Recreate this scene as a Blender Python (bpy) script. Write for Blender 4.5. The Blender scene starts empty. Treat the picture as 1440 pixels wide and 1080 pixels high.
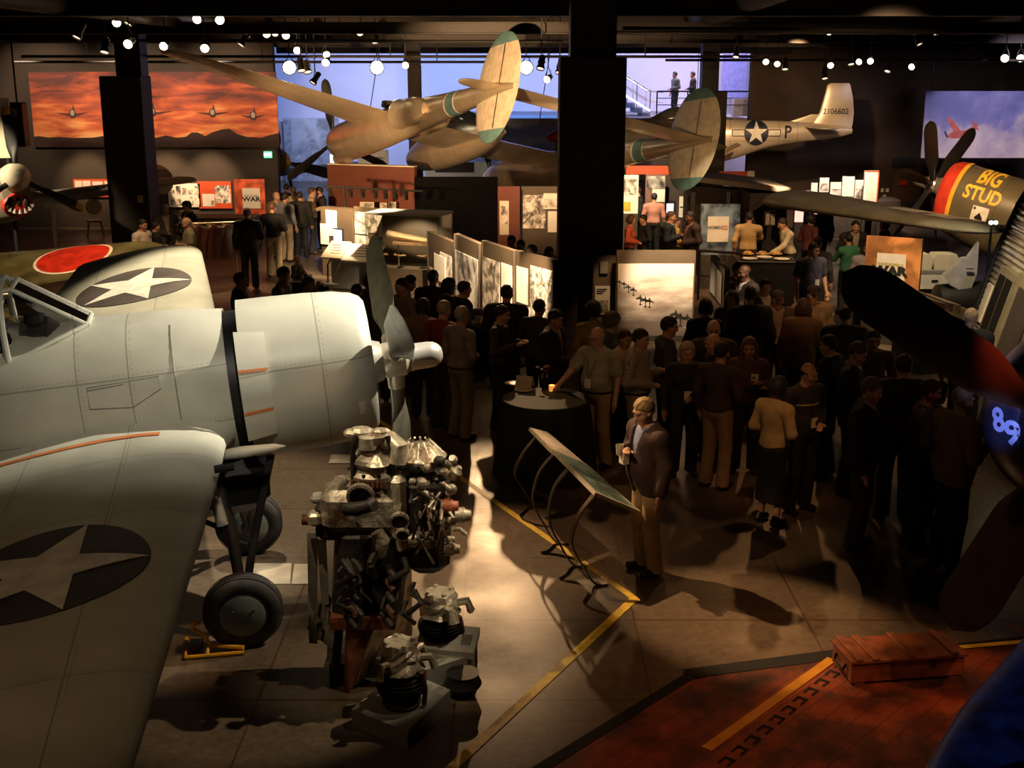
import bpy, bmesh, math, random
import numpy as np
from mathutils import Vector, Matrix
random.seed(7); rng = np.random.default_rng(7)
PI = math.pi
scn = bpy.context.scene
COL = scn.collection
# ------------------------------------------------------------- survey camera
F, PITCH, EYE = 1722.0, math.radians(14.33), 4.7
FW = Vector((0, math.cos(PITCH), -math.sin(PITCH))); UP = Vector((0, math.sin(PITCH), math.cos(PITCH)))
def ray(u, v): return FW + Vector((1, 0, 0))*((u-720)/F) + UP*((540-v)/F)
def G(u, v, z=0.0):                       # where a sight line meets the level z
    d = ray(u, v); t = (z-EYE)/d.z; return Vector((0, 0, EYE)) + d*t
def D(u, v, Y):                           # where a sight line is Y metres away
    d = ray(u, v); return Vector((0, 0, EYE)) + d*(Y/d.y)
cam = bpy.data.cameras.new('camera'); cam.sensor_width = 36; cam.lens = 36*F/1440; cam.clip_end = 300
cam_o = bpy.data.objects.new('camera', cam); COL.objects.link(cam_o)
cam_o.location = (0, 0, EYE); cam_o.rotation_euler = (PI/2-PITCH, 0, 0); scn.camera = cam_o
# ------------------------------------------------------------- materials
MATS = {}
def newmat(name):
    m = bpy.data.materials.new(name); m.use_nodes = True
    nt = m.node_tree; b = nt.nodes['Principled BSDF']; return m, nt, b
def N(nt, kind, **kw):
    n = nt.nodes.new(kind)
    for k, v in kw.items():
        if k.startswith('i_'): n.inputs[k[2:].replace('_', ' ')].default_value = v
        else: setattr(n, k, v)
    return n
def MA(nt, op, a, b=None, c=None):
    n = nt.nodes.new('ShaderNodeMath'); n.operation = op
    for i, x in enumerate((a, b, c)):
        if x is None: continue
        if isinstance(x, (int, float)): n.inputs[i].default_value = x
        else: nt.links.new(x, n.inputs[i])
    return n.outputs[0]
def MIX(nt, fac, a, b, mode='MIX'):
    n = nt.nodes.new('ShaderNodeMix'); n.data_type = 'RGBA'; n.blend_type = mode
    for s, x in (('Factor', fac), ('A', a), ('B', b)):
        i = [q for q in n.inputs if q.name == s and (q.type == ('VALUE' if s == 'Factor' else 'RGBA'))][0]
        if isinstance(x, (int, float)): i.default_value = x
        elif isinstance(x, tuple): i.default_value = x if len(x) == 4 else (*x, 1)
        else: nt.links.new(x, i)
    return [q for q in n.outputs if q.type == 'RGBA'][0]
def RAMP(nt, fac, stops, interp='LINEAR'):
    n = nt.nodes.new('ShaderNodeValToRGB'); r = n.color_ramp; r.interpolation = interp
    while len(r.elements) < len(stops): r.elements.new(0.5)
    for e, (p, c) in zip(r.elements, stops):
        e.position = p; e.color = (*c, 1) if len(c) == 3 else c
    nt.links.new(fac, n.inputs[0]); return n.outputs[0]
def OBJC(nt): return nt.nodes.new('ShaderNodeTexCoord').outputs['Object']
def M(name, col, rough=.5, metal=0., noise=.12, nscale=6., bump=0., bscale=60., spec=.5, coat=0., trans=0., emit=None, estr=0., rust=None):
    """plain procedural surface: base colour broken up by noise, optional bump"""
    if name in MATS: return MATS[name]
    m, nt, b = newmat(name); L = nt.links
    tc = OBJC(nt)
    n = N(nt, 'ShaderNodeTexNoise'); n.inputs['Scale'].default_value = nscale; n.inputs['Detail'].default_value = 5
    L.new(tc, n.inputs['Vector'])
    d = tuple(max(0, c*(1-noise*2)) for c in col); u = tuple(min(1, c*(1+noise)) for c in col)
    c = RAMP(nt, n.outputs['Fac'], [(.3, d), (.65, u)])
    if rust:
        n3 = N(nt, 'ShaderNodeTexNoise'); n3.inputs['Scale'].default_value = nscale*.6; n3.inputs['Detail'].default_value = 8; L.new(tc, n3.inputs['Vector'])
        c = MIX(nt, RAMP(nt, n3.outputs['Fac'], [(.5, (0, 0, 0)), (.62, (1, 1, 1))]), c, rust)
    L.new(c, b.inputs['Base Color'])
    b.inputs['Roughness'].default_value = rough; b.inputs['Metallic'].default_value = metal
    b.inputs['Specular IOR Level'].default_value = spec; b.inputs['Coat Weight'].default_value = coat
    b.inputs['Transmission Weight'].default_value = trans
    if emit: b.inputs['Emission Color'].default_value = (*emit, 1); b.inputs['Emission Strength'].default_value = estr
    if bump:
        n2 = N(nt, 'ShaderNodeTexNoise'); n2.inputs['Scale'].default_value = bscale; n2.inputs['Detail'].default_value = 4
        L.new(tc, n2.inputs['Vector']); bp = N(nt, 'ShaderNodeBump'); bp.inputs['Strength'].default_value = bump; bp.inputs['Distance'].default_value = .02
        L.new(n2.outputs['Fac'], bp.inputs['Height']); L.new(bp.outputs[0], b.inputs['Normal'])
    MATS[name] = m; return m
def SKIN_PANEL(name, col, xs, zs=(), rough=.5, metal=0., w=.006, dirt=.15, ys=()):
    """riveted sheet metal: seams at given stations along the airframe, rows of rivets beside them"""
    if name in MATS: return MATS[name]
    m, nt, b = newmat(name); L = nt.links; tc = OBJC(nt)
    sep = N(nt, 'ShaderNodeSeparateXYZ'); L.new(tc, sep.inputs[0])
    n = N(nt, 'ShaderNodeTexNoise'); n.inputs['Scale'].default_value = 2.5; n.inputs['Detail'].default_value = 7; L.new(tc, n.inputs['Vector'])
    c = RAMP(nt, n.outputs['Fac'], [(.3, tuple(x*(1-dirt) for x in col)), (.7, tuple(min(1, x*1.05) for x in col))])
    acc = None
    for ax, st in ((0, xs), (1, ys), (2, zs)):
        for s in st:
            q = MA(nt, 'LESS_THAN', MA(nt, 'ABSOLUTE', MA(nt, 'SUBTRACT', sep.outputs[ax], s)), w)
            o = sep.outputs[2] if ax == 0 else sep.outputs[0]
            rv = MA(nt, 'MULTIPLY', MA(nt, 'LESS_THAN', MA(nt, 'ABSOLUTE', MA(nt, 'SUBTRACT', sep.outputs[ax], s+.028)), .005),
                    MA(nt, 'LESS_THAN', MA(nt, 'FRACT', MA(nt, 'MULTIPLY', o, 26.)), .4))
            q = MA(nt, 'MAXIMUM', q, MA(nt, 'MULTIPLY', rv, .6))
            acc = q if acc is None else MA(nt, 'MAXIMUM', acc, q)
    if acc is not None: c = MIX(nt, MA(nt, 'MULTIPLY', acc, .55), c, tuple(x*.25 for x in col))
    L.new(c, b.inputs['Base Color']); b.inputs['Roughness'].default_value = rough; b.inputs['Metallic'].default_value = metal
    n2 = N(nt, 'ShaderNodeTexNoise'); n2.inputs['Scale'].default_value = 1.7; L.new(tc, n2.inputs['Vector'])
    bp = N(nt, 'ShaderNodeBump'); bp.inputs['Strength'].default_value = .06; bp.inputs['Distance'].default_value = .05
    L.new(n2.outputs['Fac'], bp.inputs['Height']); L.new(bp.outputs[0], b.inputs['Normal'])
    MATS[name] = m; return m
# ------------------------------------------------------------- objects
def tag(o, label=None, cat=None, group=None, kind=None):
    for k, v in (('label', label), ('category', cat), ('group', group), ('kind', kind)):
        if v: o[k] = v
    return o
def empty(name, loc=(0, 0, 0), rz=0., label=None, cat=None, group=None, mat=None, parent=None):
    o = bpy.data.objects.new(name, None); COL.objects.link(o); o.empty_display_size = .1
    if mat is not None: o.matrix_world = mat
    else: o.location = loc; o.rotation_euler = (0, 0, rz)
    if parent: o.parent = parent
    return tag(o, label, cat, group)
def link(name, me, mats, parent=None, smooth=False, ang=None):
    o = bpy.data.objects.new(name, me); COL.objects.link(o)
    for m in (mats if isinstance(mats, (list, tuple)) else [mats]): me.materials.append(m)
    if parent: o.parent = parent
    if smooth:
        for p in me.polygons: p.use_smooth = True
        if ang: me.set_sharp_from_angle(angle=math.radians(ang))
    return o
class MB:
    """collects shapes into one mesh"""
    def __init__(s): s.v = []; s.f = []; s.mi = []; s.cur = 0
    def add(s, vs, fs, mat=None):
        b = len(s.v)
        s.v += [tuple(mat @ Vector(p)) if mat is not None else tuple(p) for p in vs]
        s.f += [tuple(b+i for i in f) for f in fs]; s.mi += [s.cur]*len(fs); return s
    def box(s, c, d, rz=0., mat=None, bev=0.):
        x, y, z = d[0]/2, d[1]/2, d[2]/2
        T = Matrix.Translation(c) @ Matrix.Rotation(rz, 4, 'Z')
        if mat is not None: T = mat @ T
        if bev <= 0:
            vs = [(-x,-y,-z),(x,-y,-z),(x,y,-z),(-x,y,-z),(-x,-y,z),(x,-y,z),(x,y,z),(-x,y,z)]
            return s.add(vs, [(3,2,1,0),(4,5,6,7),(0,1,5,4),(1,2,6,5),(2,3,7,6),(3,0,4,7)], T)
        b = min(bev, x*.9, y*.9, z*.9); R = []
        for zz, i in ((-z, b), (-z+b, 0), (z-b, 0), (z, b)):
            X, Y = x-i, y-i; q = b if i == 0 else b*.6
            R.append([(-X+q,-Y,zz),(X-q,-Y,zz),(X,-Y+q,zz),(X,Y-q,zz),(X-q,Y,zz),(-X+q,Y,zz),(-X,Y-q,zz),(-X,-Y+q,zz)])
        return s.rings(R, True, True, T)
    def rings(s, R, cap0=True, cap1=True, mat=None, closed=True):
        n = len(R[0]); vs = [p for r in R for p in r]; fs = []
        for i in range(len(R)-1):
            for j in range(n if closed else n-1):
                k = (j+1) % n; fs.append((i*n+j, i*n+k, (i+1)*n+k, (i+1)*n+j))
        if cap0: fs.append(tuple(range(n-1, -1, -1)))
        if cap1: fs.append(tuple((len(R)-1)*n+j for j in range(n)))
        return s.add(vs, fs, mat)
    def lathe(s, prof, n=24, axis='Z', mat=None, cap0=True, cap1=True):
        R = []
        for h, r in prof:
            r = max(r, 1e-4); q = []
            for j in range(n):
                a = 2*PI*j/n; c, d = r*math.cos(a), r*math.sin(a)
                q.append((c, d, h) if axis == 'Z' else ((h, c, d) if axis == 'X' else (d, h, c)))
            R.append(q)
        return s.rings(R, cap0, cap1, mat)
    def cyl(s, p, q, r, r2=None, n=12, mat=None, cap=True):
        p, q = Vector(p), Vector(q); r2 = r if r2 is None else r2
        d = (q-p); 
        if d.length < 1e-6: return s
        T = Matrix.Translation(p) @ d.to_track_quat('Z', 'Y').to_matrix().to_4x4()
        if mat is not None: T = mat @ T
        return s.lathe([(0, r), (d.length, r2)], n, 'Z', T, cap, cap)
    def tube(s, pts, r, n=8, mat=None):
        pts = [Vector(p) for p in pts]; R = []; pr = None
        for i, p in enumerate(pts):
            t = (pts[min(i+1, len(pts)-1)]-pts[max(i-1, 0)]).normalized()
            a = Vector((0, 0, 1)) if pr is None else pr
            if abs(a.dot(t)) > .98 and pr is None: a = Vector((1, 0, 0))
            x = (a-t*a.dot(t)).normalized(); y = t.cross(x); pr = x
            rr = r[i] if isinstance(r, (list, tuple)) else r
            R.append([tuple(p+(x*math.cos(2*PI*j/n)+y*math.sin(2*PI*j/n))*rr) for j in range(n)])
        return s.rings(R, True, True, mat)
    def sph(s, c, r, n=12, mat=None):
        r = (r, r, r) if isinstance(r, (int, float)) else r
        T = Matrix.Translation(c) @ Matrix.Diagonal((*r, 1))
        if mat is not None: T = mat @ T
        k = max(4, n//2)
        return s.lathe([(-math.cos(PI*i/k), math.sin(PI*i/k)) for i in range(k+1)], n, 'Z', T, False, False)
    def build(s, name, mats, parent=None, smooth=False, ang=35, merge=False):
        me = bpy.data.meshes.new(name); me.from_pydata(s.v, [], s.f); me.update()
        if isinstance(mats, (list, tuple)) and len(mats) > 1: me.polygons.foreach_set('material_index', s.mi)
        if merge:
            bm = bmesh.new(); bm.from_mesh(me); bmesh.ops.remove_doubles(bm, verts=bm.verts, dist=1e-5); bm.to_mesh(me); bm.free()
        return link(name, me, mats, parent, smooth, ang)
def poly2d(pts, maxlen=None, fn=None, holes=None):
    """flat outline -> triangulated, subdivided to maxlen, then draped with fn(x, y) -> point"""
    bm = bmesh.new(); f = bm.faces.new([bm.verts.new((x, y, 0)) for x, y in pts])
    bmesh.ops.triangulate(bm, faces=[f])
    return drape(bm, maxlen, fn)
def drape(bm, maxlen, fn):
    if maxlen:
        for _ in range(7):
            es = [e for e in bm.edges if e.calc_length() > maxlen]
            if not es: break
            bmesh.ops.subdivide_edges(bm, edges=es, cuts=1); bmesh.ops.triangulate(bm, faces=bm.faces[:])
    if fn:
        for v in bm.verts: v.co = Vector(fn(v.co.x, v.co.y))
    vs = [tuple(v.co) for v in bm.verts]; bm.verts.index_update()
    fs = [tuple(v.index for v in f.verts) for f in bm.faces]; bm.free(); return vs, fs
def text2d(txt, size, bold=0., sx=1., align='CENTER', extr=0., space=1.):
    cu = bpy.data.curves.new('t', 'FONT'); cu.body = txt; cu.size = size; cu.align_x = align; cu.align_y = 'CENTER'
    cu.offset = bold; cu.extrude = extr; cu.space_character = space; cu.resolution_u = 3
    o = bpy.data.objects.new('t', cu); COL.objects.link(o)
    dg = bpy.context.evaluated_depsgraph_get(); me = bpy.data.meshes.new_from_object(o.evaluated_get(dg))
    bpy.data.objects.remove(o); bpy.data.curves.remove(cu)
    bm = bmesh.new(); bm.from_mesh(me); bpy.data.meshes.remove(me)
    bmesh.ops.triangulate(bm, faces=bm.faces[:])
    for v in bm.verts: v.co.x *= sx
    return bm
def star(r, rot=PI/2, k=.382): return [((r if i % 2 == 0 else r*k)*math.cos(rot+i*PI/5), (r if i % 2 == 0 else r*k)*math.sin(rot+i*PI/5)) for i in range(10)]
def disc(r, n=36): return [(r*math.cos(2*PI*i/n), r*math.sin(2*PI*i/n)) for i in range(n)]
def rectp(w, h, cx=0, cy=0): return [(cx-w/2, cy-h/2), (cx+w/2, cy-h/2), (cx+w/2, cy+h/2), (cx-w/2, cy+h/2)]
def frame3(o, x, y, z):
    m = Matrix((x, y, z)).transposed().to_4x4(); m.translation = o; return m
def basis(fwd, up=(0, 0, 1)):
    x = Vector(fwd).normalized(); y = Vector(up).cross(x).normalized(); return x, y, x.cross(y)
def pose(loc, yaw, pitch=0, roll=0):
    R = math.radians
    return Matrix.Translation(loc) @ Matrix.Rotation(R(yaw), 4, 'Z') @ Matrix.Rotation(-R(pitch), 4, 'Y') @ Matrix.Rotation(R(roll), 4, 'X')
def aim(loc, to):
    return Matrix.Translation(loc) @ (Vector(to)-Vector(loc)).to_track_quat('-Z', 'Y').to_matrix().to_4x4()
# ============================================================= AIRCRAFT
def sgp(a, e): return math.copysign(abs(a)**(2/e), a)
def fus_pt(S, x, a, off=0.):
    S = sorted(S); x = max(S[0][0], min(S[-1][0], x))
    for p, q in zip(S, S[1:]):
        if p[0] <= x <= q[0]:
            t = (x-p[0])/max(1e-6, q[0]-p[0]); c = [p[i]*(1-t)+q[i]*t for i in range(6)]; break
    _, zc, hw, up, dn, e = c; ca, sa = math.cos(a), math.sin(a)
    return (x, (hw+off)*sgp(ca, e), zc+((up if sa >= 0 else dn)+off)*sgp(sa, e))
def smooth_secs(S, k=4):
    S = sorted(S); out = []; n = len(S)
    for i in range(n-1):
        p0, p1, p2, p3 = S[max(0, i-1)], S[i], S[i+1], S[min(n-1, i+2)]
        for j in range(k):
            t = j/k; r = [p1[0]+(p2[0]-p1[0])*t]
            for c in range(1, 6):
                d1, d2 = max(1e-6, p2[0]-p0[0]), max(1e-6, p3[0]-p1[0]); h = p2[0]-p1[0]
                m1, m2 = (p2[c]-p0[c])/d1*h, (p3[c]-p1[c])/d2*h
                r.append((2*t**3-3*t*t+1)*p1[c]+(t**3-2*t*t+t)*m1+(-2*t**3+3*t*t)*p2[c]+(t**3-t*t)*m2)
            r[2:5] = [max(.004, q) for q in r[2:5]]; out.append(tuple(r))
    return out+[S[-1]]
def fuselage(mb, S, n=40, cap0=True, cap1=True, off=0.):
    S = sorted(S)
    R = [[fus_pt(S, s[0], 2*PI*j/n, off) for j in range(n)] for s in S]
    return mb.rings(R, cap0, cap1)
CH = [0, .006, .02, .05, .1, .18, .28, .4, .52, .65, .78, .9, 1]
def af(c): return 5*(.2969*math.sqrt(c)-.126*c-.3516*c*c+.2843*c**3-.1036*c**4)
def wing_at(S, y):
    S = sorted(S); y = max(S[0][0], min(S[-1][0], y))
    for p, q in zip(S, S[1:]):
        if p[0] <= y <= q[0]:
            t = (y-p[0])/max(1e-6, q[0]-p[0]); return [p[i]*(1-t)+q[i]*t for i in range(5)]
def wing_pt(S, x, y, top=True, off=.004):
    _, le, te, z, t = wing_at(S, y); c = max(0., min(1., (le-x)/max(1e-6, le-te)))
    h = af(c)*t; return (x, y, z+(h*1.15+off if top else -h*.85-off))
def wing(mb, S):
    S = sorted(S); R = []
    for y, le, te, z, t in S:
        up = [(le-(le-te)*c, y, z+af(c)*t*1.15) for c in CH]; lo = [(le-(le-te)*c, y, z-af(c)*t*.85) for c in CH[1:-1]]
        R.append(up+lo[::-1])
    return mb.rings(R, True, True)
def tipped(S, r=.5):
    """adds a rounded tip after the last station (outboard side)"""
    S = sorted(S, key=lambda s: abs(s[0])); y, le, te, z, t = S[-1]; sg = 1 if y > 0 else -1
    for f in (.35, .6, .8, .92, .985, 1.):
        k = math.sqrt(max(0, 1-f*f)); mid = te+(le-te)*.6
        S.append((y+sg*r*f, mid+(le-mid)*max(k, .03), mid+(te-mid)*max(k, .03), z, t*max(k, .1)))
    return S
def fin(mb, S, cx=0.):
    """vertical surface from stations (z, xle, xte, thickness), centred on y = cx"""
    R = []
    for z, le, te, t in sorted(S):
        a = [(le-(le-te)*c, cx+af(c)*t, z) for c in CH]; b = [(le-(le-te)*c, cx-af(c)*t, z) for c in CH[1:-1]]
        R.append(a+b[::-1])
    return mb.rings(R, True, True)
def blade(mb, L, w, ang, hubx=0., root=.12, rr=.055, tip='round', t=.035, twist=(55, 18)):
    """one propeller blade: round shank widening to a twisted paddle; ang = direction in the disc (y-z)"""
    T = Matrix.Translation((hubx, 0, 0)) @ Matrix.Rotation(ang, 4, 'X')
    R = []; K = 26
    for i in range(K+1):
        f = i/K; r = root+(L-root)*f
        g = min(1, max(0, (f-.08)/.3)); g = g*g*(3-2*g)
        tipf = math.sqrt(max(.0004, 1-max(0, (f-.8)/.2)**2)) if tip == 'round' else math.sqrt(max(.0004, 1-max(0, (f-.95)/.05)**2))
        hw = (rr*(1-g)+w/2*g)*tipf; ht = (rr*(1-g)+t/2*(1-.6*f)*g)*max(tipf, .3)
        a = math.radians(twist[0]+(twist[1]-twist[0])*f)
        q = []
        for j in range(14):
            b = 2*PI*j/14; c, d = hw*math.cos(b), ht*math.sin(b)
            q.append((d*math.cos(a)-c*math.sin(a)*-1*0+c*math.cos(PI/2-a)*0+(c*math.sin(a)), (c*math.cos(a)-d*math.sin(a)), r))
        R.append(q)
    return mb.rings(R, True, True, T)
def decal(S, pts, fn, name, mat, parent, ml=.09):
    vs, fs = poly2d(pts, ml, fn); m = MB(); m.add(vs, fs); return m.build(name, mat, parent, True)
def textdecal(txt, size, fn, name, mat, parent, bold=0., sx=1., ml=.05, space=1.):
    vs, fs = drape(text2d(txt, size, bold, sx, space=space), ml, fn); m = MB(); m.add(vs, fs); return m.build(name, mat, parent)
def wheel(parent, c, r, w, tyre, hub, axis=(0, 1, 0), nm='wheel'):
    c = Vector(c); a = Vector(axis).normalized(); q = a.to_track_quat('Z', 'Y').to_matrix().to_4x4(); T = Matrix.Translation(c) @ q
    m = MB(); m.lathe([(-w/2+.01, r*.55), (-w/2, r*.7), (-w*.46, r*.85), (-w*.3, r*.96), (0, r), (w*.3, r*.96), (w*.46, r*.85), (w/2, r*.7), (w/2-.01, r*.55)], 40, 'Z', T)
    for z in (-.24, -.08, .08, .24): m.lathe([(z*w-.006, r*.985), (z*w, r*1.003), (z*w+.006, r*.985)], 40, 'Z', T, False, False)
    t = m.build('tyre', tyre, parent, True, 40)
    h = MB(); h.lathe([(-w/2-.012, .01), (-w/2-.012, r*.5), (-w/2+.01, r*.6), (w/2-.01, r*.6), (w/2+.012, r*.5), (w/2+.012, .01)], 32, 'Z', T)
    for k in range(3):
        b = 2*PI*k/3+.6; h.cyl(T @ Vector((r*.3*math.cos(b), r*.3*math.sin(b), -w/2-.02)), T @ Vector((r*.3*math.cos(b), r*.3*math.sin(b), w/2+.02)), .012, n=8)
    h.build('wheel_hub', hub, parent, True, 40); return t
m_tyre = M('tyre rubber', (.035, .032, .03), .75, noise=.3, bump=.2)
m_blk = M('black paint', (.012, .012, .013), .45)
m_dark = M('dark steel', (.03, .028, .026), .5, .3)
m_alu = M('polished aluminium', (.8, .76, .7), .3, .6, noise=.05)
m_chr = M('bright metal', (.72, .68, .6), .3, .8)
m_olive = M('olive drab paint', (.10, .10, .055), .5, noise=.15)
m_yel = M('yellow paint', (.8, .45, .03), .5)
m_red = M('red paint', (.62, .05, .025), .45)
m_wht = M('white paint', (.82, .8, .74), .5)
m_navy = M('insignia blue', (.012, .022, .06), .5)
m_glass = None
def mkglass():
    m, nt, b = newmat('canopy glass'); b.inputs['Base Color'].default_value = (.95, .95, .92, 1); b.inputs['Roughness'].default_value = .03
    b.inputs['IOR'].default_value = 1.25; b.inputs['Transmission Weight'].default_value = 1.
    return m
m_glass = mkglass()
m_blade_y = M('blade tip yellow', (.75, .42, .04), .5)

# ---------------------------------------------------------------- grey naval fighter, nearest
GREY = (.58, .585, .50)
m_wc = SKIN_PANEL('sage grey airframe', GREY, (-1.95, -2.35, -3.4, -4.3, -5.2, -6.1), (.33, -.12), .42, 0, .006, .16)
m_wcw = SKIN_PANEL('sage grey wing', GREY, (-2.0, -2.75), (), .42, 0, .005, .2, ys=(-1.35, 1.35, -2.4, 2.4, -4.5, 4.5))
m_wcc = SKIN_PANEL('sage grey cowl', GREY, (-.43,), (.25,), .38, 0, .006, .12)
m_ins = M('faded insignia grey', (.075, .062, .06), .55, noise=.2, nscale=3)
m_orange = M('orange stencil', (.62, .2, .06), .6)
def wildcat():
    P = pose((-1.241, 10.437, 2.229), 11.46, 5.1, 5.26); PI_ = P.inverted()
    r = empty('fighter_aircraft', mat=P, label='pale grey stubby fighter aircraft with three blade propeller and wing stars, nearest at left', cat='aircraft')
    S = smooth_secs([(-8.1, .25, .05, .1, .1, 2), (-6.5, .2, .25, .35, .35, 2), (-4.6, .1, .48, .58, .6, 2.1), (-3.2, .03, .6, .7, .72, 2.15), (-2.3, .0, .64, .69, .74, 2.15), (-1.6, -.0, .645, .665, .72, 2.1), (-1.19, 0, .615, .625, .65, 2.05)], 5)
    m = MB(); fuselage(m, S, 56); m.build('fuselage', m_wc, r, True, 30)
    # cowling: rounded lip, slightly wider than the body behind, open gap at its trailing edge
    c = MB(); c.lathe([(-.12, .44), (-.04, .47), (0, .515), (.0, .55), (-.03, .59), (-.1, .625), (-.25, .655), (-.5, .672), (-.85, .68), (-1.07, .682), (-1.07, .668), (-.85, .665), (-.4, .65)], 72, 'X', cap0=False, cap1=False)
    cw = c.build('cowling', m_wcc, r, True, 30)
    g = MB(); g.lathe([(-1.3, .6), (-1.02, .6)], 48, 'X', cap0=False, cap1=False); g.lathe([(-.45, .01), (-.45, .64), (-.47, .64)], 40, 'X'); g.build('dark_gap_liner', m_blk, r, True, 30)  # black ring and disc paint in the shade of the cowl gap
    # side cowl flap: three plates standing off the joint, orange stencils between them
    def fl(x, a, o=0.): return (x, -(.70+o)*math.cos(a), (.70+o)*math.sin(a))
    for k, (a0, a1) in enumerate(((50, 24), (23.3, -3), (-3.7, -24))):
        q = MB(); R = []
        for i in range(9):
            a = math.radians(a0+(a1-a0)*i/8); R.append([fl(-1.10, a, .05), fl(-.86, a, .0), fl(-.86, a, -.012), fl(-1.10, a, .036)])
        q.rings(R); f = q.build('cowl_flap', m_wcc, r, True, 30)
    q = MB()
    for k, (a0, a1) in enumerate(((24.5, 22.6), (-2.3, -4.4))):
        for i in range(4):
            a = math.radians(a0); b = math.radians(a1); x0, x1 = -1.095+.058*i, -1.095+.058*(i+1); dd = lambda x: .052*(-.86-x)/.24
            q.add([fl(x0, a, dd(x0)+.004), fl(x1, a, dd(x1)+.004), fl(x1, b, dd(x1)+.004), fl(x0, b, dd(x0)+.004)], [(0, 1, 2, 3)])
    q.build('stencil_mark', m_orange, r)
    q = MB()
    for i in range(6):     # data plate decal on the cowl side
        a = [math.radians(-10-2*i), math.radians(-12-2*i)]
        q.add([(-.17, -.648*math.cos(a[0]), .648*math.sin(a[0])), (-.12, -.636*math.cos(a[0]), .636*math.sin(a[0])), (-.12, -.636*math.cos(a[1]), .636*math.sin(a[1])), (-.17, -.648*math.cos(a[1]), .648*math.sin(a[1]))], [(0, 1, 2, 3)])
    q.build('data_plate', m_wht, r)
    # engine: crankcase, cylinders
    e = MB(); e.lathe([(-.4, .3), (-.2, .3), (-.1, .26), (0, .2), (.1, .17)], 24, 'X')
    e.build('gearbox', M('engine grey', (.3, .29, .26), .5, .2), r, True, 30)
    for k in range(9):
        a = 2*PI*k/9; e = MB()
        for j in range(7): e.cyl((-.3, 0, 0), (-.3, 0, 0), .1)
        for j in range(6):
            p = .3+.035*j; e.cyl((-.28, p*math.sin(a), p*math.cos(a)), (-.28, (p+.018)*math.sin(a), (p+.018)*math.cos(a)), .1, n=14)
        e.build('engine_cylinder', m_dark, r, True, 30)
    # propeller
    h = MB(); h.lathe([(.08, .13), (.12, .155), (.3, .155), (.33, .13), (.36, .115)], 28, 'X'); hb = h.build('propeller_hub', M('cream hub metal', (.62, .56, .44), .35, .4), r, True, 35)
    for k in range(3):
        a = math.radians((-58, 60, 180)[k]); cc = MB(); cc.cyl((.21, 0, 0), (.21, -math.sin(a)*.26, math.cos(a)*.26), .085, .075, 16); cc.build('blade_clamp', MATS['cream hub metal'], r, True, 35)
    d = MB(); d.lathe([(.34, .118), (.36, .125), (.38, .118), (.52, .116), (.57, .108), (.61, .085), (.635, .05), (.643, .005)], 32, 'X'); d.build('pitch_dome', m_alu, r, True, 35)
    m_bl = M('olive grey blade', (.17, .16, .12), .38, noise=.2)
    for k, a in enumerate((-58, 60, 180)):
        b = MB(); blade(b, 1.5, .38, math.radians(a), .21, .2, .06, twist=(-38, -19)); b.build('propeller_blade', m_bl, r, True, 40)
    # wings
    for sg in (-1, 1):
        W = tipped([(sg*.45, -1.2, -3.6, -.27, .42), (sg*.62, -1.2, -3.58, -.265, .41), (sg*.8, -1.27, -3.55, -.25, .37), (sg*1.35, -1.3, -3.5, -.22, .33), (sg*3., -1.42, -3.3, -.12, .26), (sg*4.95, -1.58, -3.05, .0, .18)]+([(-5.4, -1.62, -2.95, .03, .15)] if sg < 0 else []), .45)
        m = MB(); wing(m, W); w = m.build('wing', m_wcw, r, True, 40)
        cx, cy, R = (-2.3 if sg < 0 else -2.28), sg*(3.15 if sg < 0 else 3.55), .63
        fn = lambda x, y, o=.006: wing_pt(W, cx+x, cy+y, True, o)
        decal(W, disc(R), fn, 'insignia_disc', m_ins, w, .11)
        st = star(R*1.0, PI/2 if sg > 0 else PI/2)
        st = [(y, -x) for x, y in st] if False else st
        rot = math.radians(0)
        st = [(x*math.cos(rot)-y*math.sin(rot), x*math.sin(rot)+y*math.cos(rot)) for x, y in [(p[1], -p[0]) for p in st]]
        decal(W, st, lambda x, y: fn(x, y, .011), 'insignia_star', m_wht, w, .11)
        if sg < 0:
            decal(W, [(-1.75, -.03), (.0, -.03), (.0, .03), (-1.75, .03)], lambda x, y: wing_pt(W, -1.75+x, -.92+y-.03*x, True, .006), 'walkway_stripe', m_orange, w, .12)
        g = MB(); g.cyl((-1.32, sg*1.75, -.06), (-1.18, sg*1.75, -.06), .03, n=10); g.build('gun_muzzle', m_dark, w, True)
        # landing gear
        wc = PI_ @ (G(342, 858, .33) if sg < 0 else G(350, 735, .33)); wheel(r, wc, .33, .2, m_tyre, M('wheel cover green grey', (.16, .19, .17), .5), (0, 1, 0))
        g = MB(); g.tube([(-1.45, sg*.34, -.55), (-1.36, sg*.6, -1.15), tuple(wc+Vector((0, -sg*.14, 0)))], [.06, .055, .04], 10)
        g.tube([(-.95, sg*.3, -.6), (-1.2, sg*.5, -1.3), tuple(wc+Vector((.02, -sg*.16, .02)))], .035, 8); g.cyl(tuple(wc-Vector((0, sg*.2, 0))), tuple(wc-Vector((0, sg*.05, 0))), .07, n=12)
        g.build('gear_strut', m_dark, r, True, 40)
        g = MB(); g.cyl((-1.5, sg*.42, -.45), (-1.42, sg*.62, -1.05), .05, n=12); g.build('shock_absorber', M('pale leg metal', (.55, .52, .46), .4, .3), r, True)
        g = MB(); g.tube([(-1.2, sg*.5, -1.3), (-1.6, sg*.45, -1.05), (-1.75, sg*.3, -.65)], .025, 8); g.build('drag_link', m_dark, r, True)
    b = MB(); b.box((-1.38, 0, -.86), (.75, .8, .5), bev=.12); b.build('wheel_well', m_blk, r)
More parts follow.
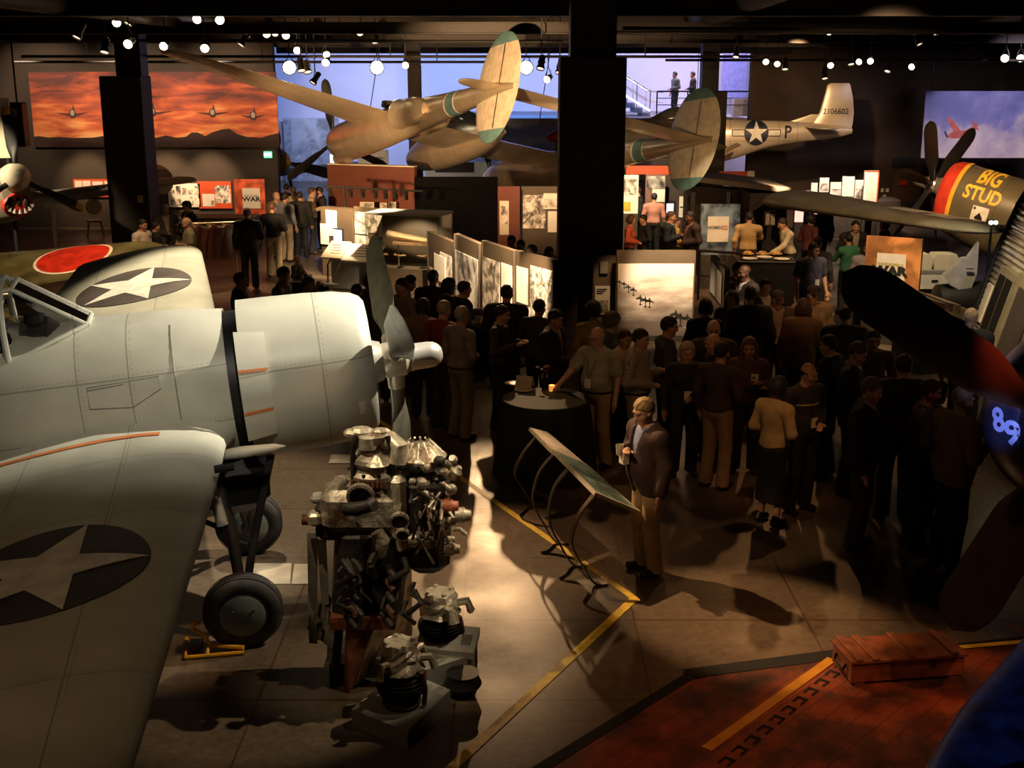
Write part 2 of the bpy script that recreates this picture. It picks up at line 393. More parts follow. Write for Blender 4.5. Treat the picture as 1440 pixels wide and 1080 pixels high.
    q = MB(); q.lathe([(-1.5, .02), (-1.46, .04), (-1.2, .05), (-.95, .035), (-.86, .005)], 12, 'X', Matrix.Translation((.05, -.76, -.36))); q.build('gun_camera_fairing', m_wc, r, True)
    q = MB(); q.cyl((-1.62, -.79, -.33), (-1.42, -.77, -.35), .028, n=10); q.build('pitot_cover', m_dark, r, True)
    # cockpit: windshield, bow frame, sill opening, instrument panel
    def arch(x, k=9, h=1.12, w=.40, base=.52): return [Vector((x, w*math.cos(PI*j/k)*(1 if .2 < j/k < .8 else 1.04), base+(h-base)*math.sin(PI*j/k)**.75)) for j in range(k+1)]
    bow = arch(-2.85)
    f = MB(); f.tube(bow, .026, 8)
    fl_ = [Vector((-2.25, .16, .695)), Vector((-2.25, -.16, .695))]; top_ = [Vector((-2.77, .17, 1.06)), Vector((-2.77, -.17, 1.06))]
    for i in (0, 1): f.tube([fl_[i], top_[i], bow[3 if i == 0 else 6]], .02, 8)
    f.tube([fl_[0], fl_[1]], .02, 8); f.tube([top_[0], top_[1]], .018, 8)
    for i, e in ((0, bow[0]), (1, bow[-1])): f.tube([fl_[i], (-2.5, fl_[i].y*2.1, .64), e], .02, 8)
    f.build('windshield_frame', m_wc, r, True)
    gl = MB(); gl.add([fl_[0], fl_[1], top_[1], top_[0]], [(0, 1, 2, 3)])
    for i, sgn in ((0, 1), (1, -1)):
        bb = bow[:4] if i == 0 else bow[::-1][:4]
        mid = Vector((-2.5, fl_[i].y*2.1, .64)); gl.add([fl_[i], mid, bb[0], bb[1], bb[2], bb[3], top_[i]], [(0, 1, 6), (1, 2, 3), (1, 3, 4), (1, 4, 6), (4, 5, 6)])
    gl.build('windshield_glass', m_glass, r)
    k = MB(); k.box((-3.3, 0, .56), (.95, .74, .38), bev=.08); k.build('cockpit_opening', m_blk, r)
    k = MB(); k.lathe([(-2.77, .3), (-2.55, .3), (-2.45, .2)], 24, 'X', Matrix.Translation((0, 0, .48))); k.sph((-2.61, .12, .77), .035); k.box((-2.65, -.08, .79), (.14, .08, .1), bev=.02); k.build('instrument_cowl', m_dark, r, True, 40)
    bow2 = [p+Vector((-.95, 0, .02)) for p in arch(-2.85, 9, 1.1, .41)]
    k = MB(); k.tube(bow2, .025, 8); k.tube([bow2[3], bow2[3]+Vector((-.7, 0, -.02))], .02, 8); k.tube([bow2[6], bow2[6]+Vector((-.7, 0, -.02))], .02, 8); k.build('canopy_frame', m_wc, r, True)
    # access panel outlines stand a hair proud of the skin
    k = MB()
    for line in ([(-2.28, -8), (-1.98, -8)], [(-2.28, 22), (-2.0, 24)], ):
        k.tube([fus_pt(S, x, math.radians(180-a), .002) for x, a in line], .004, 5)
    pl = [(-2.28, 10), (-2.28, 24), (-1.72, 27), (-1.72, 18), (-1.95, 8), (-2.28, 10)]
    k.tube([fus_pt(S, x, math.radians(180-a), .002) for x, a in pl], .004, 5)
    k.tube([fus_pt(S, -1.6, math.radians(180-a), .002) for a in range(-30, 80, 10)], .005, 5)
    k.build('panel_seam', M('seam grey', (.2, .21, .19), .6), r)
    t = MB(); fin(t, [(.3, -6.6, -8.0, .12), (.9, -6.9, -8.1, .1), (1.4, -7.2, -8.1, .07), (1.5, -7.5, -7.95, .03)]); wing(t, tipped([(0, -6.9, -8., .3, .12), (1.8, -7.3, -7.95, .3, .07)], .2)); wing(t, tipped([(0, -6.9, -8., .3, .12), (-1.8, -7.3, -7.95, .3, .07)], .2))
    t.build('tailplane', m_wc, r, True, 40)
    return r
wildcat()

# ---------------------------------------------------------------- twin boom fighter hung from the ceiling
m_p38 = SKIN_PANEL('bare metal tan', (.58, .48, .34), (2.2, 1.1, -.4, -2., -3.4, -5), (), .3, .6, .012, .2)
m_teal = M('teal trim paint', (.10, .20, .20), .45)
m_p38d = M('fabric tan', (.55, .47, .34), .5, .1)
def lightning():
    r = empty('twin_boom_aircraft', mat=pose((-1.365, 32.817, 2.768), 116.95, -7.22, 13.63), label='tan metal twin boom aircraft with two oval tail fins hanging nose away from ceiling', cat='aircraft')
    m = MB(); fuselage(m, smooth_secs([(-2.6, .18, .03, .04, .04, 2), (-1.8, .15, .25, .35, .3, 2), (-.8, .1, .42, .6, .45, 2), (.4, .05, .46, .72, .52, 2), (1.4, .0, .46, .56, .52, 2), (2.6, -.05, .36, .4, .42, 2), (3.3, -.1, .2, .2, .24, 2), (3.6, -.1, .03, .03, .03, 2)]), 32); m.build('cockpit_pod', m_p38, r, True, 40)
    m = MB(); fuselage(m, smooth_secs([(-.9, .5, .2, .16, .1, 2), (-.3, .6, .34, .32, .1, 2), (.5, .62, .36, .38, .1, 2), (1.3, .5, .25, .2, .1, 2)]), 24); m.build('canopy', M('canopy tinted', (.12, .12, .11), .12, 0, spec=.8), r, True)
    for sg in (1, -1):
        y = 2.44*sg
        B = smooth_secs([(-7.9, .1, .04, .06, .06, 2), (-7., .1, .14, .17, .17, 2), (-5.6, .06, .2, .24, .24, 2), (-4.4, .03, .25, .3, .3, 2), (-3.3, .0, .3, .36, .38, 2), (-2., -.05, .36, .4, .46, 2), (-.5, -.08, .4, .42, .56, 2.1), (1., -.1, .43, .43, .62, 2.1), (2.1, -.14, .42, .42, .6, 2.1), (2.75, -.15, .34, .34, .42, 2), (2.95, -.15, .25, .25, .27, 2)])
        m = MB(); fuselage(m, B, 36)
        Tm = Matrix.Translation((0, y, 0)); m.v = [tuple(Tm @ Vector(p)) for p in m.v]; bo = m.build('tail_boom', m_p38, r, True, 40)
        for q in (1, -1):  # radiator blister each side
            m = MB(); fuselage(m, smooth_secs([(-4.0, 0, .05, .12, .14, 2), (-3.7, 0, .2, .26, .3, 2.3), (-2.9, 0, .26, .3, .34, 2.5), (-2.45, 0, .27, .28, .32, 2.5), (-2.42, 0, .02, .02, .02, 2)]), 20)
            m.v = [(p[0], p[1]+y+q*.3, p[2]) for p in m.v]; m.build('radiator_scoop', m_p38, bo, True, 40)
        m = MB(); m.lathe([(2.95, .25), (3.1, .24), (3.3, .17), (3.45, .08), (3.5, .01)], 24, 'X', Matrix.Translation((0, y, -.15))); m.build('spinner', M('cream spinner', (.75, .7, .58), .35), r, True)
        for a in (-18, 102, 222):
            m = MB(); blade(m, 1.72, .27, math.radians(a), 3.1, .15, .05); m.v = [(p[0], p[1]+y, p[2]-.15) for p in m.v]; m.build('propeller_blade', m_blk, r, True, 40)
        m = MB(); m.lathe([(-.02, .3), (.1, .3), (.12, .2)], 20, 'Z', Matrix.Translation((-1.2, y, .36))); m.build('turbocharger', m_dark, bo, True, 30)
        m = MB(); m.cyl((1.6, y, -.72), (2.5, y, -.66), .13, .16, 14); m.build('chin_intake', m_p38, bo, True, 30)
        for x0 in (-5.05, -5.32):
            pass
        m = MB(); R = []
        for x in (-5.0, -5.35): R.append([tuple(Vector(fus_pt(B, x, 2*PI*j/32, .006))+Vector((0, y, 0))) for j in range(32)])
        m.rings(R, False, False); m.build('boom_band', m_teal, bo, True)
        m = MB()
        for x in (-4.97, -5.4): m.rings([[tuple(Vector(fus_pt(B, x+d, 2*PI*j/32, .008))+Vector((0, y, 0))) for j in range(32)] for d in (0, .04)], False, False)
        m.build('boom_band_edge', m_wht, bo, True)
        FS = [(z, -7.0+.85*math.sqrt(max(0, 1-((z-.16)/1.14)**2))*(1.0 if z > 0 else .95), -7.1-.98*math.sqrt(max(0, 1-((z-.16)/1.14)**2)), .14*math.sqrt(max(.02, 1-((z-.16)/1.14)**2))) for z in [.16+1.139*math.sin(PI*(i/18-.5)) for i in range(19)]]
        m = MB(); fin(m, [f for f in FS if -.75 < f[0] < 1.08], y); fo = m.build('tail_fin', m_p38d, r, True, 40)
        for k, sel in enumerate(([f for f in FS if f[0] >= .98], [f for f in FS if f[0] <= -.66])):
            m = MB(); fin(m, sel, y); m.build('fin_tip', m_teal, fo, True, 40)
        m = MB(); m.tube([(-7.3, y+sg*.07, z) for z in (-.7, 1.)], .008, 5); m.tube([(-7.3, y-sg*.07, z) for z in (-.7, 1.)], .008, 5); m.build('rudder_hinge', m_dark, fo)
        m = MB(); wing(m, tipped([(y, -6.7, -7.6, .12, .14), (y+sg*.55, -6.75, -7.5, .12, .12)], .28)); m.build('stabilizer_stub', m_p38, r, True, 40)
    m = MB(); wing(m, [(-2.44, -6.65, -7.7, .12, .15), (2.44, -6.65, -7.7, .12, .15)]); m.build('stabilizer', m_p38, r, True, 40)
    for sg in (1, -1):
        W = tipped([(0, .75, -1.9, .05, .46), (sg*2.44, .7, -1.75, .12, .4), (sg*4.5, .52, -1.3, .3, .3), (sg*7.3, .25, -.75, .54, .15)], .62)
        m = MB(); wing(m, W); m.build('wing', m_p38, r, True, 40)
    for p in ((.5, 2.44, .3), (.5, -2.44, .3)):
        m = MB(); m.cyl(p, (p[0], p[1], 4), .012, n=6); m.build('hanging_cable', m_dark, r)
    return r
lightning()

# ---------------------------------------------------------------- silver aircraft with star and bar
m_slv = SKIN_PANEL('silver airframe', (.70, .62, .50), (-4.3, -3.7, -2.1, -1.2), (-.1,), .36, .35, .01, .15)
def mustang():
    r = empty('single_engine_aircraft', mat=pose((5.15, 41.794, 2.559), 174.28, -.13, .41), label='silver aircraft with star and bar, letter P and black tail number, hanging at rear', cat='aircraft')
    S = smooth_secs([(-6.1, .22, .03, .08, .08, 2), (-5.6, .2, .12, .22, .2, 2), (-4.6, .17, .24, .33, .3, 2), (-3.4, .12, .36, .43, .45, 2), (-2.4, .06, .44, .5, .72, 2.1), (-1.4, .05, .46, .62, .95, 2.1), (-.4, .05, .46, .66, .8, 2.1), (.8, .03, .45, .58, .62, 2.1), (2.4, .0, .42, .46, .5, 2.1), (3.3, .0, .3, .3, .34, 2)])
    m = MB(); fuselage(m, S, 40); fu = m.build('fuselage', m_slv, r, True, 40)
    FZ = [(.2, -4.5, -6.05, .16), (.45, -4.75, -6.1, .15), (.8, -5.0, -6.12, .13), (1.3, -5.12, -6.05, .11), (1.68, -5.2, -5.95, .08), (1.75, -5.3, -5.9, .03)]
    m = MB(); fin(m, FZ); fi = m.build('tail_fin', m_slv, r, True, 40)
    m = MB(); fin(m, [(.38, -3.6, -4.9, .05), (.75, -4.75, -5.0, .03)]); m.build('dorsal_fillet', m_slv, r, True, 40)
    for sg in (1, -1):
        m = MB(); wing(m, tipped([(0, -4.5, -5.5, .35, .13), (sg*1.7, -4.75, -5.4, .35, .08)], .25)); m.build('stabilizer', m_slv, r, True, 40)
        m = MB(); wing(m, tipped([(0, .9, -1.75, -.42, .4), (sg*.6, .85, -1.7, -.4, .38), (sg*5.2, .2, -1.0, .02, .16)], .4)); m.build('wing', m_slv, r, True, 40)
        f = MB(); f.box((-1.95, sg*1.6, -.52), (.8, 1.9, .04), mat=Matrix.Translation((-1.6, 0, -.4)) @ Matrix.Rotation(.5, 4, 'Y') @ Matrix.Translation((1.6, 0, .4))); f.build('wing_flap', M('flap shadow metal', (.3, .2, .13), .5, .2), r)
    m = MB(); fuselage(m, smooth_secs([(-2.2, .5, .1, .1, .1, 2), (-1.2, .6, .3, .3, .2, 2), (-.2, .6, .33, .38, .2, 2), (.5, .5, .2, .15, .1, 2)]), 20); m.build('canopy', MATS['canopy tinted'], r, True)
    m = MB(); m.lathe([(3.3, .3), (3.7, .22), (3.95, .1), (4.02, .01)], 20, 'X'); m.build('spinner', m_red, r, True)
    for a in (45, 135, 225, 315):
        m = MB(); blade(m, 1.7, .26, math.radians(a), 3.5, .15, .05); m.build('propeller_blade', m_blk, r, True)
    SS = sorted(S); sd = 1      # port side faces the room
    def side(cx, cz):
        def fn(x, y, o=.008):
            X = cx-x; z = cz+y
            lo, hi = -PI/2, PI/2
            for _ in range(30):
                mid = (lo+hi)/2
                if fus_pt(SS, X, mid)[2] < z: lo = mid
                else: hi = mid
            p = Vector(fus_pt(SS, X, lo, o)); return p
        return fn
    fn = side(-2.95, .16); R = .40
    decal(S, rectp(R*4, R*.56), lambda x, y: fn(x, y, .006), 'insignia_bar_border', m_navy, fu, .08)
    decal(S, rectp(R*3.86, R*.42), lambda x, y: fn(x, y, .010), 'insignia_bar', m_wht, fu, .08)
    decal(S, disc(R), lambda x, y: fn(x, y, .014), 'insignia_disc', m_navy, fu, .08)
    decal(S, star(R*.97), lambda x, y: fn(x, y, .020), 'insignia_star', m_wht, fu, .08)
    textdecal('P', .55, side(-3.98, .17), 'code_letter', m_blk, fu, .012, .85)
    textdecal('2106602', .25, lambda x, y: (-5.52-x, .078, .84+y), 'tail_number', m_blk, fi, .004, .95, None)
    m = MB(); m.cyl((-1, 0, .6), (-1, 0, 3.5), .012, n=6); m.build('hanging_cable', m_dark, r)
    return r
mustang()

# ---------------------------------------------------------------- olive fighter with red cowl ring
def thunderbolt():
    r = empty('fighter_aircraft', mat=pose((9.62, 27.26, 2.18), 138.6, 12.6, 0), label='olive fighter with red nose ring and yellow BIG STUD lettering beside corrugated hut', cat='aircraft')
    m_ol = SKIN_PANEL('olive airframe', (.13, .115, .07), (-1.35, -2.4), (), .36, 0, .008, .2)
    S = smooth_secs([(-7.5, .3, .05, .2, .2, 2), (-5.5, .1, .4, .5, .6, 2), (-3.5, -.05, .62, .75, .95, 2), (-1.6, -.12, .7, .76, 1.02, 2), (-.9, -.1, .70, .74, .98, 2), (-.32, -.06, .67, .71, .88, 2), (-.3, -.06, .67, .71, .88, 2)])
    m = MB(); fuselage(m, S, 48); fu = m.build('fuselage', m_ol, r, True, 40)
    C = [(-.33, -.06, .685, .725, .89, 2), (-.14, -.05, .66, .70, .85, 2), (-.03, -.04, .6, .64, .78, 2), (0, -.04, .55, .59, .72, 2), (-.08+.06, -.04, .5, .54, .66, 2)]
    m = MB(); R = [[fus_pt([c, (c[0]+1e-5, *c[1:])], c[0], 2*PI*j/48) for j in range(48)] for c in C]; m.rings(R, False, False); m.build('nose_ring', m_red, r, True, 50)
    m = MB(); m.rings([[fus_pt([c, (c[0]+1e-5, *c[1:])], c[0], 2*PI*j/48, .012) for j in range(48)] for c in ((-.42, -.06, .685, .725, .9, 2), (-.33, -.06, .685, .725, .89, 2))], False, False); m.build('ring_edge', m_yel, r, True)
    m = MB(); m.lathe([(-.25, .62), (-.24, .01)], 32, 'X', Matrix.Translation((0, 0, -.06)), False, False); m.build('engine_face', m_blk, r)
    m = MB(); m.lathe([(-.2, .3), (.0, .28), (.2, .2), (.3, .14)], 24, 'X'); m.build('gearbox', m_chr, r, True, 35)
    m = MB(); m.lathe([(.22, .15), (.28, .18), (.45, .18), (.5, .13), (.72, .12), (.8, .08), (.83, .01)], 24, 'X'); m.build('propeller_hub', m_chr, r, True, 35)
    for k in range(4):
        m = MB(); blade(m, 1.9, .29, math.radians(-39.4+90*k), .35, .16, .07, twist=(62, 38)); b = m.build('propeller_blade', m_blk, r, True)
    T_ = r.matrix_basis.inverted(); o_ = T_ @ Vector((0, 0, EYE)); d_ = T_.to_3x3() @ ray(1262, 240); q = o_+d_*((.35-o_.x)/d_.x)
    m = MB(); blade(m, math.hypot(q.y, q.z), .30, math.atan2(-q.y, q.z), .35, .16, .07, twist=(62, 38)); m.build('propeller_blade', m_dark, r, True)
    S3 = sorted(S)
    def side(cx, cz):
        def fn(x, y, o=.01):
            X = cx-x; z = cz+y; lo, hi = -PI/2, PI/2
            for _ in range(30):
                mid = (lo+hi)/2
                if fus_pt(S3, X, mid)[2] < z: lo = mid
                else: hi = mid
            return Vector(fus_pt(S3, X, lo, o))
        return fn
    textdecal('BIG', .38, side(-.98, .52), 'lettering', M('yellow lettering', (.85, .55, .05), .5), fu, .012, .86)
    textdecal('STUD', .38, side(-1.0, .18), 'lettering', MATS['yellow lettering'], fu, .012, .86)
    cf = side(-1.08, -.26)
    decal(S, rectp(.36, .46), lambda x, y: cf(x, y+.03*x), 'playing_card', m_wht, fu, .08)
    sp = [(0, .11), (.035, .06), (.085, .0), (.085, -.04), (.05, -.055), (.015, -.03), (.03, -.09), (-.03, -.09), (-.015, -.03), (-.05, -.055), (-.085, -.04), (-.085, 0), (-.035, .06)]
    decal(S, sp, lambda x, y: cf(x, y, .016), 'card_spade', m_blk, fu, .05)
    for dx, dy in ((-.13, .17), (.13, -.17)): decal(S, [(p[0]*.35+dx, p[1]*.35+dy) for p in sp], lambda x, y: cf(x, y, .016), 'card_pip', m_blk, fu, .05)
    for sg in (-1,):
        m = MB(); wing(m, tipped([(0, -1.6, -4.4, -.45, .5), (sg*5.4, -2.1, -3.7, .05, .2)], .7)); w = m.build('wing', m_ol, r, True, 40)
        wheel(r, (-1.7, sg*2.3, -1.75), .4, .25, m_tyre, m_dark)
        g = MB(); g.cyl((-1.9, sg*2.2, -.4), (-1.7, sg*2.15, -1.7), .07, n=12); g.build('gear_strut', m_dark, r, True)
    t = MB(); fin(t, [(.3, -5.8, -7.5, .14), (1.6, -6.5, -7.4, .08)]); t.build('tail_fin', m_ol, r, True, 40)
    return r
thunderbolt()

# ---------------------------------------------------------------- dark blue fighter at the right edge
def corsair():
    hub = D(1512, 612, 8.2); fwd = Vector((-.42, -.9, .12)).normalized()
    x, y, z = basis(fwd); Mx = frame3(hub, x, y, z); inv = Mx.inverted()
    r = empty('fighter_aircraft', mat=Mx, label='dark blue fighter aircraft marked 89 at right edge with wide black propeller blades', cat='aircraft')
    m_bl = SKIN_PANEL('gloss navy airframe', (.008, .014, .05), (-1.5, -2.4), (), .3, 0, .006, .2)
    m_bk = M('propeller black', (.022, .016, .014), .42)
    for k, (u, v) in enumerate(((1184, 384), (1339, 886))):
        d = ray(u, v); o = Vector((0, 0, EYE)); q = inv @ (o+d*((hub-o).dot(fwd)/d.dot(fwd))); L = math.hypot(q.y, q.z); a = math.atan2(-q.y, q.z)
        m = MB(); blade(m, L, .43 if k == 0 else .44, a, 0, .12, .06, twist=(30, 8), t=.05); m.build('propeller_blade', m_bk, r, True)
        if k == 0: a0 = a
    m = MB(); blade(m, 2., .5, a0-2.2, 0, .12, .06, twist=(30, 8), t=.05); m.build('propeller_blade', m_bk, r, True)
    m = MB(); m.lathe([(-.2, .14), (-.12, .17), (.12, .17), (.2, .12), (.42, .11), (.5, .06), (.52, .005)], 24, 'X'); m.build('propeller_hub', M('hub grey', (.05, .05, .05), .4, .4), r, True, 35)
    m = MB(); m.lathe([(-.42, .34), (-.34, .35), (-.30, .385), (-.31, .43), (-.355, .50), (-.42, .565), (-.50, .61), (-.62, .645), (-.9, .675), (-1.45, .68), (-1.45, .6)], 72, 'X', cap0=False, cap1=False); cw = m.build('cowling', m_bl, r, True, 60)
    m = MB(); m.lathe([(-.6, .01), (-.6, .62)], 32, 'X', cap0=False, cap1=False); m.build('engine_face', m_blk, r)
    m = MB(); m.lathe([(-.6, .3), (-.35, .28), (-.15, .16)], 24, 'X'); m.build('gearbox', M('gearbox blue grey', (.03, .035, .05), .4), r, True, 30)
    Fz = smooth_secs([(-6.2, .2, .1, .2, .2, 2), (-4.6, .1, .35, .5, .5, 2), (-3., .0, .58, .75, .7, 2), (-1.45, 0, .66, .66, .66, 2)])
    m = MB(); fuselage(m, Fz, 40); m.build('fuselage', m_bl, r, True, 40)
    m = MB(); wing(m, tipped([(.3, -2., -4.2, -.5, .4), (1.5, -2., -4.1, -.8, .36), (2.6, -2.1, -3.8, -.5, .26)], .6)); m.build('wing', m_bl, r, True, 40)
    from mathutils.bvhtree import BVHTree
    T = BVHTree.FromPolygons([v.co.copy() for v in cw.data.vertices], [tuple(p.vertices) for p in cw.data.polygons]); eye = inv @ Vector((0, 0, EYE))
    for ch, (u, v), w_ in (('8', (1405, 592), .72), ('9', (1424, 610), .95)):
        def on(px, py):
            h, nr, _, _ = T.ray_cast(eye, (inv.to_3x3() @ ray(u+px-.12*py, v-py)).normalized())
            if h is None: return inv @ D(u+px, v-py, 8.4)
            return h+(nr if nr.dot(eye-h) > 0 else -nr)*.006
        textdecal(ch, 46, on, 'cowl_number', M('pale blue numeral', (.27, .34, .9), .5, noise=.05), cw, 1.5, w_, 9)
    return r
corsair()
def blue_panel():
    wp = [D(1500, 830, 6.0), D(1440, 903, 5.5), D(1388, 962, 5.1), D(1345, 1010, 4.8), D(1305, 1075, 4.45), D(1262, 1160, 4.1)]
    r = empty('aircraft_wing', Vector((wp[1].x+.9, wp[1].y, 0)), 0, 'satin dark blue wing panel in the lower right corner', 'wing'); o = r.location.copy()
    m = MB(); R = []; back = Vector((1.9, .75, -.1))
    for p in wp: R.append([tuple(p-o+back*c+Vector((0, 0, .34*af(c)))) for c in CH]+[tuple(p-o+back*c-Vector((0, 0, .26*af(c)))) for c in CH[1:-1][::-1]])
    m.rings(R); m.build('wing_skin', M('satin navy wing', (.012, .03, .13), .38, noise=.4, nscale=9), r, True, 40)
    m = MB(); m.cyl((.3, 0, 0), (.3, 0, wp[1].z+.0), .05, n=12); m.build('support_post', m_dark, r)
blue_panel()

# ---------------------------------------------------------------- nose-on fighter with painted mouth (far left)
def warhawk():
    r = empty('fighter_aircraft', mat=pose((-13.08, 30.5, 1.85), -51.9, 9.7, 0), label='nose-on grey fighter with big cream spinner and red painted mouth', cat='aircraft')
    m_tn = M('tan grey airframe', (.36, .31, .23), .45, nscale=3); m_gr = M('grey wing paint', (.36, .35, .31), .5, nscale=2)
    S = smooth_secs([(-6, .3, .05, .2, .2, 2), (-4, .1, .35, .5, .5, 2), (-2, .0, .46, .62, .66, 2), (0, -.06, .45, .55, .78, 2.1), (1.6, -.1, .42, .45, .82, 2.1), (2.6, -.1, .38, .4, .8, 2), (2.75, -.1, .34, .36, .7, 2)])
    m = MB(); fuselage(m, S, 32); m.build('fuselage', m_tn, r, True, 40)
    m = MB(); m.lathe([(2.7, .33), (2.95, .31), (3.2, .24), (3.4, .13), (3.5, .01)], 32, 'X', Matrix.Translation((0, 0, .02))); m.build('spinner', M('ivory spinner', (.8, .72, .56), .35, noise=.04), r, True)
    m = MB(); m.sph((2.66, 0, -.58), (.18, .37, .3), 20); m.build('painted_mouth', m_red, r, True)
    for sg in (-1, 0, 1):
        m = MB(); m.sph((2.78, sg*.17, -.55), (.08, .085, .15), 12); m.build('intake_opening', m_blk, r, True)
    for k in range(7):
        m = MB(); a = PI*(k+.5)/7; m.cyl((2.79, .3*math.cos(a), -.6-.2*math.sin(a)), (2.83, .24*math.cos(a), -.58-.12*math.sin(a)), .05, .004, 6); m.build('painted_tooth', m_wht, r)
    for a in (120, 0, -120):
        m = MB(); blade(m, 1.62, .28, math.radians(-a), 2.95, .2, .06); b = m.build('propeller_blade', m_blk, r, True)
        t = MB(); q = math.radians(-a); t.lathe([(0, .12), (.12, .105), (.2, .06), (.22, .005)], 12, 'Z', Matrix.Translation((2.95, 0, 0)) @ Matrix.Rotation(q, 4, 'X') @ Matrix.Translation((0, 0, 1.42)) @ Matrix.Diagonal((.35, 1, 1, 1))); t.build('blade_tip', m_blade_y, b, True)
    for sg in (1, -1):
        m = MB(); wing(m, tipped([(0, 1.35, -1.5, -.45, .42), (sg*5., .55, -1., -.05, .2)], .6)); w = m.build('wing', m_gr, r, True, 40)
        for k in range(3):
            g = MB(); g.cyl((1., sg*(2.3+.25*k), -.2), (1.35, sg*(2.3+.25*k), -.2), .025, n=8); g.build('gun_muzzle', m_dark, w)
        g = MB(); g.lathe([(0, .13), (.3, .15), (.62, .1), (.66, .01)], 16, 'X', Matrix.Translation((.75, sg*1.25, -.45))); g.build('gear_fairing', M('pale grey fairing', (.6, .58, .52), .45), r, True)
        g = MB(); g.cyl((1.2, sg*1.25, -.5), (1.05, sg*1.25, -1.75), .06, .05, 12); g.build('gear_leg', MATS['pale grey fairing'], r, True)
        wheel(r, (1.0, sg*1.25, -1.95), .36, .2, m_tyre, m_dark)
    return r
warhawk()

# ---------------------------------------------------------------- dark green wing with red disc behind the grey fighter
def oscar():
    tip = D(234, 352, 22.0); ctr = Vector((tip.x-5.0, 22.3, tip.z-.35))
    r = empty('fighter_aircraft', mat=pose(ctr, 86, 11, 0), label='dark green aircraft with pale green nose and red disc on wing, behind the grey fighter', cat='aircraft')
    m_gn = M('mottled green', (.10, .10, .045), .38, 0., noise=.35, nscale=1.6)
    m_bare = M('worn bare metal', (.45, .42, .36), .3, .8)
    S = smooth_secs([(-5.8, .5, .05, .15, .15, 2), (-3, .2, .35, .45, .45, 2), (-.5, .05, .5, .6, .6, 2), (1.4, 0, .58, .62, .62, 2)])
    m = MB(); fuselage(m, S, 32); m.build('fuselage', m_gn, r, True, 40)
    m = MB(); m.lathe([(1.3, .6), (1.38, .64), (1.8, .66), (2.2, .62), (2.45, .54), (2.55, .42), (2.5, .3)], 40, 'X'); m.build('cowling', M('grey green cowl', (.22, .25, .17), .4, noise=.2, nscale=3), r, True, 50)
    m = MB(); m.lathe([(2.4, .02), (2.6, .18), (2.8, .12), (2.86, .01)], 20, 'X'); m.build('spinner', m_chr, r, True)
    for sg in (1, -1):
        W = tipped([(0, 1.0, -1.7, -.3, .4), (sg*4.28, .85, -.75, .22, .18)], .72)
        m = MB(); wing(m, W); w = m.build('wing', m_gn, r, True, 40)
        cy = sg*3.3; cx = .02
        decal(W, disc(.70), lambda x, y: wing_pt(W, cx+x, cy+y, True, .005), 'disc_border', m_wht, w, .12)
        decal(W, disc(.645), lambda x, y: wing_pt(W, cx+x, cy+y, True, .010), 'red_disc', M('hinomaru red', (.55, .03, .015), .45, noise=.2, nscale=5), w, .12)
        m = MB(); WS = [s for s in W if abs(s[0]) >= 5.1]; 
        m.sph((.35, sg*4.84, .25), (.28, .12, .07), 12); m.build('wingtip_cap', m_bare, w, True)
        wheel(r, (.9, sg*1.4, -1.75), .33, .2, m_tyre, m_dark)
        g = MB(); g.cyl((.8, sg*1.4, -.3), (.9, sg*1.3, -1.7), .06, n=10); g.build('gear_strut', m_dark, r, True)
    return r
oscar()
# ---------------------------------------------------------------- parked aircraft seen only in part, further back
def grey_wing():
    tip = D(1415, 326, 22.6); root = D(1115, 279, 29.2)
    ax = (tip-root).normalized(); L = (tip-root).length
    x = Vector((0, 0, 1)).cross(ax).normalized(); z = ax.cross(x)*-1
    if z.z < 0: z = -z
    y = ax; x = y.cross(z); Mx = frame3(root, x, y, z)
    r = empty('aircraft_wing', mat=Mx, label='grey green wing with rounded tip crossing in front of the red nosed fighter', cat='wing')
    m_w = M('grey green wing', (.30, .28, .2), .42, noise=.12, nscale=2.)
    W = tipped([(.45, 1.1, -1.3, 0, .42), (L-.9, .75, -.75, .0, .2)], .9)
    m = MB(); wing(m, W); w = m.build('wing', m_w, r, True, 40)
    for a, b in ((L-3.1, L-2.2), (L-1.9, L-1.1)):
        vs, fs = poly2d([(-.1, a), (.35, a), (.35, b), (-.1, b)], .15, lambda X, Y: wing_pt(W, X, Y, True, .012)); q = MB(); q.add(vs, fs); q.build('white_wing_panel', m_wht, w)
    for dy in (.9, 3.2):
        g = MB(); g.cyl((.2, dy, -.1), (.2, dy, -1.6), .07, n=10); g.build('gear_strut', m_dark, r)
    m = MB()
    wing(m, [(.5, -1.0, -1.9, -.25, .16), (L*.55, -.7, -1.5, -.2, .12)]); m.build('shaded_underside', M('shaded underside green', (.17, .19, .13), .5), r, True)  # darker green slab standing for the shaded wing underside
grey_wing()
def roundel_plane():
    c = D(220, 254, 36.4); r = empty('parked_aircraft', mat=pose(c, 118, 0, 0), label='cream aircraft body with blue and red roundel behind the column', cat='aircraft')
    S = smooth_secs([(-.9, .05, .30, .36, .36, 2), (-.5, .05, .34, .42, .42, 2), (.6, 0, .4, .48, .5, 2), (1.2, 0, .42, .5, .52, 2)])
    m = MB(); fuselage(m, S, 28); fu = m.build('fuselage', M('sand paint', (.5, .46, .38), .5), r, True)
    for nm, rad, mt, o in (('roundel_ring', .42, m_navy, .01), ('roundel_band', .30, m_wht, .016), ('roundel_centre', .2, m_red, .022)):
        decal(S, disc(rad), lambda x, y: Vector(fus_pt(S, -.15-x, math.atan2(y, .42)*1.0, o)), nm, mt, fu, .1)
    m = MB(); m.cyl((.5, 0, -.4), (.5, 0, -c.z+.02), .1, n=10); m.build('display_stand', m_dark, r)
roundel_plane()
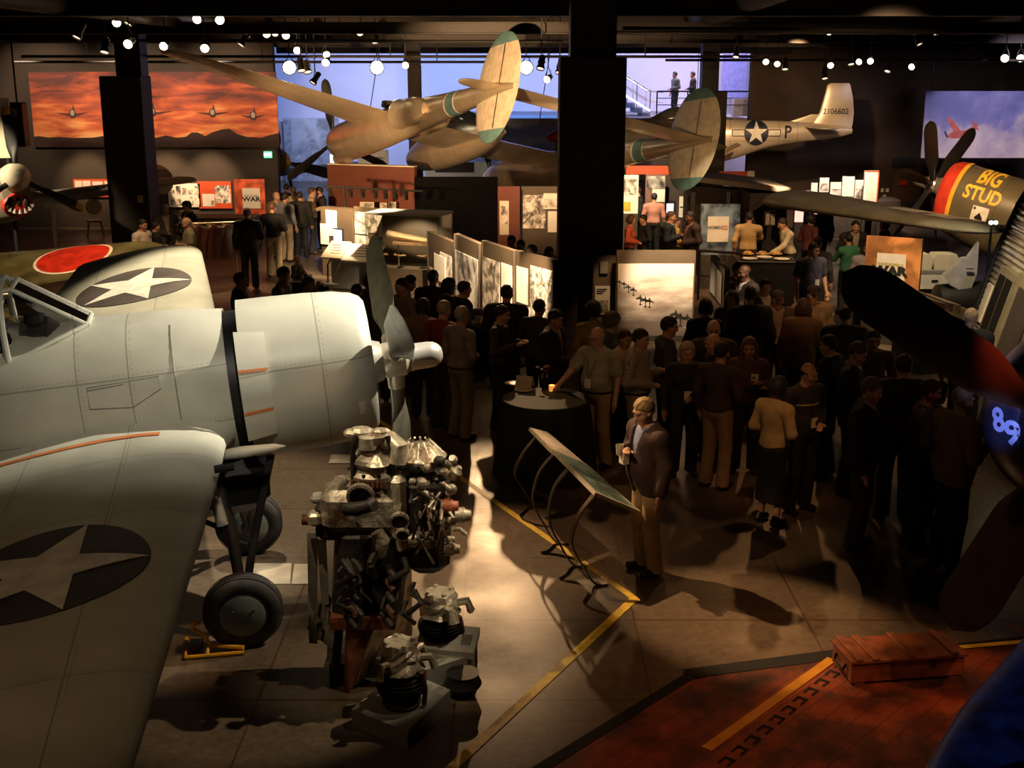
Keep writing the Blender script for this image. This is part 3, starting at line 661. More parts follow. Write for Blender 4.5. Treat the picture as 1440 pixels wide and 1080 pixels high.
def yellow_nose():
    c = D(392, 226, 43.0); r = empty('parked_aircraft', mat=pose(c, -62, 0, 0), label='yellow nosed aircraft with dark paddle blade by the pale mural, far left rear', cat='aircraft')
    m = MB(); m.lathe([(.0, .36), (.35, .34), (.62, .24), (.8, .1), (.86, .01)], 24, 'X'); m.build('spinner', m_yel, r, True)
    S = smooth_secs([(-4.5, .0, .1, .2, .2, 2), (-2, 0, .45, .5, .55, 2), (-.05, 0, .4, .42, .5, 2)])
    m = MB(); fuselage(m, S, 24); m.build('fuselage', M('pale blue grey', (.42, .46, .5), .45), r, True)
    for a in (-14, 106, 226):
        m = MB(); blade(m, 1.9, .42, math.radians(-a), .35, .2, .07); m.build('propeller_blade', m_dark, r, True)
    for sg in (1, -1):
        m = MB(); wing(m, tipped([(0, -.8, -2.6, -.55, .3), (sg*3.6, -1.1, -2.2, -.3, .14)], .4)); m.build('wing', MATS['pale blue grey'], r, True)
    m = MB(); m.cyl((-1.5, .8, -.5), (-1.3, .9, -c.z+.3), .06, n=8); m.cyl((-1.5, -.8, -.5), (-1.3, -.9, -c.z+.3), .06, n=8); m.sph((-1.3, .9, -c.z+.3), (.3, .1, .3)); m.sph((-1.3, -.9, -c.z+.3), (.3, .1, .3)); m.build('landing_gear', m_dark, r)
yellow_nose()
# ============================================================= THE HALL
def struct(o): o['kind'] = 'structure'; return o
def slab(name, lo, hi, mat): 
    m = MB(); m.box([(a+b)/2 for a, b in zip(lo, hi)], [b-a for a, b in zip(lo, hi)]); return struct(m.build(name, mat))
def floor_mat():
    m, nt, b = newmat('polished concrete'); L = nt.links; tc = OBJC(nt)
    sep = N(nt, 'ShaderNodeSeparateXYZ'); L.new(tc, sep.inputs[0])
    n1 = N(nt, 'ShaderNodeTexNoise'); n1.inputs['Scale'].default_value = .9; n1.inputs['Detail'].default_value = 8; n1.inputs['Roughness'].default_value = .65; L.new(tc, n1.inputs['Vector'])
    n2 = N(nt, 'ShaderNodeTexNoise'); n2.inputs['Scale'].default_value = 14; n2.inputs['Detail'].default_value = 6; L.new(tc, n2.inputs['Vector'])
    c = RAMP(nt, n1.outputs['Fac'], [(.3, (.07, .047, .029)), (.5, (.125, .088, .056)), (.7, (.185, .135, .09))])
    c = MIX(nt, .35, c, RAMP(nt, n2.outputs['Fac'], [(.35, (.055, .037, .024)), (.65, (.19, .14, .095))]))
    def joint(o, step, ph, w):
        f = MA(nt, 'FRACT', MA(nt, 'DIVIDE', MA(nt, 'ADD', MA(nt, 'SUBTRACT', o, ph), 100*step), step))
        return MA(nt, 'LESS_THAN', MA(nt, 'MINIMUM', f, MA(nt, 'SUBTRACT', 1., f)), w/step)
    j = MA(nt, 'MAXIMUM', joint(sep.outputs[0], 1.52, -.44, .010), joint(sep.outputs[1], 1.42, 8.55, .012))
    c = MIX(nt, j, c, (.075, .035, .018)); L.new(c, b.inputs['Base Color'])
    r = RAMP(nt, n1.outputs['Fac'], [(.3, (.5, .5, .5)), (.7, (.27, .27, .27))]); L.new(r, b.inputs['Roughness'])
    bp = N(nt, 'ShaderNodeBump'); bp.inputs['Strength'].default_value = .12; bp.inputs['Distance'].default_value = .01; L.new(n2.outputs['Fac'], bp.inputs['Height']); L.new(bp.outputs[0], b.inputs['Normal'])
    return m
m_floor = floor_mat()
m_blackwall = M('charcoal hall wall', (.030, .024, .02), .8, noise=.25, nscale=1.5)
m_brownwall = M('brown hall wall', (.055, .036, .025), .8, noise=.15, nscale=1.2)
m_taupe = M('taupe gallery wall', (.055, .04, .029), .8, noise=.08, nscale=1.)
m_ceil = M('black ceiling', (.010, .009, .009), .85)
m_rig = M('rigging black', (.016, .013, .011), .55)
m_galwall = M('pale gallery wall', (.60, .60, .72), .8, noise=.03, nscale=.6)
slab('floor', (-26, -4, -.2), (26, 62, 0), m_floor)
slab('ceiling', (-26, -4, 6.35), (26, 62, 6.6), m_ceil)
XR = D(389, 200, 38).x
slab('wall_left', (-24, 38, 0), (XR, 38.35, 6.35), m_taupe)
slab('wall_side', (-24.3, -4, 0), (-24, 38.35, 6.35), m_blackwall)
slab('wall_back', (-24, 55, 0), (18, 55.3, 6.35), m_galwall)
XB = D(1056, 100, 46).x
slab('wall_right', (XB, 46, 0), (26, 46.3, 6.35), m_brownwall)
slab('wall_far_right', (23.5, -4, 0), (23.8, 46, 6.35), m_blackwall)
# downstand below the ceiling at the gallery opening
slab('beam_gallery', (XR-1, 44, 5.30), (XB+1, 44.3, 6.35), m_ceil)
# raised gallery floor and stair at the back
zl = D(900, 166, 47).z
slab('floor_gallery', (D(600, 0, 47).x, 46.5, zl-.25), (D(1056, 0, 47).x, 55, zl), M('gallery concrete', (.3, .28, .3), .7))
# ---------------------------------------------------------------- columns
m_col = M('dark brown column paint', (.034, .022, .015), .7, noise=.2, nscale=2, bump=.1, bscale=40)
def column(u0, u1, Y, ztop, uu0, uu1, name, label):
    a, b = D(u0, 300, Y).x, D(u1, 300, Y).x; w = b-a
    r = struct(empty(name, ((a+b)/2, Y+w*.45, 0))); 
    m = MB(); m.box((0, 0, ztop/2), (w, w*.9, ztop), bev=.02); m.build('column_casing', m_col, r)
    a2, b2 = D(uu0, 60, Y).x, D(uu1, 60, Y).x
    m = MB(); m.box(((a2+b2)/2-(a+b)/2, 0, (ztop+6.35)/2), (b2-a2, (b2-a2), 6.35-ztop)); m.build('column_core', m_rig, r)
    return r
column(154, 211, 30.3, D(0, 107, 30.3).z, 157, 193, 'column_left', '')
cc = column(786, 877, 19.6, D(0, 80, 19.6).z, 803, 868, 'column_centre', '')
column(577, 595, 37, 4.9, 568, 590, 'column_middle', '')
column(977, 1016, 37, D(0, 128, 37).z, 990, 1014, 'column_right', '')
# side panel standing against the centre column
m = MB(); p = D(851, 300, 19.2); m.box((p.x, 19.25, .95), (.36, .3, 1.9), bev=.01); struct(m.build('trim_1', M('brown panel', (.14, .10, .065), .7)))
# ---------------------------------------------------------------- ceiling steel, ducts, pipes
for i, (Y, z, h) in enumerate(((21.5, 5.75, .28), (24.5, 5.9, .3), (27.5, 5.6, .22), (30.5, 5.8, .3), (34, 5.55, .22), (40, 5.6, .3))):
    m = MB(); m.box((0, Y, z), (44, .06, h)); m.box((0, Y, z+h/2), (44, .26, .03)); m.box((0, Y, z-h/2), (44, .26, .03)); struct(m.build('beam_%d' % (i+1), M('painted steel beam', (.028, .019, .013), .55)))
for i, (X, z, rr) in enumerate(((-8, 5.9, .28), (3.6, 6.0, .34), (10.5, 5.95, .3))):
    m = MB(); m.cyl((X, 14, z), (X+1.5, 44, z), rr, n=20); struct(m.build('ceiling_duct', m_rig, None, True, 40))
for k, (a, b) in enumerate((((-22, 26, 5.35), (2, 29, 5.35)), ((-12, 31, 5.05), (6, 31.5, 5.05)), ((2, 23, 5.45), (18, 27, 5.45)), ((4, 33, 4.98), (20, 34, 4.98)), ((-14, 35.5, 4.95), (0, 35.5, 4.95)))):
    m = MB(); m.cyl(a, b, .035, n=8); struct(m.build('lighting_pipe', m_rig, None, True))
    for t in (.15, .5, .85):
        q = Vector(a).lerp(Vector(b), t); m = MB(); m.cyl(q, (q.x, q.y, 6.36), .015, n=6); struct(m.build('pipe_hanger', m_rig))
# ---------------------------------------------------------------- ceiling spotlights
m_lampglow = M('lamp lens lit', (1, .9, .75), .3, emit=(1, .80, .52), estr=14)
m_lampdim = M('lamp lens dim', (1, .9, .75), .3, emit=(1, .72, .42), estr=3)
m_lampbig = M('flood lens lit', (1, .95, .85), .3, emit=(1, .90, .70), estr=30)
m_can = M('spotlight housing', (.05, .042, .035), .4, .4)
def spotlight(u, v, Y, lens, rad, label, group, tgt=None):
    p = D(u, v, Y); 
    d = (Vector((0, 0, EYE))-p).normalized() if lens is not m_lampdim else Vector((random.uniform(-.6, .6), -.5, -.8)).normalized()
    d = (d+Vector((random.uniform(-.35, .35), 0, -.25))).normalized() if lens is not m_lampbig else d
    r = empty('ceiling_spotlight', p, 0, label, 'spotlight', group)
    T = d.to_track_quat('Z', 'Y').to_matrix().to_4x4()
    m = MB(); m.lathe([(-.30, rad*.5), (-.28, rad*.75), (-.1, rad*.8), (-.02, rad*1.12), (.02, rad*1.15), (.02, rad*1.0), (-.01, rad*.98)], 16, 'Z', T, True, False); m.build('housing', m_can, r, True, 35)
    m = MB(); m.lathe([(-.008, .001), (-.008, rad*.97)], 16, 'Z', T, False, False); m.build('lens', lens, r)
    up = Vector((0, 0, 6.36))-Vector((0, 0, p.z)); sx = T @ Vector((rad*1.05, 0, -.12)); sy = T @ Vector((-rad*1.05, 0, -.12)); top = Vector((0, 0, rad+.16))-d*.1
    m = MB(); m.tube([sx, sx+(top-sx)*.7+T.to_3x3() @ Vector((.02, 0, 0)), top, sy+(top-sy)*.7, sy], .012, 6); m.build('yoke', m_can, r, True)
    m = MB(); m.cyl(top, (top.x, top.y, up.z), .014, n=6); m.build('drop_rod', m_rig, r)
    return r
G_, D_, B_ = m_lampglow, m_lampdim, m_lampbig
CL = [('above the sunset mural', 24, .085, [(218, 10, G_), (164, 32, G_), (177, 22, G_), (180, 33, D_), (180, 62, G_), (147, 73, D_), (230, 65, G_), (288, 68, G_), (277, 27, G_), (309, 28, G_), (108, 52, D_)]),
      ('in front of the hanging twin boom aircraft', 29, .085, [(387, 46, G_), (375, 48, G_), (402, 50, G_), (339, 63, D_), (418, 71, G_), (459, 77, G_), (458, 88, G_), (506, 45, G_), (528, 59, D_), (570, 92, G_), (424, 99, D_), (433, 101, D_), (440, 116, D_)]),
      ('beside the dark centre column', 27, .08, [(769, 112, G_), (786, 102, D_), (760, 96, D_)]),
      ('above the silver tail', 31, .075, [(1166, 45, G_), (1242, 41, G_), (1197, 40, D_), (1293, 62, D_), (1317, 47, D_), (1077, 87, G_), (1093, 90, G_), (1035, 80, D_), (1104, 97, D_), (1168, 92, G_), (1197, 90, D_), (1208, 87, G_), (1224, 86, G_), (1282, 94, G_), (1248, 100, D_), (1160, 110, D_)]),
      ('over the blue sky banner', 33, .10, [(1413, 82, G_), (1435, 82, G_)])]
ORD = ['first', 'second', 'third', 'fourth', 'fifth', 'sixth', 'seventh', 'eighth', 'ninth', 'tenth', 'eleventh', 'twelfth', 'thirteenth', 'fourteenth', 'fifteenth', 'sixteenth']
for where, Y, rad, L in CL:
    for i, (u, v, ln) in enumerate(sorted(L, key=lambda t: t[0])):
        spotlight(u, v, Y+(i*7 % 5)*.5, ln, rad, 'black ceiling spotlight %s, %s from the left' % (where, ORD[i]), 'ceiling spotlights '+where)
for u, nm in ((407, 'left of the tan wing'), (530, 'over the left boom of the hanging aircraft'), (740, 'right of the upright oval fin')):
    spotlight(u, 95, 33.5, m_lampbig, .17, 'large glaring floodlight %s' % nm, None)
# ---------------------------------------------------------------- murals and banners (flat prints on boards)
def sky_sunset():
    m, nt, b = newmat('sunset print'); L = nt.links; tc = OBJC(nt)
    mp = N(nt, 'ShaderNodeMapping'); mp.inputs['Scale'].default_value = (.55, 1, 2.6); L.new(tc, mp.inputs[0])
    n = N(nt, 'ShaderNodeTexNoise'); n.inputs['Scale'].default_value = 1.5; n.inputs['Detail'].default_value = 7; n.inputs['Distortion'].default_value = .4; L.new(mp.outputs[0], n.inputs['Vector'])
    sep = N(nt, 'ShaderNodeSeparateXYZ'); L.new(tc, sep.inputs[0])
    g = MA(nt, 'ADD', MA(nt, 'MULTIPLY', sep.outputs[2], -.20), n.outputs['Fac'])
    c = RAMP(nt, g, [(.28, (.13, .04, .035)), (.42, (.36, .075, .04)), (.54, (.62, .13, .045)), (.66, (.82, .27, .085)), (.8, (.95, .5, .2))]); L.new(c, b.inputs['Base Color']); b.inputs['Roughness'].default_value = .7; return m
def sky_day():
    m, nt, b = newmat('clouded sky print'); L = nt.links; tc = OBJC(nt)
    n = N(nt, 'ShaderNodeTexNoise'); n.inputs['Scale'].default_value = .75; n.inputs['Detail'].default_value = 8; n.inputs['Roughness'].default_value = .55; L.new(tc, n.inputs['Vector'])
    sep = N(nt, 'ShaderNodeSeparateXYZ'); L.new(tc, sep.inputs[0])
    g = MA(nt, 'ADD', MA(nt, 'MULTIPLY', sep.outputs[2], -.13), MA(nt, 'ADD', n.outputs['Fac'], .05))
    c = RAMP(nt, g, [(.4, (.14, .15, .38)), (.52, (.24, .24, .48)), (.6, (.52, .44, .52)), (.75, (.8, .68, .64))]); L.new(c, b.inputs['Base Color']); b.inputs['Roughness'].default_value = .6; return m
def board(name, label, cat, uL, uR, vT, vB, Y, mat, th=.05, parent=None, group=None, YR=None, Yz=None):
    """upright board between two sight lines; returns object with origin at its centre, local x along the board, z up"""
    YR = Y if YR is None else YR
    a, b = D(uL, vT, Y), D(uR, vT, YR); z1 = a.z; z0 = D(uL, vB, Y).z
    ax = Vector((b.x-a.x, b.y-a.y, 0)); w = ax.length; c = Vector(((a.x+b.x)/2, (a.y+b.y)/2, (z0+z1)/2))
    m = MB(); m.box((0, 0, 0), (w, th, z1-z0)); o = m.build(name, mat, None)
    o.location = c; o.rotation_euler = (0, 0, math.atan2(ax.y, ax.x)); tag(o, label, cat, group); o['w'] = w; o['h'] = z1-z0
    return o
def sub(o, name, mat, x0, x1, z0, z1, off=.03, th=.012, lab=None):
    """a sheet on the front of a board, in fractions of its width and height"""
    w, h = o['w'], o['h']; m = MB()
    m.box(((x0+x1-1)/2*w, -off, (z0+z1-1)/2*h), ((x1-x0)*w, th, (z1-z0)*h)); s = m.build(name, mat, o)
    if lab: s['label'] = lab
    return s
def flat(o, name, mat, pts, off=.05, th=.012):
    """a thin cut-out on a board from fractional outline points"""
    w, h = o['w'], o['h']; vs, fs = poly2d([((x-.5)*w, (z-.5)*h) for x, z in pts]); m = MB()
    m.add([(x, -off, y) for x, y, _ in vs], [f for f in fs]); return m.build(name, mat, o)
def words(o, txt, size, mat, x, z, off=.04, bold=.0, sx=1., name='lettering'):
    w, h = o['w'], o['h']; vs, fs = drape(text2d(txt, size, bold, sx), None, None); m = MB()
    m.add([((x-.5)*w+p[0], -off, (z-.5)*h+p[1]) for p in vs], fs); return m.build(name, mat, o)
mur = board('wall_mural', 'wide orange sunset mural with dark mountains and small approaching aircraft, high on left wall', 'mural', 40, 388, 101, 207, 37.965, sky_sunset(), .06)
m_mtn = M('mountain print', (.045, .018, .014), .7)
ridge = [(0, .14), (.02, .15), (.06, .13), (.1, .14), (.16, .125), (.24, .13), (.28, .15), (.36, .13), (.44, .14), (.5, .13), (.54, .16), (.58, .13), (.62, .14), (.645, .2), (.67, .2), (.7, .15), (.73, .2), (.77, .24), (.8, .25), (.83, .18), (.87, .14), (.93, .13), (.97, .17), (1, .19), (1, 0), (0, 0)]
flat(mur, 'mountain_silhouette', m_mtn, ridge, .036)
m_far = M('aircraft silhouette print', (.09, .035, .03), .7)
for i, (x, z, s) in enumerate(((.165, .46, .075), (.49, .48, .10), (.735, .47, .08), (.90, .43, .062))):
    flat(mur, 'aircraft_silhouette', m_far, [(x-s*.8, z-.006), (x-.013, z-.04), (x-.008, z-.07), (x+.008, z-.07), (x+.015, z-.04), (x+s*.8, z+.0), (x+s*.8, z+.006), (x+.015, z-.012), (x+.009, z+.05), (x+.005, z+.12), (x+.001, z+.05), (x-.010, z+.04), (x-.015, z-.012), (x-s*.8, z+.0)], .04)
    flat(mur, 'propeller_disc_print', M('cowl print', (.45, .36, .28), .6), [(x+.009*math.cos(t*PI/6), z+.040*math.sin(t*PI/6)) for t in range(12)], .044)
ban = board('hanging_banner', 'blue sky banner with white clouds and a red low wing aircraft, hanging at right', 'banner', 1302, 1470, 128, 222, 36, sky_day(), .05)
m_rp = M('red aircraft print', (.62, .13, .09), .6)
def B2(pts): return [((u-1302)/168., 1-(v-128)/94.) for u, v in pts]
flat(ban, 'printed_aircraft', m_rp, B2([(1336, 191), (1345, 184), (1334, 166), (1336, 164), (1344, 170), (1356, 184), (1362, 183), (1373, 177), (1370, 170), (1377, 174), (1381, 172), (1378, 178), (1382, 183), (1375, 181), (1364, 189), (1372, 205), (1366, 206), (1354, 194), (1342, 194)]), .032)
flat(ban, 'printed_propeller', m_blk, B2([(1332, 185), (1334, 184), (1338, 192), (1337, 194)]), .034)
for sx in (-.45, .45):
    m = MB(); m.cyl((sx*ban['w'], 0, ban['h']/2), (sx*ban['w'], 0, 6.36-ban.location.z), .012, n=6); m.build('hanging_cable', m_rig, ban)
# ============================================================= EXHIBITS
def photo_mat(name, tint=(1, .9, .78), seed=0., sc=3., lo=.03, hi=.92, band=.0):
    """an enlarged monochrome photograph: soft blotches, shapes and grain"""
    m, nt, b = newmat(name); L = nt.links; tc = OBJC(nt)
    mp = N(nt, 'ShaderNodeMapping'); mp.inputs['Location'].default_value = (seed, seed*1.7, seed*.6); L.new(tc, mp.inputs[0])
    n = N(nt, 'ShaderNodeTexNoise'); n.inputs['Scale'].default_value = sc; n.inputs['Detail'].default_value = 6; n.inputs['Distortion'].default_value = 1.2; L.new(mp.outputs[0], n.inputs['Vector'])
    v = N(nt, 'ShaderNodeTexVoronoi'); v.inputs['Scale'].default_value = sc*3; L.new(mp.outputs[0], v.inputs['Vector'])
    f = MA(nt, 'ADD', MA(nt, 'MULTIPLY', n.outputs['Fac'], .95), MA(nt, 'MULTIPLY', v.outputs['Distance'], .10))
    t = lambda k: tuple(k*c for c in tint)
    c = RAMP(nt, f, [(.34, t(lo)), (.46, t(lo+(hi-lo)*.25)), (.56, t(lo+(hi-lo)*.7)), (.66, t(hi))]); L.new(c, b.inputs['Base Color']); b.inputs['Roughness'].default_value = .55; return m
PH = [photo_mat('monochrome print %s' % k, tint, sd, sc) for k, tint, sd, sc in (('a', (1, .9, .78), 1., 3.), ('b', (.95, .82, .68), 5., 4.5), ('c', (1, .93, .85), 9., 2.2), ('d', (1, .88, .76), 14., 6.))]
m_paper = M('white print paper', (.82, .76, .66), .6, noise=.03)
m_cream = M('cream sheet', (.75, .66, .5), .6, noise=.05)
m_pan = M('exhibit panel brown', (.085, .058, .034), .6, noise=.12, nscale=1.5)
m_pand = M('exhibit panel dark', (.05, .038, .028), .6)
m_ored = M('orange red board', (.68, .09, .025), .55, noise=.1, nscale=3)
m_ink = M('printing ink', (.02, .018, .016), .6)
m_screen = M('screen lit', (.3, .4, .8), .3, emit=(.45, .55, 1.), estr=1.6)
m_scrw = M('screen page lit', (.8, .85, 1.), .3, emit=(.85, .9, 1.), estr=2.2)
m_bez = M('screen bezel', (.02, .02, .02), .4)
m_wood = M('display wood', (.26, .15, .07), .5, noise=.2)
m_greyp = M('grey plinth paint', (.26, .25, .22), .55, noise=.06)
# ---- on the mural wall
b = board('photo_display', 'red framed board of four small white pages on left wall', 'display board', 103, 158, 252, 277, 37.965, m_ored, .06)
for x0, x1, z0, z1 in ((.04, .22, .4, .92), (.24, .44, .4, .92), (.04, .44, .08, .34), (.49, .76, .1, .88), (.8, .97, .25, .9)): sub(b, 'page', m_paper, x0, x1, z0, z1)
b = board('photo_display', 'white wall board crowded with small pictures beside column', 'display board', 236, 281, 258, 291, 37.965, m_paper, .06)
for i in range(10): x, z = .06+.19*(i % 5), .08+.46*(i//5); sub(b, 'picture', PH[i % 4], x, x+.14, z, z+.36-.08*(i % 3))
b = board('photo_display', 'orange wall board with one page and one large photograph', 'display board', 278, 325, 255, 293, 37.965, m_ored, .06)
sub(b, 'page', m_paper, .12, .48, .08, .54); sub(b, 'photograph', PH[3], .5, .97, .2, .85); sub(b, 'caption_photo', PH[1], .38, .46, .14, .3, .045)
b = board('freestanding_sign', 'tall red title sign with white square reading WAR', 'sign', 329, 372, 252, 303, 35.5, M('mottled red title board', (.70, .12, .05), .5, noise=.35, nscale=4), .08)
s = sub(b, 'title_sheet', m_paper, .26, .84, .2, .76, .05); 
words(b, 'THE PACIFIC', .075, m_ink, .55, .54, .062); words(b, 'WAR', .17, m_ink, .55, .45, .062, .006, 1.3)
for x in (-.3, .3): m = MB(); m.box((x, 0, -(b.location.z+b['h']/2)/2), (.06, .06, b.location.z-b['h']/2)); m.build('sign_post', m_dark, b); b.children[-1].location = (0, 0, 0); 
b = board('exit_sign', 'small lit green EXIT sign at right end of left wall', 'sign', 371, 382, 213, 222, 37.965, M('exit sign green', (.1, .5, .3), .4, emit=(.25, .95, .55), estr=1.3), .06)
words(b, 'EXIT', .11, M('exit letters', (.9, 1, .9), .4, emit=(.9, 1, .9), estr=2.), .5, .5, .036, .002, 1.1)
b = board('paper_notice', 'small pale notice taped to left column', 'notice', 193, 201, 275, 285, 30.25, m_cream, .01)
b = board('side_board', 'tall cream board at far left edge of the hall', 'board', -8, 12, 138, 222, 29, m_cream, .06)
m = MB(); m.cyl((0, .05, -b.location.z), (0, .05, -b['h']/2), .05, n=10); m.build('board_post', m_dark, b)
r = empty('loudspeaker', D(22, 170, 33), 0, 'black wall loudspeaker with two amber cones, upper far left', 'speaker')
m = MB(); m.box((0, .15, -.1), (.42, .4, 1.15), bev=.03); m.build('cabinet', m_blk, r)
for z, q, mt in ((.22, .11, M('amber cone', (.5, .25, .05), .5)), (-.3, .09, M('dull amber cone', (.2, .09, .02), .5))):
    m = MB(); m.lathe([(0, q), (.02, q*.9), (.05, q*.3)], 20, 'Z', Matrix.Translation((-.02, -.06, z)) @ Matrix.Rotation(-PI/2, 4, 'X')); m.build('cone', mt, r, True)
m = MB(); m.cyl((0, .2, .4), (0, .2, 6.36-r.location.z), .025, n=8); m.build('mounting_pole', m_rig, r)
p = G(135, 333, 0); r = empty('wooden_chair', p, .3, 'plain wooden chair with round back standing by the left column', 'chair')
for x, y in ((-.2, -.2), (.2, -.2), (-.2, .2), (.2, .2)): m = MB(); m.cyl((x*1.15, y*1.15, 0), (x*.8, y*.8, .46), .022, n=8); m.build('leg', m_wood, r)
m = MB(); m.lathe([(.44, .22), (.46, .24), (.49, .23)], 20); m.build('seat', m_wood, r, True)
m = MB(); m.lathe([(-.02, .23), (.02, .23)], 24, 'Z', Matrix.Translation((0, .2, .85)) @ Matrix.Rotation(PI/2-.15, 4, 'X')); m.build('backrest', m_cream, r, True)
p = G(298, 350, 0); m = MB(); m.box((p.x, p.y+.5, .42), (2.3, 1.0, .84), bev=.02); tag(m.build('display_plinth', M('grey brown plinth', (.2, .16, .12), .6)), 'long low grey brown plinth below the orange wall board', 'plinth')
# leather jackets on a wheeled rail
p = G(300, 402, 0); r = empty('clothes_rail', p, .25, 'metal rail holding leather flight jackets', 'rail')
for x in (-.55, .55): m = MB(); m.cyl((x, 0, .06), (x, 0, 1.42), .018, n=8); m.build('rail_post', m_chr, r); m = MB(); m.box((x, 0, .05), (.05, .5, .05)); m.build('foot', m_chr, r)
m = MB(); m.cyl((-.58, 0, 1.42), (.58, 0, 1.42), .018, n=8); m.build('top_bar', m_chr, r)
for i, (x, c) in enumerate(((-.28, (.09, .035, .015)), (.05, (.11, .04, .02)), (.36, (.07, .028, .014)))):
    q = Matrix.Translation(p) @ Matrix.Rotation(.25, 4, 'Z') @ Matrix.Translation((x, 0, 0)) @ Matrix.Rotation(.9, 4, 'Z')
    j = empty('leather_jacket', mat=q, label='brown leather flight jacket with fur collar on the rail, %s from left' % ORD[i], cat='jacket', group='leather flight jackets on the rail')
    m = MB(); m.rings([[(hw*math.cos(2*PI*k/16), hd*math.sin(2*PI*k/16), z) for k in range(16)] for z, hw, hd in ((.66, .22, .1), (.75, .235, .11), (1.0, .24, .12), (1.2, .24, .12), (1.33, .2, .09), (1.38, .09, .07))]); m.build('jacket_body', M('brown leather %d' % i, c, .4, bump=.3, bscale=25), j, True)
    for sg in (-1, 1): m = MB(); m.tube([(sg*.2, 0, 1.3), (sg*.29, .02, 1.05), (sg*.3, .05, .72)], [.09, .08, .065], 10); m.build('sleeve', MATS['brown leather %d' % i], j, True)
    m = MB(); m.tube([(-.1, -.05, 1.30), (-.08, .06, 1.39), (.08, .06, 1.39), (.1, -.05, 1.30)], .045, 8); m.build('fur_collar', M('tan fur collar', (.42, .26, .14), .9, bump=.5, bscale=90), j, True)
# ---- kiosk wall and reading rail left of the glass case
b = board('exhibit_panel', 'dark exhibit panel with two white sheets and a small blue screen', 'display panel', 456, 500, 290, 404, 28.9, m_pan, .25, YR=28.3)
sub(b, 'sheet', m_paper, .18, .52, .66, .97, .14); sub(b, 'sheet', m_paper, .0, .26, .55, .80, .155)
s = sub(b, 'screen', m_bez, .42, .72, .52, .76, .15, .04); sub(b, 'screen_glass', m_screen, .44, .70, .535, .745, .175); sub(b, 'screen_page', m_scrw, .50, .63, .57, .71, .185)
p = G(505, 402, 0)+Vector((-.12, -.3, 0)); r = empty('reading_desk', p, -.35, 'low grey reading desk with two sloped display pages', 'desk')
m = MB(); m.box((0, .2, .33), (1.0, .42, .66)); m.box((0, .1, .06), (1.2, .7, .08)); m.build('desk_body', m_greyp, r)
for x, w, mt, dz in ((-.42, .5, m_cream, .04), (.25, .82, m_paper, 0)):
    T = Matrix.Translation((x, .1, .78+dz)) @ Matrix.Rotation(.5, 4, 'X'); m = MB(); m.box((0, 0, 0), (w, .62, .04), mat=T); s = m.build('sloped_page', mt, r)
    for k in range(4): m = MB(); m.box((-.1*w+.06*k*w, .16-.1*k, .022), (w*.5, .02, .004), mat=T); m.build('text_line', m_ink, s)
m = MB(); m.tube([(-.55, -.1, .02), (-.62, .05, .5), (-.5, .1, .7)], .02, 6); m.build('support_strut', m_dark, r)
# ---- glass case with photo collage
b = board('photo_collage_panel', 'brown wall panel covered by a collage of lit black and white photographs', 'display panel', 499, 553, 290, 402, 28.3, m_pan, .08, YR=27.5)
for i, (x0, x1, z0, z1) in enumerate(((.03, .36, .67, .94), (.38, .62, .7, .92), (.63, .97, .66, .95), (.02, .36, .40, .65), (.37, .6, .42, .62), (.5, .8, .12, .38), (.62, .95, .40, .62), (.05, .45, .2, .38))): sub(b, 'photograph', PH[i % 4] if i != 2 else m_paper, x0, x1, z0, z1, .05+.004*(i % 2))
r = empty('glass_display_case', Vector((D(577, 372, 26.7).x, 26.7, 0)), -.32, 'large glass case lit from inside with a long tan relic and small models', 'display case')
m = MB(); m.box((0, 0, .28), (1.7, .9, .56), bev=.01); m.build('case_base', m_pan, r)
m = MB(); m.box((0, 0, 1.72), (1.7, .9, .05)); m.build('case_top', m_greyp, r)
m = MB(); m.box((0, .43, 1.13), (1.68, .03, 1.14)); m.build('case_back', m_pan, r)
for x in (-.84, .84):
    m = MB(); m.box((x, 0, 1.13), (.012, .88, 1.14)); m.build('case_glass', m_glass, r)
m = MB(); m.box((0, -.44, 1.13), (1.68, .012, 1.14)); m.build('case_glass', m_glass, r)
R_ = r.matrix_world if False else Matrix.Translation(r.location) @ Matrix.Rotation(-.32, 4, 'Z')
q = empty('long_relic', mat=R_ @ Matrix.Translation((.1, -.05, 1.12)), label='long tan gun barrel relic lying on its cradle inside the glass case', cat='relic')
m = MB(); m.cyl((-.62, .05, .12), (.62, -.05, -.02), .085, .06, 14); m.build('barrel', M('tan relic metal', (.6, .42, .22), .35, .3), q, True, 40); m = MB(); m.box((.0, 0, -.06), (.9, .2, .06)); m.build('cradle', m_wood, q)
for x in (-.35, .35): m = MB(); m.cyl((x, 0, -.55), (x, 0, -.05), .015, n=6); m.build('cradle_post', m_chr, q)
for i, (x, y, nm) in enumerate(((-.55, -.25, 'left'), (-.1, -.3, 'centre'), (.4, -.25, 'right'))):
    q = empty('small_aircraft_model', mat=R_ @ Matrix.Translation((x, y, .6)), label='tiny bronze aircraft model on a stalk at the %s of the glass case' % nm, cat='model', group='models in the glass case')
    m = MB(); m.cyl((0, 0, -.04), (0, 0, .2), .008, n=6); m.lathe([(-.04, .07), (-.02, .07)], 12); m.build('stalk', m_dark, q)
    m = MB(); m.sph((0, 0, .22), (.15, .025, .025), 10); m.box((.03, 0, .225), (.06, .3, .01)); m.box((-.13, 0, .24), (.03, .1, .01)); m.box((-.13, 0, .26), (.03, .01, .06)); m.build('model_body', M('bronze model', (.5, .3, .12), .3, .7), q, True, 40)
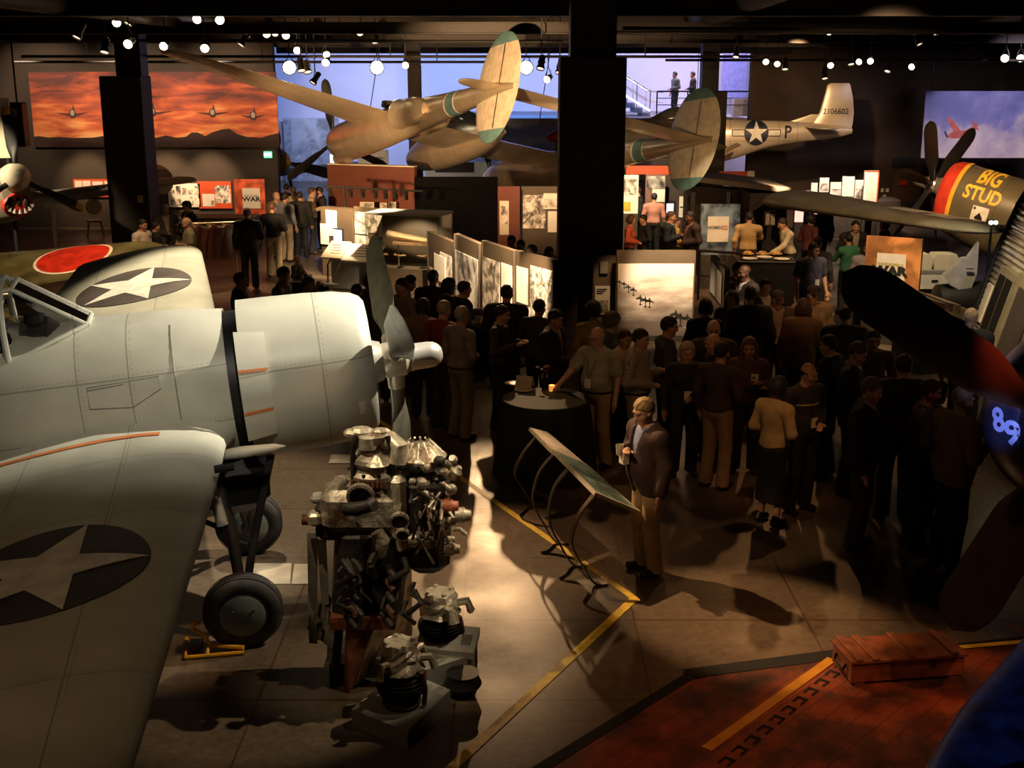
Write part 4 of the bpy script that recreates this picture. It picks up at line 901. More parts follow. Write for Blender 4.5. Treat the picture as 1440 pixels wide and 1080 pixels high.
# ---- the stepped photo wall in front of the crowd
WALL = [('narrow brown wall panel with two tall lit photographs, left end of photo wall', 604, 25.3, 641, 23.6, 325, [(0.05, .45, .1, .52, 1), (.5, .95, .15, .8, 0), (.3, .72, .4, .75, -1)]),
        ('brown wall panel with one tall glowing photograph, second in photo wall', 642, 23.5, 678, 22.0, 328, [(.06, .94, .2, .82, 2)]),
        ('brown wall panel with a figure photograph and a narrow white print, third in photo wall', 681, 21.9, 726, 20.6, 338, [(.04, .58, .28, .84, 1), (.66, .98, .35, .85, -1)]),
        ('brown wall panel with white framed print above tall tinted photograph, right end of photo wall', 729, 20.5, 784, 19.4, 352, [(.05, .34, .52, .86, -1), (.4, .98, .18, .90, 3), (.05, .4, .12, .5, 1)])]
for lab, uL, YL, uR, YR, vT, ph in WALL:
    a = D(uL, vT, YL); bz = D(uL, 300, YL); v0 = 540+F*math.tan(math.atan2(EYE, YL)-PITCH)
    b = board('photo_wall_panel', lab, 'display panel', uL, uR, vT, v0, YL, m_pan, .10, YR=YR, group=None)
    for x0, x1, z0, z1, k in ph:
        sub(b, 'photograph' if k >= 0 else 'print', m_paper if k < 0 else PH[k], x0, x1, z0, z1, .055 if k >= 0 else .068)
    for x in (.02, .98): sub(b, 'edge_post', m_pand, x-.012, x+.012, 0, 1.0, .05, .03)
# narrow shelf table with colourful objects in front of the photo wall
p = D(688, 455, 19.6); r = empty('display_table', Vector((p.x, 19.6, 0)), -.5, 'dark table with colourful cloth and cream cups below the photo wall', 'table')
m = MB(); m.box((0, 0, .74), (1.1, .6, .04), bev=.01); m.build('table_top', m_cream, r); m = MB(); m.box((0, 0, .36), (1.06, .56, .72)); m.build('skirt', m_blk, r)
R_ = Matrix.Translation(r.location) @ Matrix.Rotation(-.5, 4, 'Z')
q = empty('folded_cloth', mat=R_ @ Matrix.Translation((-.1, .05, .76)), label='orange and purple patterned cloth heaped on the display table', cat='cloth')
m = MB(); m.sph((0, 0, .09), (.3, .16, .10), 16); m.sph((.2, .05, .14), (.2, .12, .09), 12); m.build('cloth_heap', M('orange cloth', (.7, .3, .06), .7, noise=.4, nscale=9), q, True); m = MB(); m.sph((-.12, -.1, .1), (.2, .1, .09), 12); m.build('purple_fold', M('purple cloth', (.12, .06, .2), .7), q, True)
for i in range(3):
    q = R_ @ Vector((-.3+.22*i, -.2, .76)); m = MB(); m.lathe([(0, .055), (.1, .065), (.1, .055), (.01, .045)], 14, 'Z', Matrix.Translation(q)); tag(m.build('cup', M('cream ceramic', (.7, .6, .45), .4), None, True, 40), 'cream cup on the display table, %s from the left' % ORD[i], 'cup', 'cups on the display table')
# ---- big photograph beside the centre column
b = board('large_photograph', 'large framed photograph of bombers flying in a line over cloud', 'photograph', 867, 978, 352, 478, 18.8, m_pan, .12)
def bomb_mat():
    m, nt, b_ = newmat('bomber photo print'); L = nt.links; tc = OBJC(nt); sep = N(nt, 'ShaderNodeSeparateXYZ'); L.new(tc, sep.inputs[0])
    mp = N(nt, 'ShaderNodeMapping'); mp.inputs['Scale'].default_value = (1.2, 1, 4.); L.new(tc, mp.inputs[0])
    n = N(nt, 'ShaderNodeTexNoise'); n.inputs['Scale'].default_value = 1.4; n.inputs['Detail'].default_value = 7; L.new(mp.outputs[0], n.inputs['Vector'])
    f = MA(nt, 'ADD', MA(nt, 'MULTIPLY', sep.outputs[2], .55), n.outputs['Fac'])
    c = RAMP(nt, f, [(.2, (.16, .12, .1)), (.42, (.34, .27, .22)), (.55, (.55, .45, .38)), (.7, (.8, .70, .6))]); L.new(c, b_.inputs['Base Color']); b_.inputs['Roughness'].default_value = .5; return m
sub(b, 'print_surface', bomb_mat(), .02, .98, .06, .86, .066, .01); sub(b, 'frame_rail', m_pand, 0, 1, 0, .055, .07, .05)
pl = [(-.05, .0), (-.012, .012), (-.004, .03), (.004, .03), (.01, .01), (.05, -.012), (.05, -.02), (.012, -.008), (.006, -.05), (.02, -.06), (.02, -.066), (-.012, -.062), (-.012, -.056), (-.002, -.048), (-.004, -.008), (-.05, -.01)]
for x, z, s in ((.04, .66, .7), (.10, .64, .75), (.155, .605, .85), (.22, .575, .95), (.31, .48, 1.1), (.375, .46, 1.15), (.43, .45, 1.1), (.77, .30, 1.45), (.83, .265, 1.5), (.92, .26, 1.3)): flat(b, 'printed_bomber', m_ink, [(x+px*s, z+pz*s*1.1) for px, pz in pl], .074, .004)
b = board('wall_sign', 'white text sign on brown panel beside centre column', 'sign', 837, 858, 402, 442, 19.08, m_paper, .02)
for k in range(3): sub(b, 'text_line', m_ink, .1, .8-.15*k, .86-.07*k, .90-.07*k, .013, .004)
sub(b, 'sign_picture', PH[1], .1, .9, .06, .5, .013, .004)
b = board('wall_switch_box', 'small grey box fixed high on the brown column panel', 'box', 844, 855, 368, 384, 19.08, m_greyp, .07)
b = board('floor_sign_frame', 'bright backlit frame seen edge on, right of the bomber photograph', 'display panel', 1003, 1024, 358, 412, 19.5, m_pan, .08, YR=18.0)
sub(b, 'lit_print', m_paper, .1, .9, .1, .85, .05)
# ---- reddish wall, bridge and objects behind
m_rust = M('rust red wall', (.16, .045, .025), .75, noise=.12, nscale=1.2)
b = board('partition_wall', 'rust red partition wall below the hanging aircraft with pale top edge', 'wall', 462, 584, 231, 318, 34, m_rust, .15, YR=33); 
m = MB(); m.box((0, 0, b['h']/2+.015), (b['w'], .2, .03)); m.build('top_edge', m_cream, b)
m = MB(); m.box((0, 0, -(b.location.z+b['h']/2)/2+.0), (.1, .1, .1)); 
m = MB(); m.box((0, 0, (-b['h']/2-b.location.z)/2), (b['w'], .15, b.location.z-b['h']/2)); m.build('wall_base', m_rust, b)
for i, (u0, u1, v0, v1) in enumerate(((506, 526, 284, 298), (534, 544, 285, 297), (546, 557, 284, 297))):
    q = board('framed_picture', 'small framed picture on rust red wall, %s from the left' % ORD[i], 'picture', u0, u1, v0, v1, 32.9, m_cream, .03, group='pictures on the rust red wall'); sub(q, 'picture_print', PH[i], .1, .9, .12, .88, .02)
# track lights on a pole in front of the rust wall
p = D(484, 262, 30); r = empty('track_light_bar', Vector((p.x, 30, p.z)), 0, 'black lighting bar carrying a row of small spotlights before rust red wall', 'lighting')
m = MB(); m.cyl((-.5, 0, 0), (1.9, 0, -.12), .025, n=8); m.build('bar', m_rig, r); m = MB(); m.cyl((0, 0, -p.z), (0, 0, .02), .03, n=8); m.build('pole', m_rig, r)
for i, x in enumerate((-.35, .15, .45, .75, 1.0, 1.25, 1.5)):
    T = Matrix.Translation((x, 0, -.16-.05*x)) @ Matrix.Rotation(.5, 4, 'X'); m = MB(); m.lathe([(-.09, .05), (.06, .05), (.09, .065)], 12, 'Z', T); h = m.build('spotlight_head', m_can, r, True, 40)
    if i in (4, 5, 6): m = MB(); m.lathe([(-.092, .001), (-.092, .046)], 12, 'Z', T, False, False); m.build('lens', m_lampglow, h)
b = board('bridge_parapet', 'solid black bridge parapet under the oval tail fin', 'parapet', 583, 700, 249, 322, 31.5, M('matte black', (.004, .004, .004), .95, spec=.08), .25)
m = MB(); m.box((0, 0, (-b['h']/2-b.location.z)/2), (b['w'], .25, b.location.z-b['h']/2)); m.build('parapet_base', MATS['matte black'], b)
b = board('poster_panel', 'rust red panel with one tall cream poster near the black bridge', 'display panel', 700, 731, 262, 352, 29.0, m_rust, .12); sub(b, 'poster', m_cream, .08, .50, .25, .78, .07); sub(b, 'poster_art', PH[1], .14, .44, .42, .7, .08)
m = MB(); m.box((0, 0, (-b['h']/2-b.location.z)/2), (b['w'], .12, b.location.z-b['h']/2)); m.build('panel_foot', m_rust, b)
b = board('photo_mural_panel', 'dark panel with large monochrome figures and two white prints behind the railing', 'display panel', 733, 790, 262, 340, 29.5, m_pan, .12)
sub(b, 'figure_photo', PH[3], .04, .6, .25, .85, .07); sub(b, 'print', m_paper, .55, .98, .60, .88, .075); sub(b, 'print', m_paper, .66, .98, .18, .56, .075); sub(b, 'print_picture', PH[0], .58, .95, .63, .78, .085)
m = MB(); m.box((0, 0, (-b['h']/2-b.location.z)/2), (b['w'], .12, b.location.z-b['h']/2)); m.build('panel_foot', m_pan, b)
def stand_base(b, mat):
    m = MB(); m.box((0, 0, (-b['h']/2-b.location.z)/2), (b['w'], .1, b.location.z-b['h']/2)); m.build('panel_foot', mat, b)
# ---- canteen corner to the right of the column
b = board('canopy_beam', 'bright orange red beam above the lit displays right of centre column', 'beam', 880, 946, 233, 245, 33, m_ored, .15); 
for x in (-.42, .42): m = MB(); m.cyl((x*b['w'], 0, -b.location.z), (x*b['w'], 0, -b['h']/2), .03, n=8); m.build('beam_post', m_dark, b)
b = board('photo_display', 'white display board with cartoons beside centre column under orange beam', 'display board', 872, 898, 246, 300, 32, m_paper, .08); sub(b, 'picture', PH[1], .2, .9, .5, .9, .05); sub(b, 'yellow_print', m_yel, .0, .6, .08, .3, .05); stand_base(b, m_pand)
b = board('photo_display', 'board of pale pictures behind the seated visitors', 'display board', 908, 936, 245, 300, 32, M('plum board', (.2, .1, .08), .6), .08); sub(b, 'picture', PH[2], .05, .95, .62, .95, .05); sub(b, 'picture', m_paper, .35, .98, .3, .62, .055); stand_base(b, m_pand)
b = board('gallery_partition', 'grey brown partition with white door sized board and a small screen', 'partition', 934, 986, 246, 330, 32.6, m_taupe, .15); sub(b, 'white_board', m_paper, .42, .82, .30, .65, .09); sub(b, 'small_notice', m_paper, .62, .72, .70, .80, .09); stand_base(b, m_taupe)
s = sub(b, 'screen', m_bez, .02, .32, .3, .58, .1, .04); sub(b, 'screen_page', m_scrw, .08, .26, .36, .53, .125)
for x in (.42,): sub(b, 'text_line', m_ink, .44, .58, .46, .48, .1, .004)
# dark booth with sloping roof
p = D(1050, 250, 30); r = empty('dark_booth', Vector((p.x, 30, 0)), 0, 'dark booth with wide flat roof and lit poster window', 'booth')
xl, xr = D(978, 0, 30).x-p.x, D(1118, 0, 30).x-p.x; zt = D(1000, 252, 30).z; zt2 = D(1118, 268, 30).z
m = MB(); m.add([(xl, -.7, zt), (xr, -.7, zt2), (xr, 2, zt2), (xl, 2, zt), (xl, -.7, zt+.12), (xr, -.7, zt2+.12), (xr, 2, zt2+.12), (xl, 2, zt+.12)], [(3, 2, 1, 0), (4, 5, 6, 7), (0, 1, 5, 4), (1, 2, 6, 5), (2, 3, 7, 6), (3, 0, 4, 7)]); m.build('roof', M('booth roof brown', (.10, .065, .04), .6), r)
m = MB(); m.box(((xl+xr)/2, 1.2, zt2/2), (xr-xl-.1, .1, zt2-.02)); m.build('booth_wall', m_brownwall, r); m = MB(); m.box((xr-.5, .2, zt2/2), (.9, 1.6, zt2-.02)); m.build('booth_side', m_pand, r)
for x in (xl+.05, xl+.9): m = MB(); m.box((x, -.4, zt2/2), (.09, .09, zt2)); m.build('booth_post', m_pand, r)
b = board('lit_window_poster', 'glowing white poster window inside the dark booth', 'display', 1050, 1093, 267, 320, 30.6, m_paper, .06); sub(b, 'poster_picture', PH[2], .1, .75, .15, .9, .04); sub(b, 'window_bar', m_pand, .76, .79, 0, 1, .045)
b = board('picture_frame', 'dark double picture frame standing before the lit poster', 'frame', 1075, 1091, 297, 318, 28.5, m_pand, .05); sub(b, 'mat', m_cream, .12, .46, .1, .85, .03); sub(b, 'mat', m_cream, .56, .92, .1, .85, .03)
m = MB(); m.box((0, .02, (-b['h']/2-b.location.z)/2), (.1, .05, b.location.z-b['h']/2)); m.build('frame_stand', m_pand, b)
b = board('wall_banner', 'thin orange banner with white end above the booth', 'banner', 1012, 1061, 241, 249, 33, m_ored, .05); sub(b, 'white_end', m_paper, .8, 1., -.1, 1.1, .03)
b = board('freestanding_sign', 'blue grey photo sign with white square reading WOMEN', 'sign', 986, 1041, 287, 358, 27, photo_mat('blue photo print', (.45, .62, .8), 3., 2.5, .03, .5), .08)
sub(b, 'title_sheet', m_paper, .18, .72, .26, .76, .05); words(b, 'WOMEN', .10, M('blue grey ink', (.1, .14, .2), .6), .36, .54, .062, .003, .8); words(b, 'AND\nWAR', .06, M('rust ink', (.4, .12, .05), .6), .62, .54, .062, .002, .95); stand_base(b, m_pand)
def railing(name, label, pts, h=1.0, mids=(.5,), z0=0.):
    r = empty(name, (*pts[0][:2], z0), 0, label, 'railing'); o = Vector((*pts[0][:2], 0)); P = [Vector((*p[:2], 0))-o for p in pts]
    m = MB(); m.tube([p+Vector((0, 0, h)) for p in P], .03, 8); m.build('top_rail', m_blk, r, True)
    for k in mids: m = MB(); m.tube([p+Vector((0, 0, h*k)) for p in P], .016, 6); m.build('mid_rail', m_blk, r, True)
    for p, q in zip(P, P[1:]):
        n = max(1, int((q-p).length/1.1))
        for i in range(n+1):
            t = p.lerp(q, i/n); m = MB(); m.cyl((t.x, t.y, 0), (t.x, t.y, h), .025, n=8); m.build('post', m_blk, r)
railing('railing', 'black railing in front of the canteen corner visitors', [D(866, 300, 24.2), D(966, 300, 24.0)])
railing('railing', 'black railing beside the blue grey photo sign', [D(986, 300, 25.6), D(1046, 300, 25.2)], 1.05)
railing('railing', 'black railing behind the photo wall left of centre column', [D(700, 300, 26.), D(792, 300, 24.5)], 1.05)
# buffet with dishes
p = D(1078, 350, 25.2); r = empty('buffet_table', Vector((p.x, 25.2, 0)), -.1, 'buffet table draped in black beside two servers', 'table')
m = MB(); m.box((0, .1, .45), (1.15, .8, .9), bev=.03); m.build('black_drape', m_blk, r); m = MB(); m.box((0, .1, .91), (1.2, .84, .03), bev=.01); m.build('table_top', m_dark, r)
for i, (x, y) in enumerate(((-.35, -.05), (.0, .15), (.3, -.1))):
    q = Matrix.Translation(r.location) @ Vector((x, y, .925)); m = MB(); m.lathe([(0, .08), (.02, .16), (.035, .17), (.02, .12)], 18, 'Z', Matrix.Translation(q)); tag(m.build('serving_dish', m_paper, None, True, 40), 'round white serving dish on black buffet table, %s from the left' % ORD[i], 'dish', 'dishes on the buffet'); 
for i in range(3):
    q = Matrix.Translation(r.location) @ Vector((-.3+.3*i, .42, .925)); m = MB(); m.lathe([(0, .06), (.06, .13), (.07, .12), (.03, .05)], 16, 'Z', Matrix.Translation(q)); m.sph(q+Vector((0, 0, .07)), (.1, .1, .05), 10); tag(m.build('food_bowl', M('food heap', (.6, .35, .12), .7, noise=.4, nscale=20), None, True, 50), 'bowl heaped with food at the back of the black buffet, %s from the left' % ORD[i], 'bowl', 'food bowls on the buffet')
# ---- display island at right rear
p = D(1190, 300, 36); r = empty('display_island', Vector((p.x, 36, 0)), 0, 'long low display island with tilted white cards at right rear', 'display')
m = MB(); m.box((0, 0, .55), (2.9, .9, 1.1), bev=.02); m.build('island_base', m_pand, r)
for i, (u0, u1, v0, v1, k) in enumerate(((1127, 1138, 268, 281, -1), (1141, 1150, 257, 280, -1), (1153, 1166, 250, 270, 0), (1168, 1186, 256, 280, 2), (1185, 1202, 248, 276, -1), (1186, 1201, 262, 281, 3), (1203, 1216, 253, 284, 1))):
    q = board('display_card', 'white picture card standing on the right rear island, %s from the left' % ORD[i], 'display card', u0, u1, v0, v1, 36.0+.12*(i % 2), m_paper, .04, group='cards on the display island')
    if k >= 0: sub(q, 'card_picture', PH[k], .08, .92, .08, .6, .025)
    m = MB(); m.box((0, .03, -q['h']/2-.5+.25), (.06, .04, .7)); m.build('card_prop', m_dark, q)
b = board('tall_panel', 'tall narrow cream panel with orange edges at right rear', 'panel', 1216, 1236, 240, 287, 35.4, m_cream, .1); sub(b, 'edge_strip', m_ored, .92, 1., 0, 1, .055); sub(b, 'edge_strip', m_ored, 0, 1, .96, 1., .055); sub(b, 'edge_strip', m_paper, 0, .18, 0, 1, .054); stand_base(b, m_pand)
b = board('glowing_display', 'overexposed pinkish lit display below the grey wing', 'display', 1119, 1150, 284, 312, 33, M('pink lit board', (.9, .55, .5), .6, emit=(1, .5, .42), estr=1.2), .08); stand_base(b, m_pand)
for i, (u, v) in enumerate(((1239, 265), (1246, 265), (1242, 274))): tag(board('wall_notice', '', 'notice', u, u+4, v, v+5, 45.965, m_paper, .02), 'tiny white notice on rear right wall by the door, %s of a cluster of three' % ORD[i], 'notice', 'notices by the rear door')
b = board('door_1', '', 'door', 1256, 1296, 245, 320, 45.965, M('brown door', (.10, .05, .03), .6), .08); struct(b); del b['category']
b = board('red_sign', 'small dim red lettered sign on the brown rear door', 'sign', 1265, 1276, 254, 260, 45.8, m_red, .03)
b = board('dark_hatch', 'dark rectangular wall hatch left of the sky banner', 'hatch', 1256, 1288, 222, 236, 45.965, m_blk, .05)
# ---- title sign and model table near the hut
b = board('freestanding_sign', 'orange photo sign with white square reading THE EUROPEAN WAR', 'sign', 1220, 1299, 331, 420, 21.5, photo_mat('orange photo print', (1., .40, .12), 8., 2., .25, .75), .10, YR=21.0)
sub(b, 'title_sheet', m_paper, .22, .74, .22, .75, .06); words(b, 'THE EUROPEAN', .066, M('olive gold ink', (.5, .42, .08), .6), .47, .58, .072, .003, .95); words(b, 'WAR', .20, m_ink, .46, .48, .072, .014, 1.25)
words(b, 'Flyers over\nthe continent', .07, M('brown ink', (.3, .1, .03), .6), .3, .9, .058, 0, .9) if False else None
stand_base(b, m_pand)
p = D(1318, 362, 22.8); r = empty('display_bench', Vector((p.x, 22.8, 0)), -.05, 'grey display bench with white sloped front card behind orange sign', 'bench')
m = MB(); m.box((.05, .3, .48), (1.0, .6, .96), bev=.01); m.build('bench_body', m_pand, r)
m = MB(); m.box((.0, -.03, .86), (.62, .03, .26)); c = m.build('front_card', m_paper, r); m = MB(); m.box((-.02, -.05, .88), (.12, .006, .05)); m.build('card_picture', m_ink, c)
m = MB(); m.box((-.1, .3, 1.02), (.7, .5, .12), bev=.02); m.build('grey_slab', m_greyp, r)
for i, x in enumerate((-.28, .22)):
    q = Vector((p.x+x, 23.1, 1.08)); m = MB(); m.rings([[(q.x+sx*w, q.y+sy*.2, q.z+z) for sx, sy in ((-1, -1), (1, -1), (1, 1), (-1, 1))] for z, w in ((0, .27), (.2, .24), (.28, .18))]); tag(m.build('cream_cover', m_cream, None), 'cream fabric covered seat back on display bench, %s one' % ('left', 'right')[i], 'cover', 'cream covers on the display bench')
r = empty('tail_fin_display', Vector((*D(1352, 410, 20.2)[:2], 0)), 0, 'white triangular tail fin on dark cradle beside corrugated hut', 'relic')
def T3(L, Y): o = Vector((*D(1352, 410, 20.2)[:2], 0)); return [D(u, v, Y)-o for u, v in L]
A = T3([(1327, 388), (1353, 364), (1361, 363), (1377, 341), (1374, 385), (1364, 411), (1352, 409), (1336, 401)], 20.1); Bk = [p+Vector((.05, .22, 0)) for p in A]
m = MB(); n = len(A); m.add(A+Bk, [tuple(range(n))[::-1], tuple(range(n, 2*n))]+[(i, (i+1) % n, n+(i+1) % n, n+i) for i in range(n)]); m.build('fin', M('chalk white fin', (.6, .56, .5), .5), r)
m = MB(); m.box(T3([(1364, 378)], 20.05)[0], (.12, .03, .015), mat=None); m.build('fin_slot', m_ink, r)
m = MB(); m.lathe([(-.5, .1), (-.4, .3), (.3, .36), (.5, .3)], 20, 'X', Matrix.Translation(T3([(1350, 425)], 20.3)[0])); m.build('tail_cone', m_dark, r, True); m = MB(); z_ = D(1350, 425, 20.3).z; m.box((0, .2, z_/2-.1), (.7, .5, max(.2, z_-.2))); m.build('cradle', m_dark, r)
p = G(1306, 455, 0); r = empty('slatted_ramp', Vector((D(1310, 420, 19.5).x, 19.5, 0)), .15, 'brown slatted wooden barrel side lying by corrugated hut', 'relic')
for i in range(9):
    a = PI*.15+PI*.62*i/8; m = MB(); m.box((.0-.55*math.cos(a), 0, .55+.55*math.sin(a)-.0), (.04, 1.1, .13), mat=None); m.build('slat', M('lit slat wood', (.28, .19, .11), .5), r)
m = MB(); m.box((0, 0, .3), (.8, .9, .6)); m.build('core', m_dark, r)
# ---- corrugated hut
def hut():
    d = Vector((-.17, -.985, 0)).normalized(); base = G(1341, 548, 0)+Vector((.05, .3, 0)); n = Vector((d.y, -d.x, 0)); n = n if n.x > 0 else -n
    r = empty('corrugated_hut', base, 0, 'curved corrugated metal hut with small window and doorway at right edge', 'hut')
    prof = [(0, 0), (.12, .5), (.25, 1.), (.40, 1.6), (.55, 2.2), (.76, 2.8), (1.08, 3.45), (1.6, 4.0), (2.5, 4.4), (3.6, 4.55), (4.8, 4.5)]
    dense = []; acc = 0
    for (x0, z0), (x1, z1) in zip(prof, prof[1:]):
        k = int(math.hypot(x1-x0, z1-z0)/.0145)
        for i in range(k): t = i/k; dense.append((x0+(x1-x0)*t, z0+(z1-z0)*t, acc+math.hypot(x1-x0, z1-z0)*t, math.atan2(z1-z0, x1-x0)))
        acc += math.hypot(x1-x0, z1-z0)
    m = MB(); R = []
    for L in (0, 4.1):
        R.append([tuple(d*L+n*(x+.016*math.sin(s*2*PI/.085)*-math.sin(a))+Vector((0, 0, z+.016*math.sin(s*2*PI/.085)*math.cos(a)))) for x, z, s, a in dense])
    m.rings(R, False, False, closed=False); o = m.build('corrugated_shell', M('galvanised sheet', (.42, .36, .26), .42, .35, noise=.2, nscale=2.5), r, True)
    m = MB(); m.tube([n*(x-.02)+Vector((0, 0, z)) for x, z in prof], .045, 8); m.build('edge_trim', m_dark, r, True)
    m = MB(); m.add([tuple(n*x+Vector((0, 0, z))) for x, z in prof]+[tuple(n*4.8)], [tuple(range(len(prof)+1))]); m.build('end_wall', m_pand, r)
    m_frm = M('olive window frame', (.20, .17, .09), .5)
    def at(L, z, off): 
        for (x0, z0), (x1, z1) in zip(prof, prof[1:]):
            if z0 <= z <= z1: return d*L+n*(x0+(x1-x0)*(z-z0)/(z1-z0)-off)+Vector((0, 0, z))
    def fr(nm, L0, L1, z0, z1, mat, off, th, par=r):
        m = MB(); a = [at(L0, z0, off), at(L1, z0, off), at(L1, z1, off), at(L0, z1, off)]; b_ = [p+n*th for p in a]; m.add(a+b_, [(0, 1, 2, 3), (7, 6, 5, 4)]+[(i, 4+i, 4+(i+1) % 4, (i+1) % 4) for i in range(4)]); return m.build(nm, mat, par)
    w = fr('window_frame', .85, 1.85, 1.0, 2.0, m_frm, .10, .12); fr('pane', .97, 1.31, 1.1, 1.9, M('dark pane', (.012, .01, .008), .9, spec=.1), .115, .02, w); fr('pane', 1.39, 1.73, 1.1, 1.9, MATS['dark pane'], .115, .02, w)
    fr('notice_board', .25, .55, 1.1, 1.65, m_cream, .05, .03)
    w = fr('door_frame', 2.1, 3.5, .02, 2.1, m_frm, .16, .2); fr('doorway', 2.4, 3.3, .05, 1.95, M('dark doorway', (.03, .018, .01), .8), .18, .02, w)
    for dz in (0, ): 
        m = MB(); m.tube([at(.9, 2.6, .02), at(1.0, 2.75, .03), at(2.2, 2.95, .03), at(4, 3.0, .03)], .015, 6); m.build('conduit', m_dark, r, True)
hut()
r = empty('twin_lamp', D(1397, 313, 18.6), 0, 'pair of small bright lamps in front of the corrugated hut', 'lamp')
for x in (-.035, .035): m = MB(); m.sph((x, 0, 0), .03, 12); m.build('bulb', m_lampglow, r, True)
m = MB(); m.box((0, .05, .0), (.16, .06, .08), bev=.01); m.build('lamp_box', m_can, r); m = MB(); m.cyl((0, .06, -.03), (0, .06, -r.location.z), .02, n=8); m.build('lamp_post', m_dark, r)
r = empty('globe_lamp', D(1421, 529, 14.5), 0, 'glowing white globe lamp beside the corrugated hut doorway', 'lamp')
m = MB(); m.sph((0, 0, 0), (.13, .13, .08), 16); m.build('globe', M('lit globe', (1, .9, .7), .4, emit=(1, .82, .5), estr=5), r, True); m = MB(); m.cyl((0, 0, -.07), (0, 0, -r.location.z), .025, n=8); m.build('lamp_post', m_dark, r)
# ---- gallery beyond the opening: pale mural, stair, rails
b = board('city_mural', 'pale grey mural of city buildings in the blue lit gallery beyond', 'mural', 398, 476, 166, 300, 54.6, photo_mat('grey city print', (.8, .85, .95), 21., .9, .18, .55), .06)
for i, (x0, x1, z0, z1) in enumerate(((.02, .14, .1, .98), (.18, .36, .1, .62), (.4, .48, .1, .72), (.5, .6, .1, .66), (.66, .98, .1, .85))): sub(b, 'printed_building', M('grey building print %d' % (i % 2), ((.30, .32, .36), (.38, .40, .44))[i % 2], .7, noise=.2), x0, x1, z0, z1, .035)
b = board('white_board', 'bright white leaning boards with sketches behind the hanging engine pod', 'display board', 503, 546, 211, 243, 45, m_paper, .06); sub(b, 'sketch', PH[2], .55, .95, .1, .7, .04); stand_base(b, m_pand)
b = board('lit_screen', 'small bright screen on dark stand left of rust red wall top', 'screen', 464, 474, 217, 231, 44, m_scrw, .06); stand_base(b, m_blk)
b = board('lit_doorway_panel', 'glowing white panels above the black bridge parapet', 'display board', 598, 690, 228, 250, 46, m_paper, .06); sub(b, 'dark_gap', m_brownwall, .15, .75, .35, 1., .04); stand_base(b, m_pand)
zc = D(900, 166, 48).z; r = empty('gallery_stair', Vector((D(920, 150, 49).x, 49, zc)), 0, 'grey stair rising to the left in the blue lit upper gallery', 'stairs')
for i in range(8): m = MB(); m.box((-.35-.30*i, .5, .09+.18*i), (.34, 1.6, .18+.0)); m.build('step', M('stair grey', (.2, .2, .24), .6), r)
def slope_rail(y): 
    m = MB(); m.tube([(.3, y, .95), (-.2, y, 1.0), (-2.8, y, 2.6)], .03, 8); m.build('handrail', m_chr, r, True); m = MB(); m.tube([(.3, y, .55), (-.2, y, .6), (-2.8, y, 2.2)], .02, 6); m.build('lower_rail', m_chr, r, True)
    for i in range(6): m = MB(); m.cyl((-.2-.52*i, y, .06+.31*i), (-.2-.52*i, y, 1.0+.32*i), .025, n=8); m.build('baluster', m_chr, r)
slope_rail(-.3); slope_rail(1.3)
m = MB(); m.tube([(-.2, -.36, .25), (-2.7, -.36, 1.75)], .03, 6); m.build('light_strip', M('stair light strip', (.9, .9, 1), .4, emit=(.8, .85, 1), estr=3), r)
railing('railing', 'steel railing along the upper gallery edge behind the right fin', [D(925, 100, 47.6), D(1055, 100, 47.6)], 1.0, (.5, .75), zc)
b = board('gallery_box', 'grey slatted crate on the upper gallery floor', 'crate', 1031, 1050, 139, 163, 48.5, M('slatted grey', (.3, .28, .28), .6), .6)
b = board('violet_panel', 'blue violet hanging drop panel in upper gallery', 'panel', 1017, 1051, 76, 138, 53.5, M('violet panel', (.16, .18, .45), .6), .06)  # flat violet board hung before the pale back wall
m = MB(); m.cyl((0, 0, b['h']/2), (0, 0, 6.36-b.location.z), .02, n=6); m.build('hanging_cable', m_rig, b)
# ============================================================= FOREGROUND
m_tape = M('yellow floor tape', (.88, .60, .05), .5, noise=.1, nscale=12)
def strip(name, label, cat, a, b, w, mat, z=.004, seg=14, ends=None, words_=None):
    a, b = Vector(a), Vector(b); d = (b-a).normalized(); n = Vector((-d.y, d.x, 0)); m = MB()
    for i in range(seg):
        p, q = a.lerp(b, i/seg), a.lerp(b, (i+1)/seg); m.add([p-n*w/2+Vector((0, 0, z)), q-n*w/2+Vector((0, 0, z)), q+n*w/2+Vector((0, 0, z)), p+n*w/2+Vector((0, 0, z))], [(0, 1, 2, 3)])
    o = m.build(name, mat, merge=True); return tag(o, label, cat)
T1 = strip('floor_tape', 'yellow floor tape running behind the curved legged information panels', 'tape', G(470, 548), G(898, 846), .075, m_tape)
T2 = strip('floor_tape', 'yellow floor tape running from tape corner down to lower frame edge', 'tape', G(892, 842), G(560, 1150), .085, m_tape, .005)
for (a, b), o in (((G(735, 712), G(850, 792)), T1), ((G(880, 857), G(650, 1060)), T2)):      # faint wording printed along the tape
    d = (b-a).normalized(); 
    if d.x < 0: d = -d
    n = Vector((-d.y, d.x, 0)); mid = (a+b)/2
    for k in (-.6, .6):
        vs, fs = drape(text2d('PLEASE DO NOT TOUCH', .055, 0, 1.), None, None); c = mid+d*k*(1.0 if o is T1 else 1.15); m = MB()
        m.add([c+d*p[0]+n*p[1]+Vector((0, 0, .0075)) for p in vs], fs); m.build('lettering', M('faded tape print', (.42, .22, .03), .6), o)
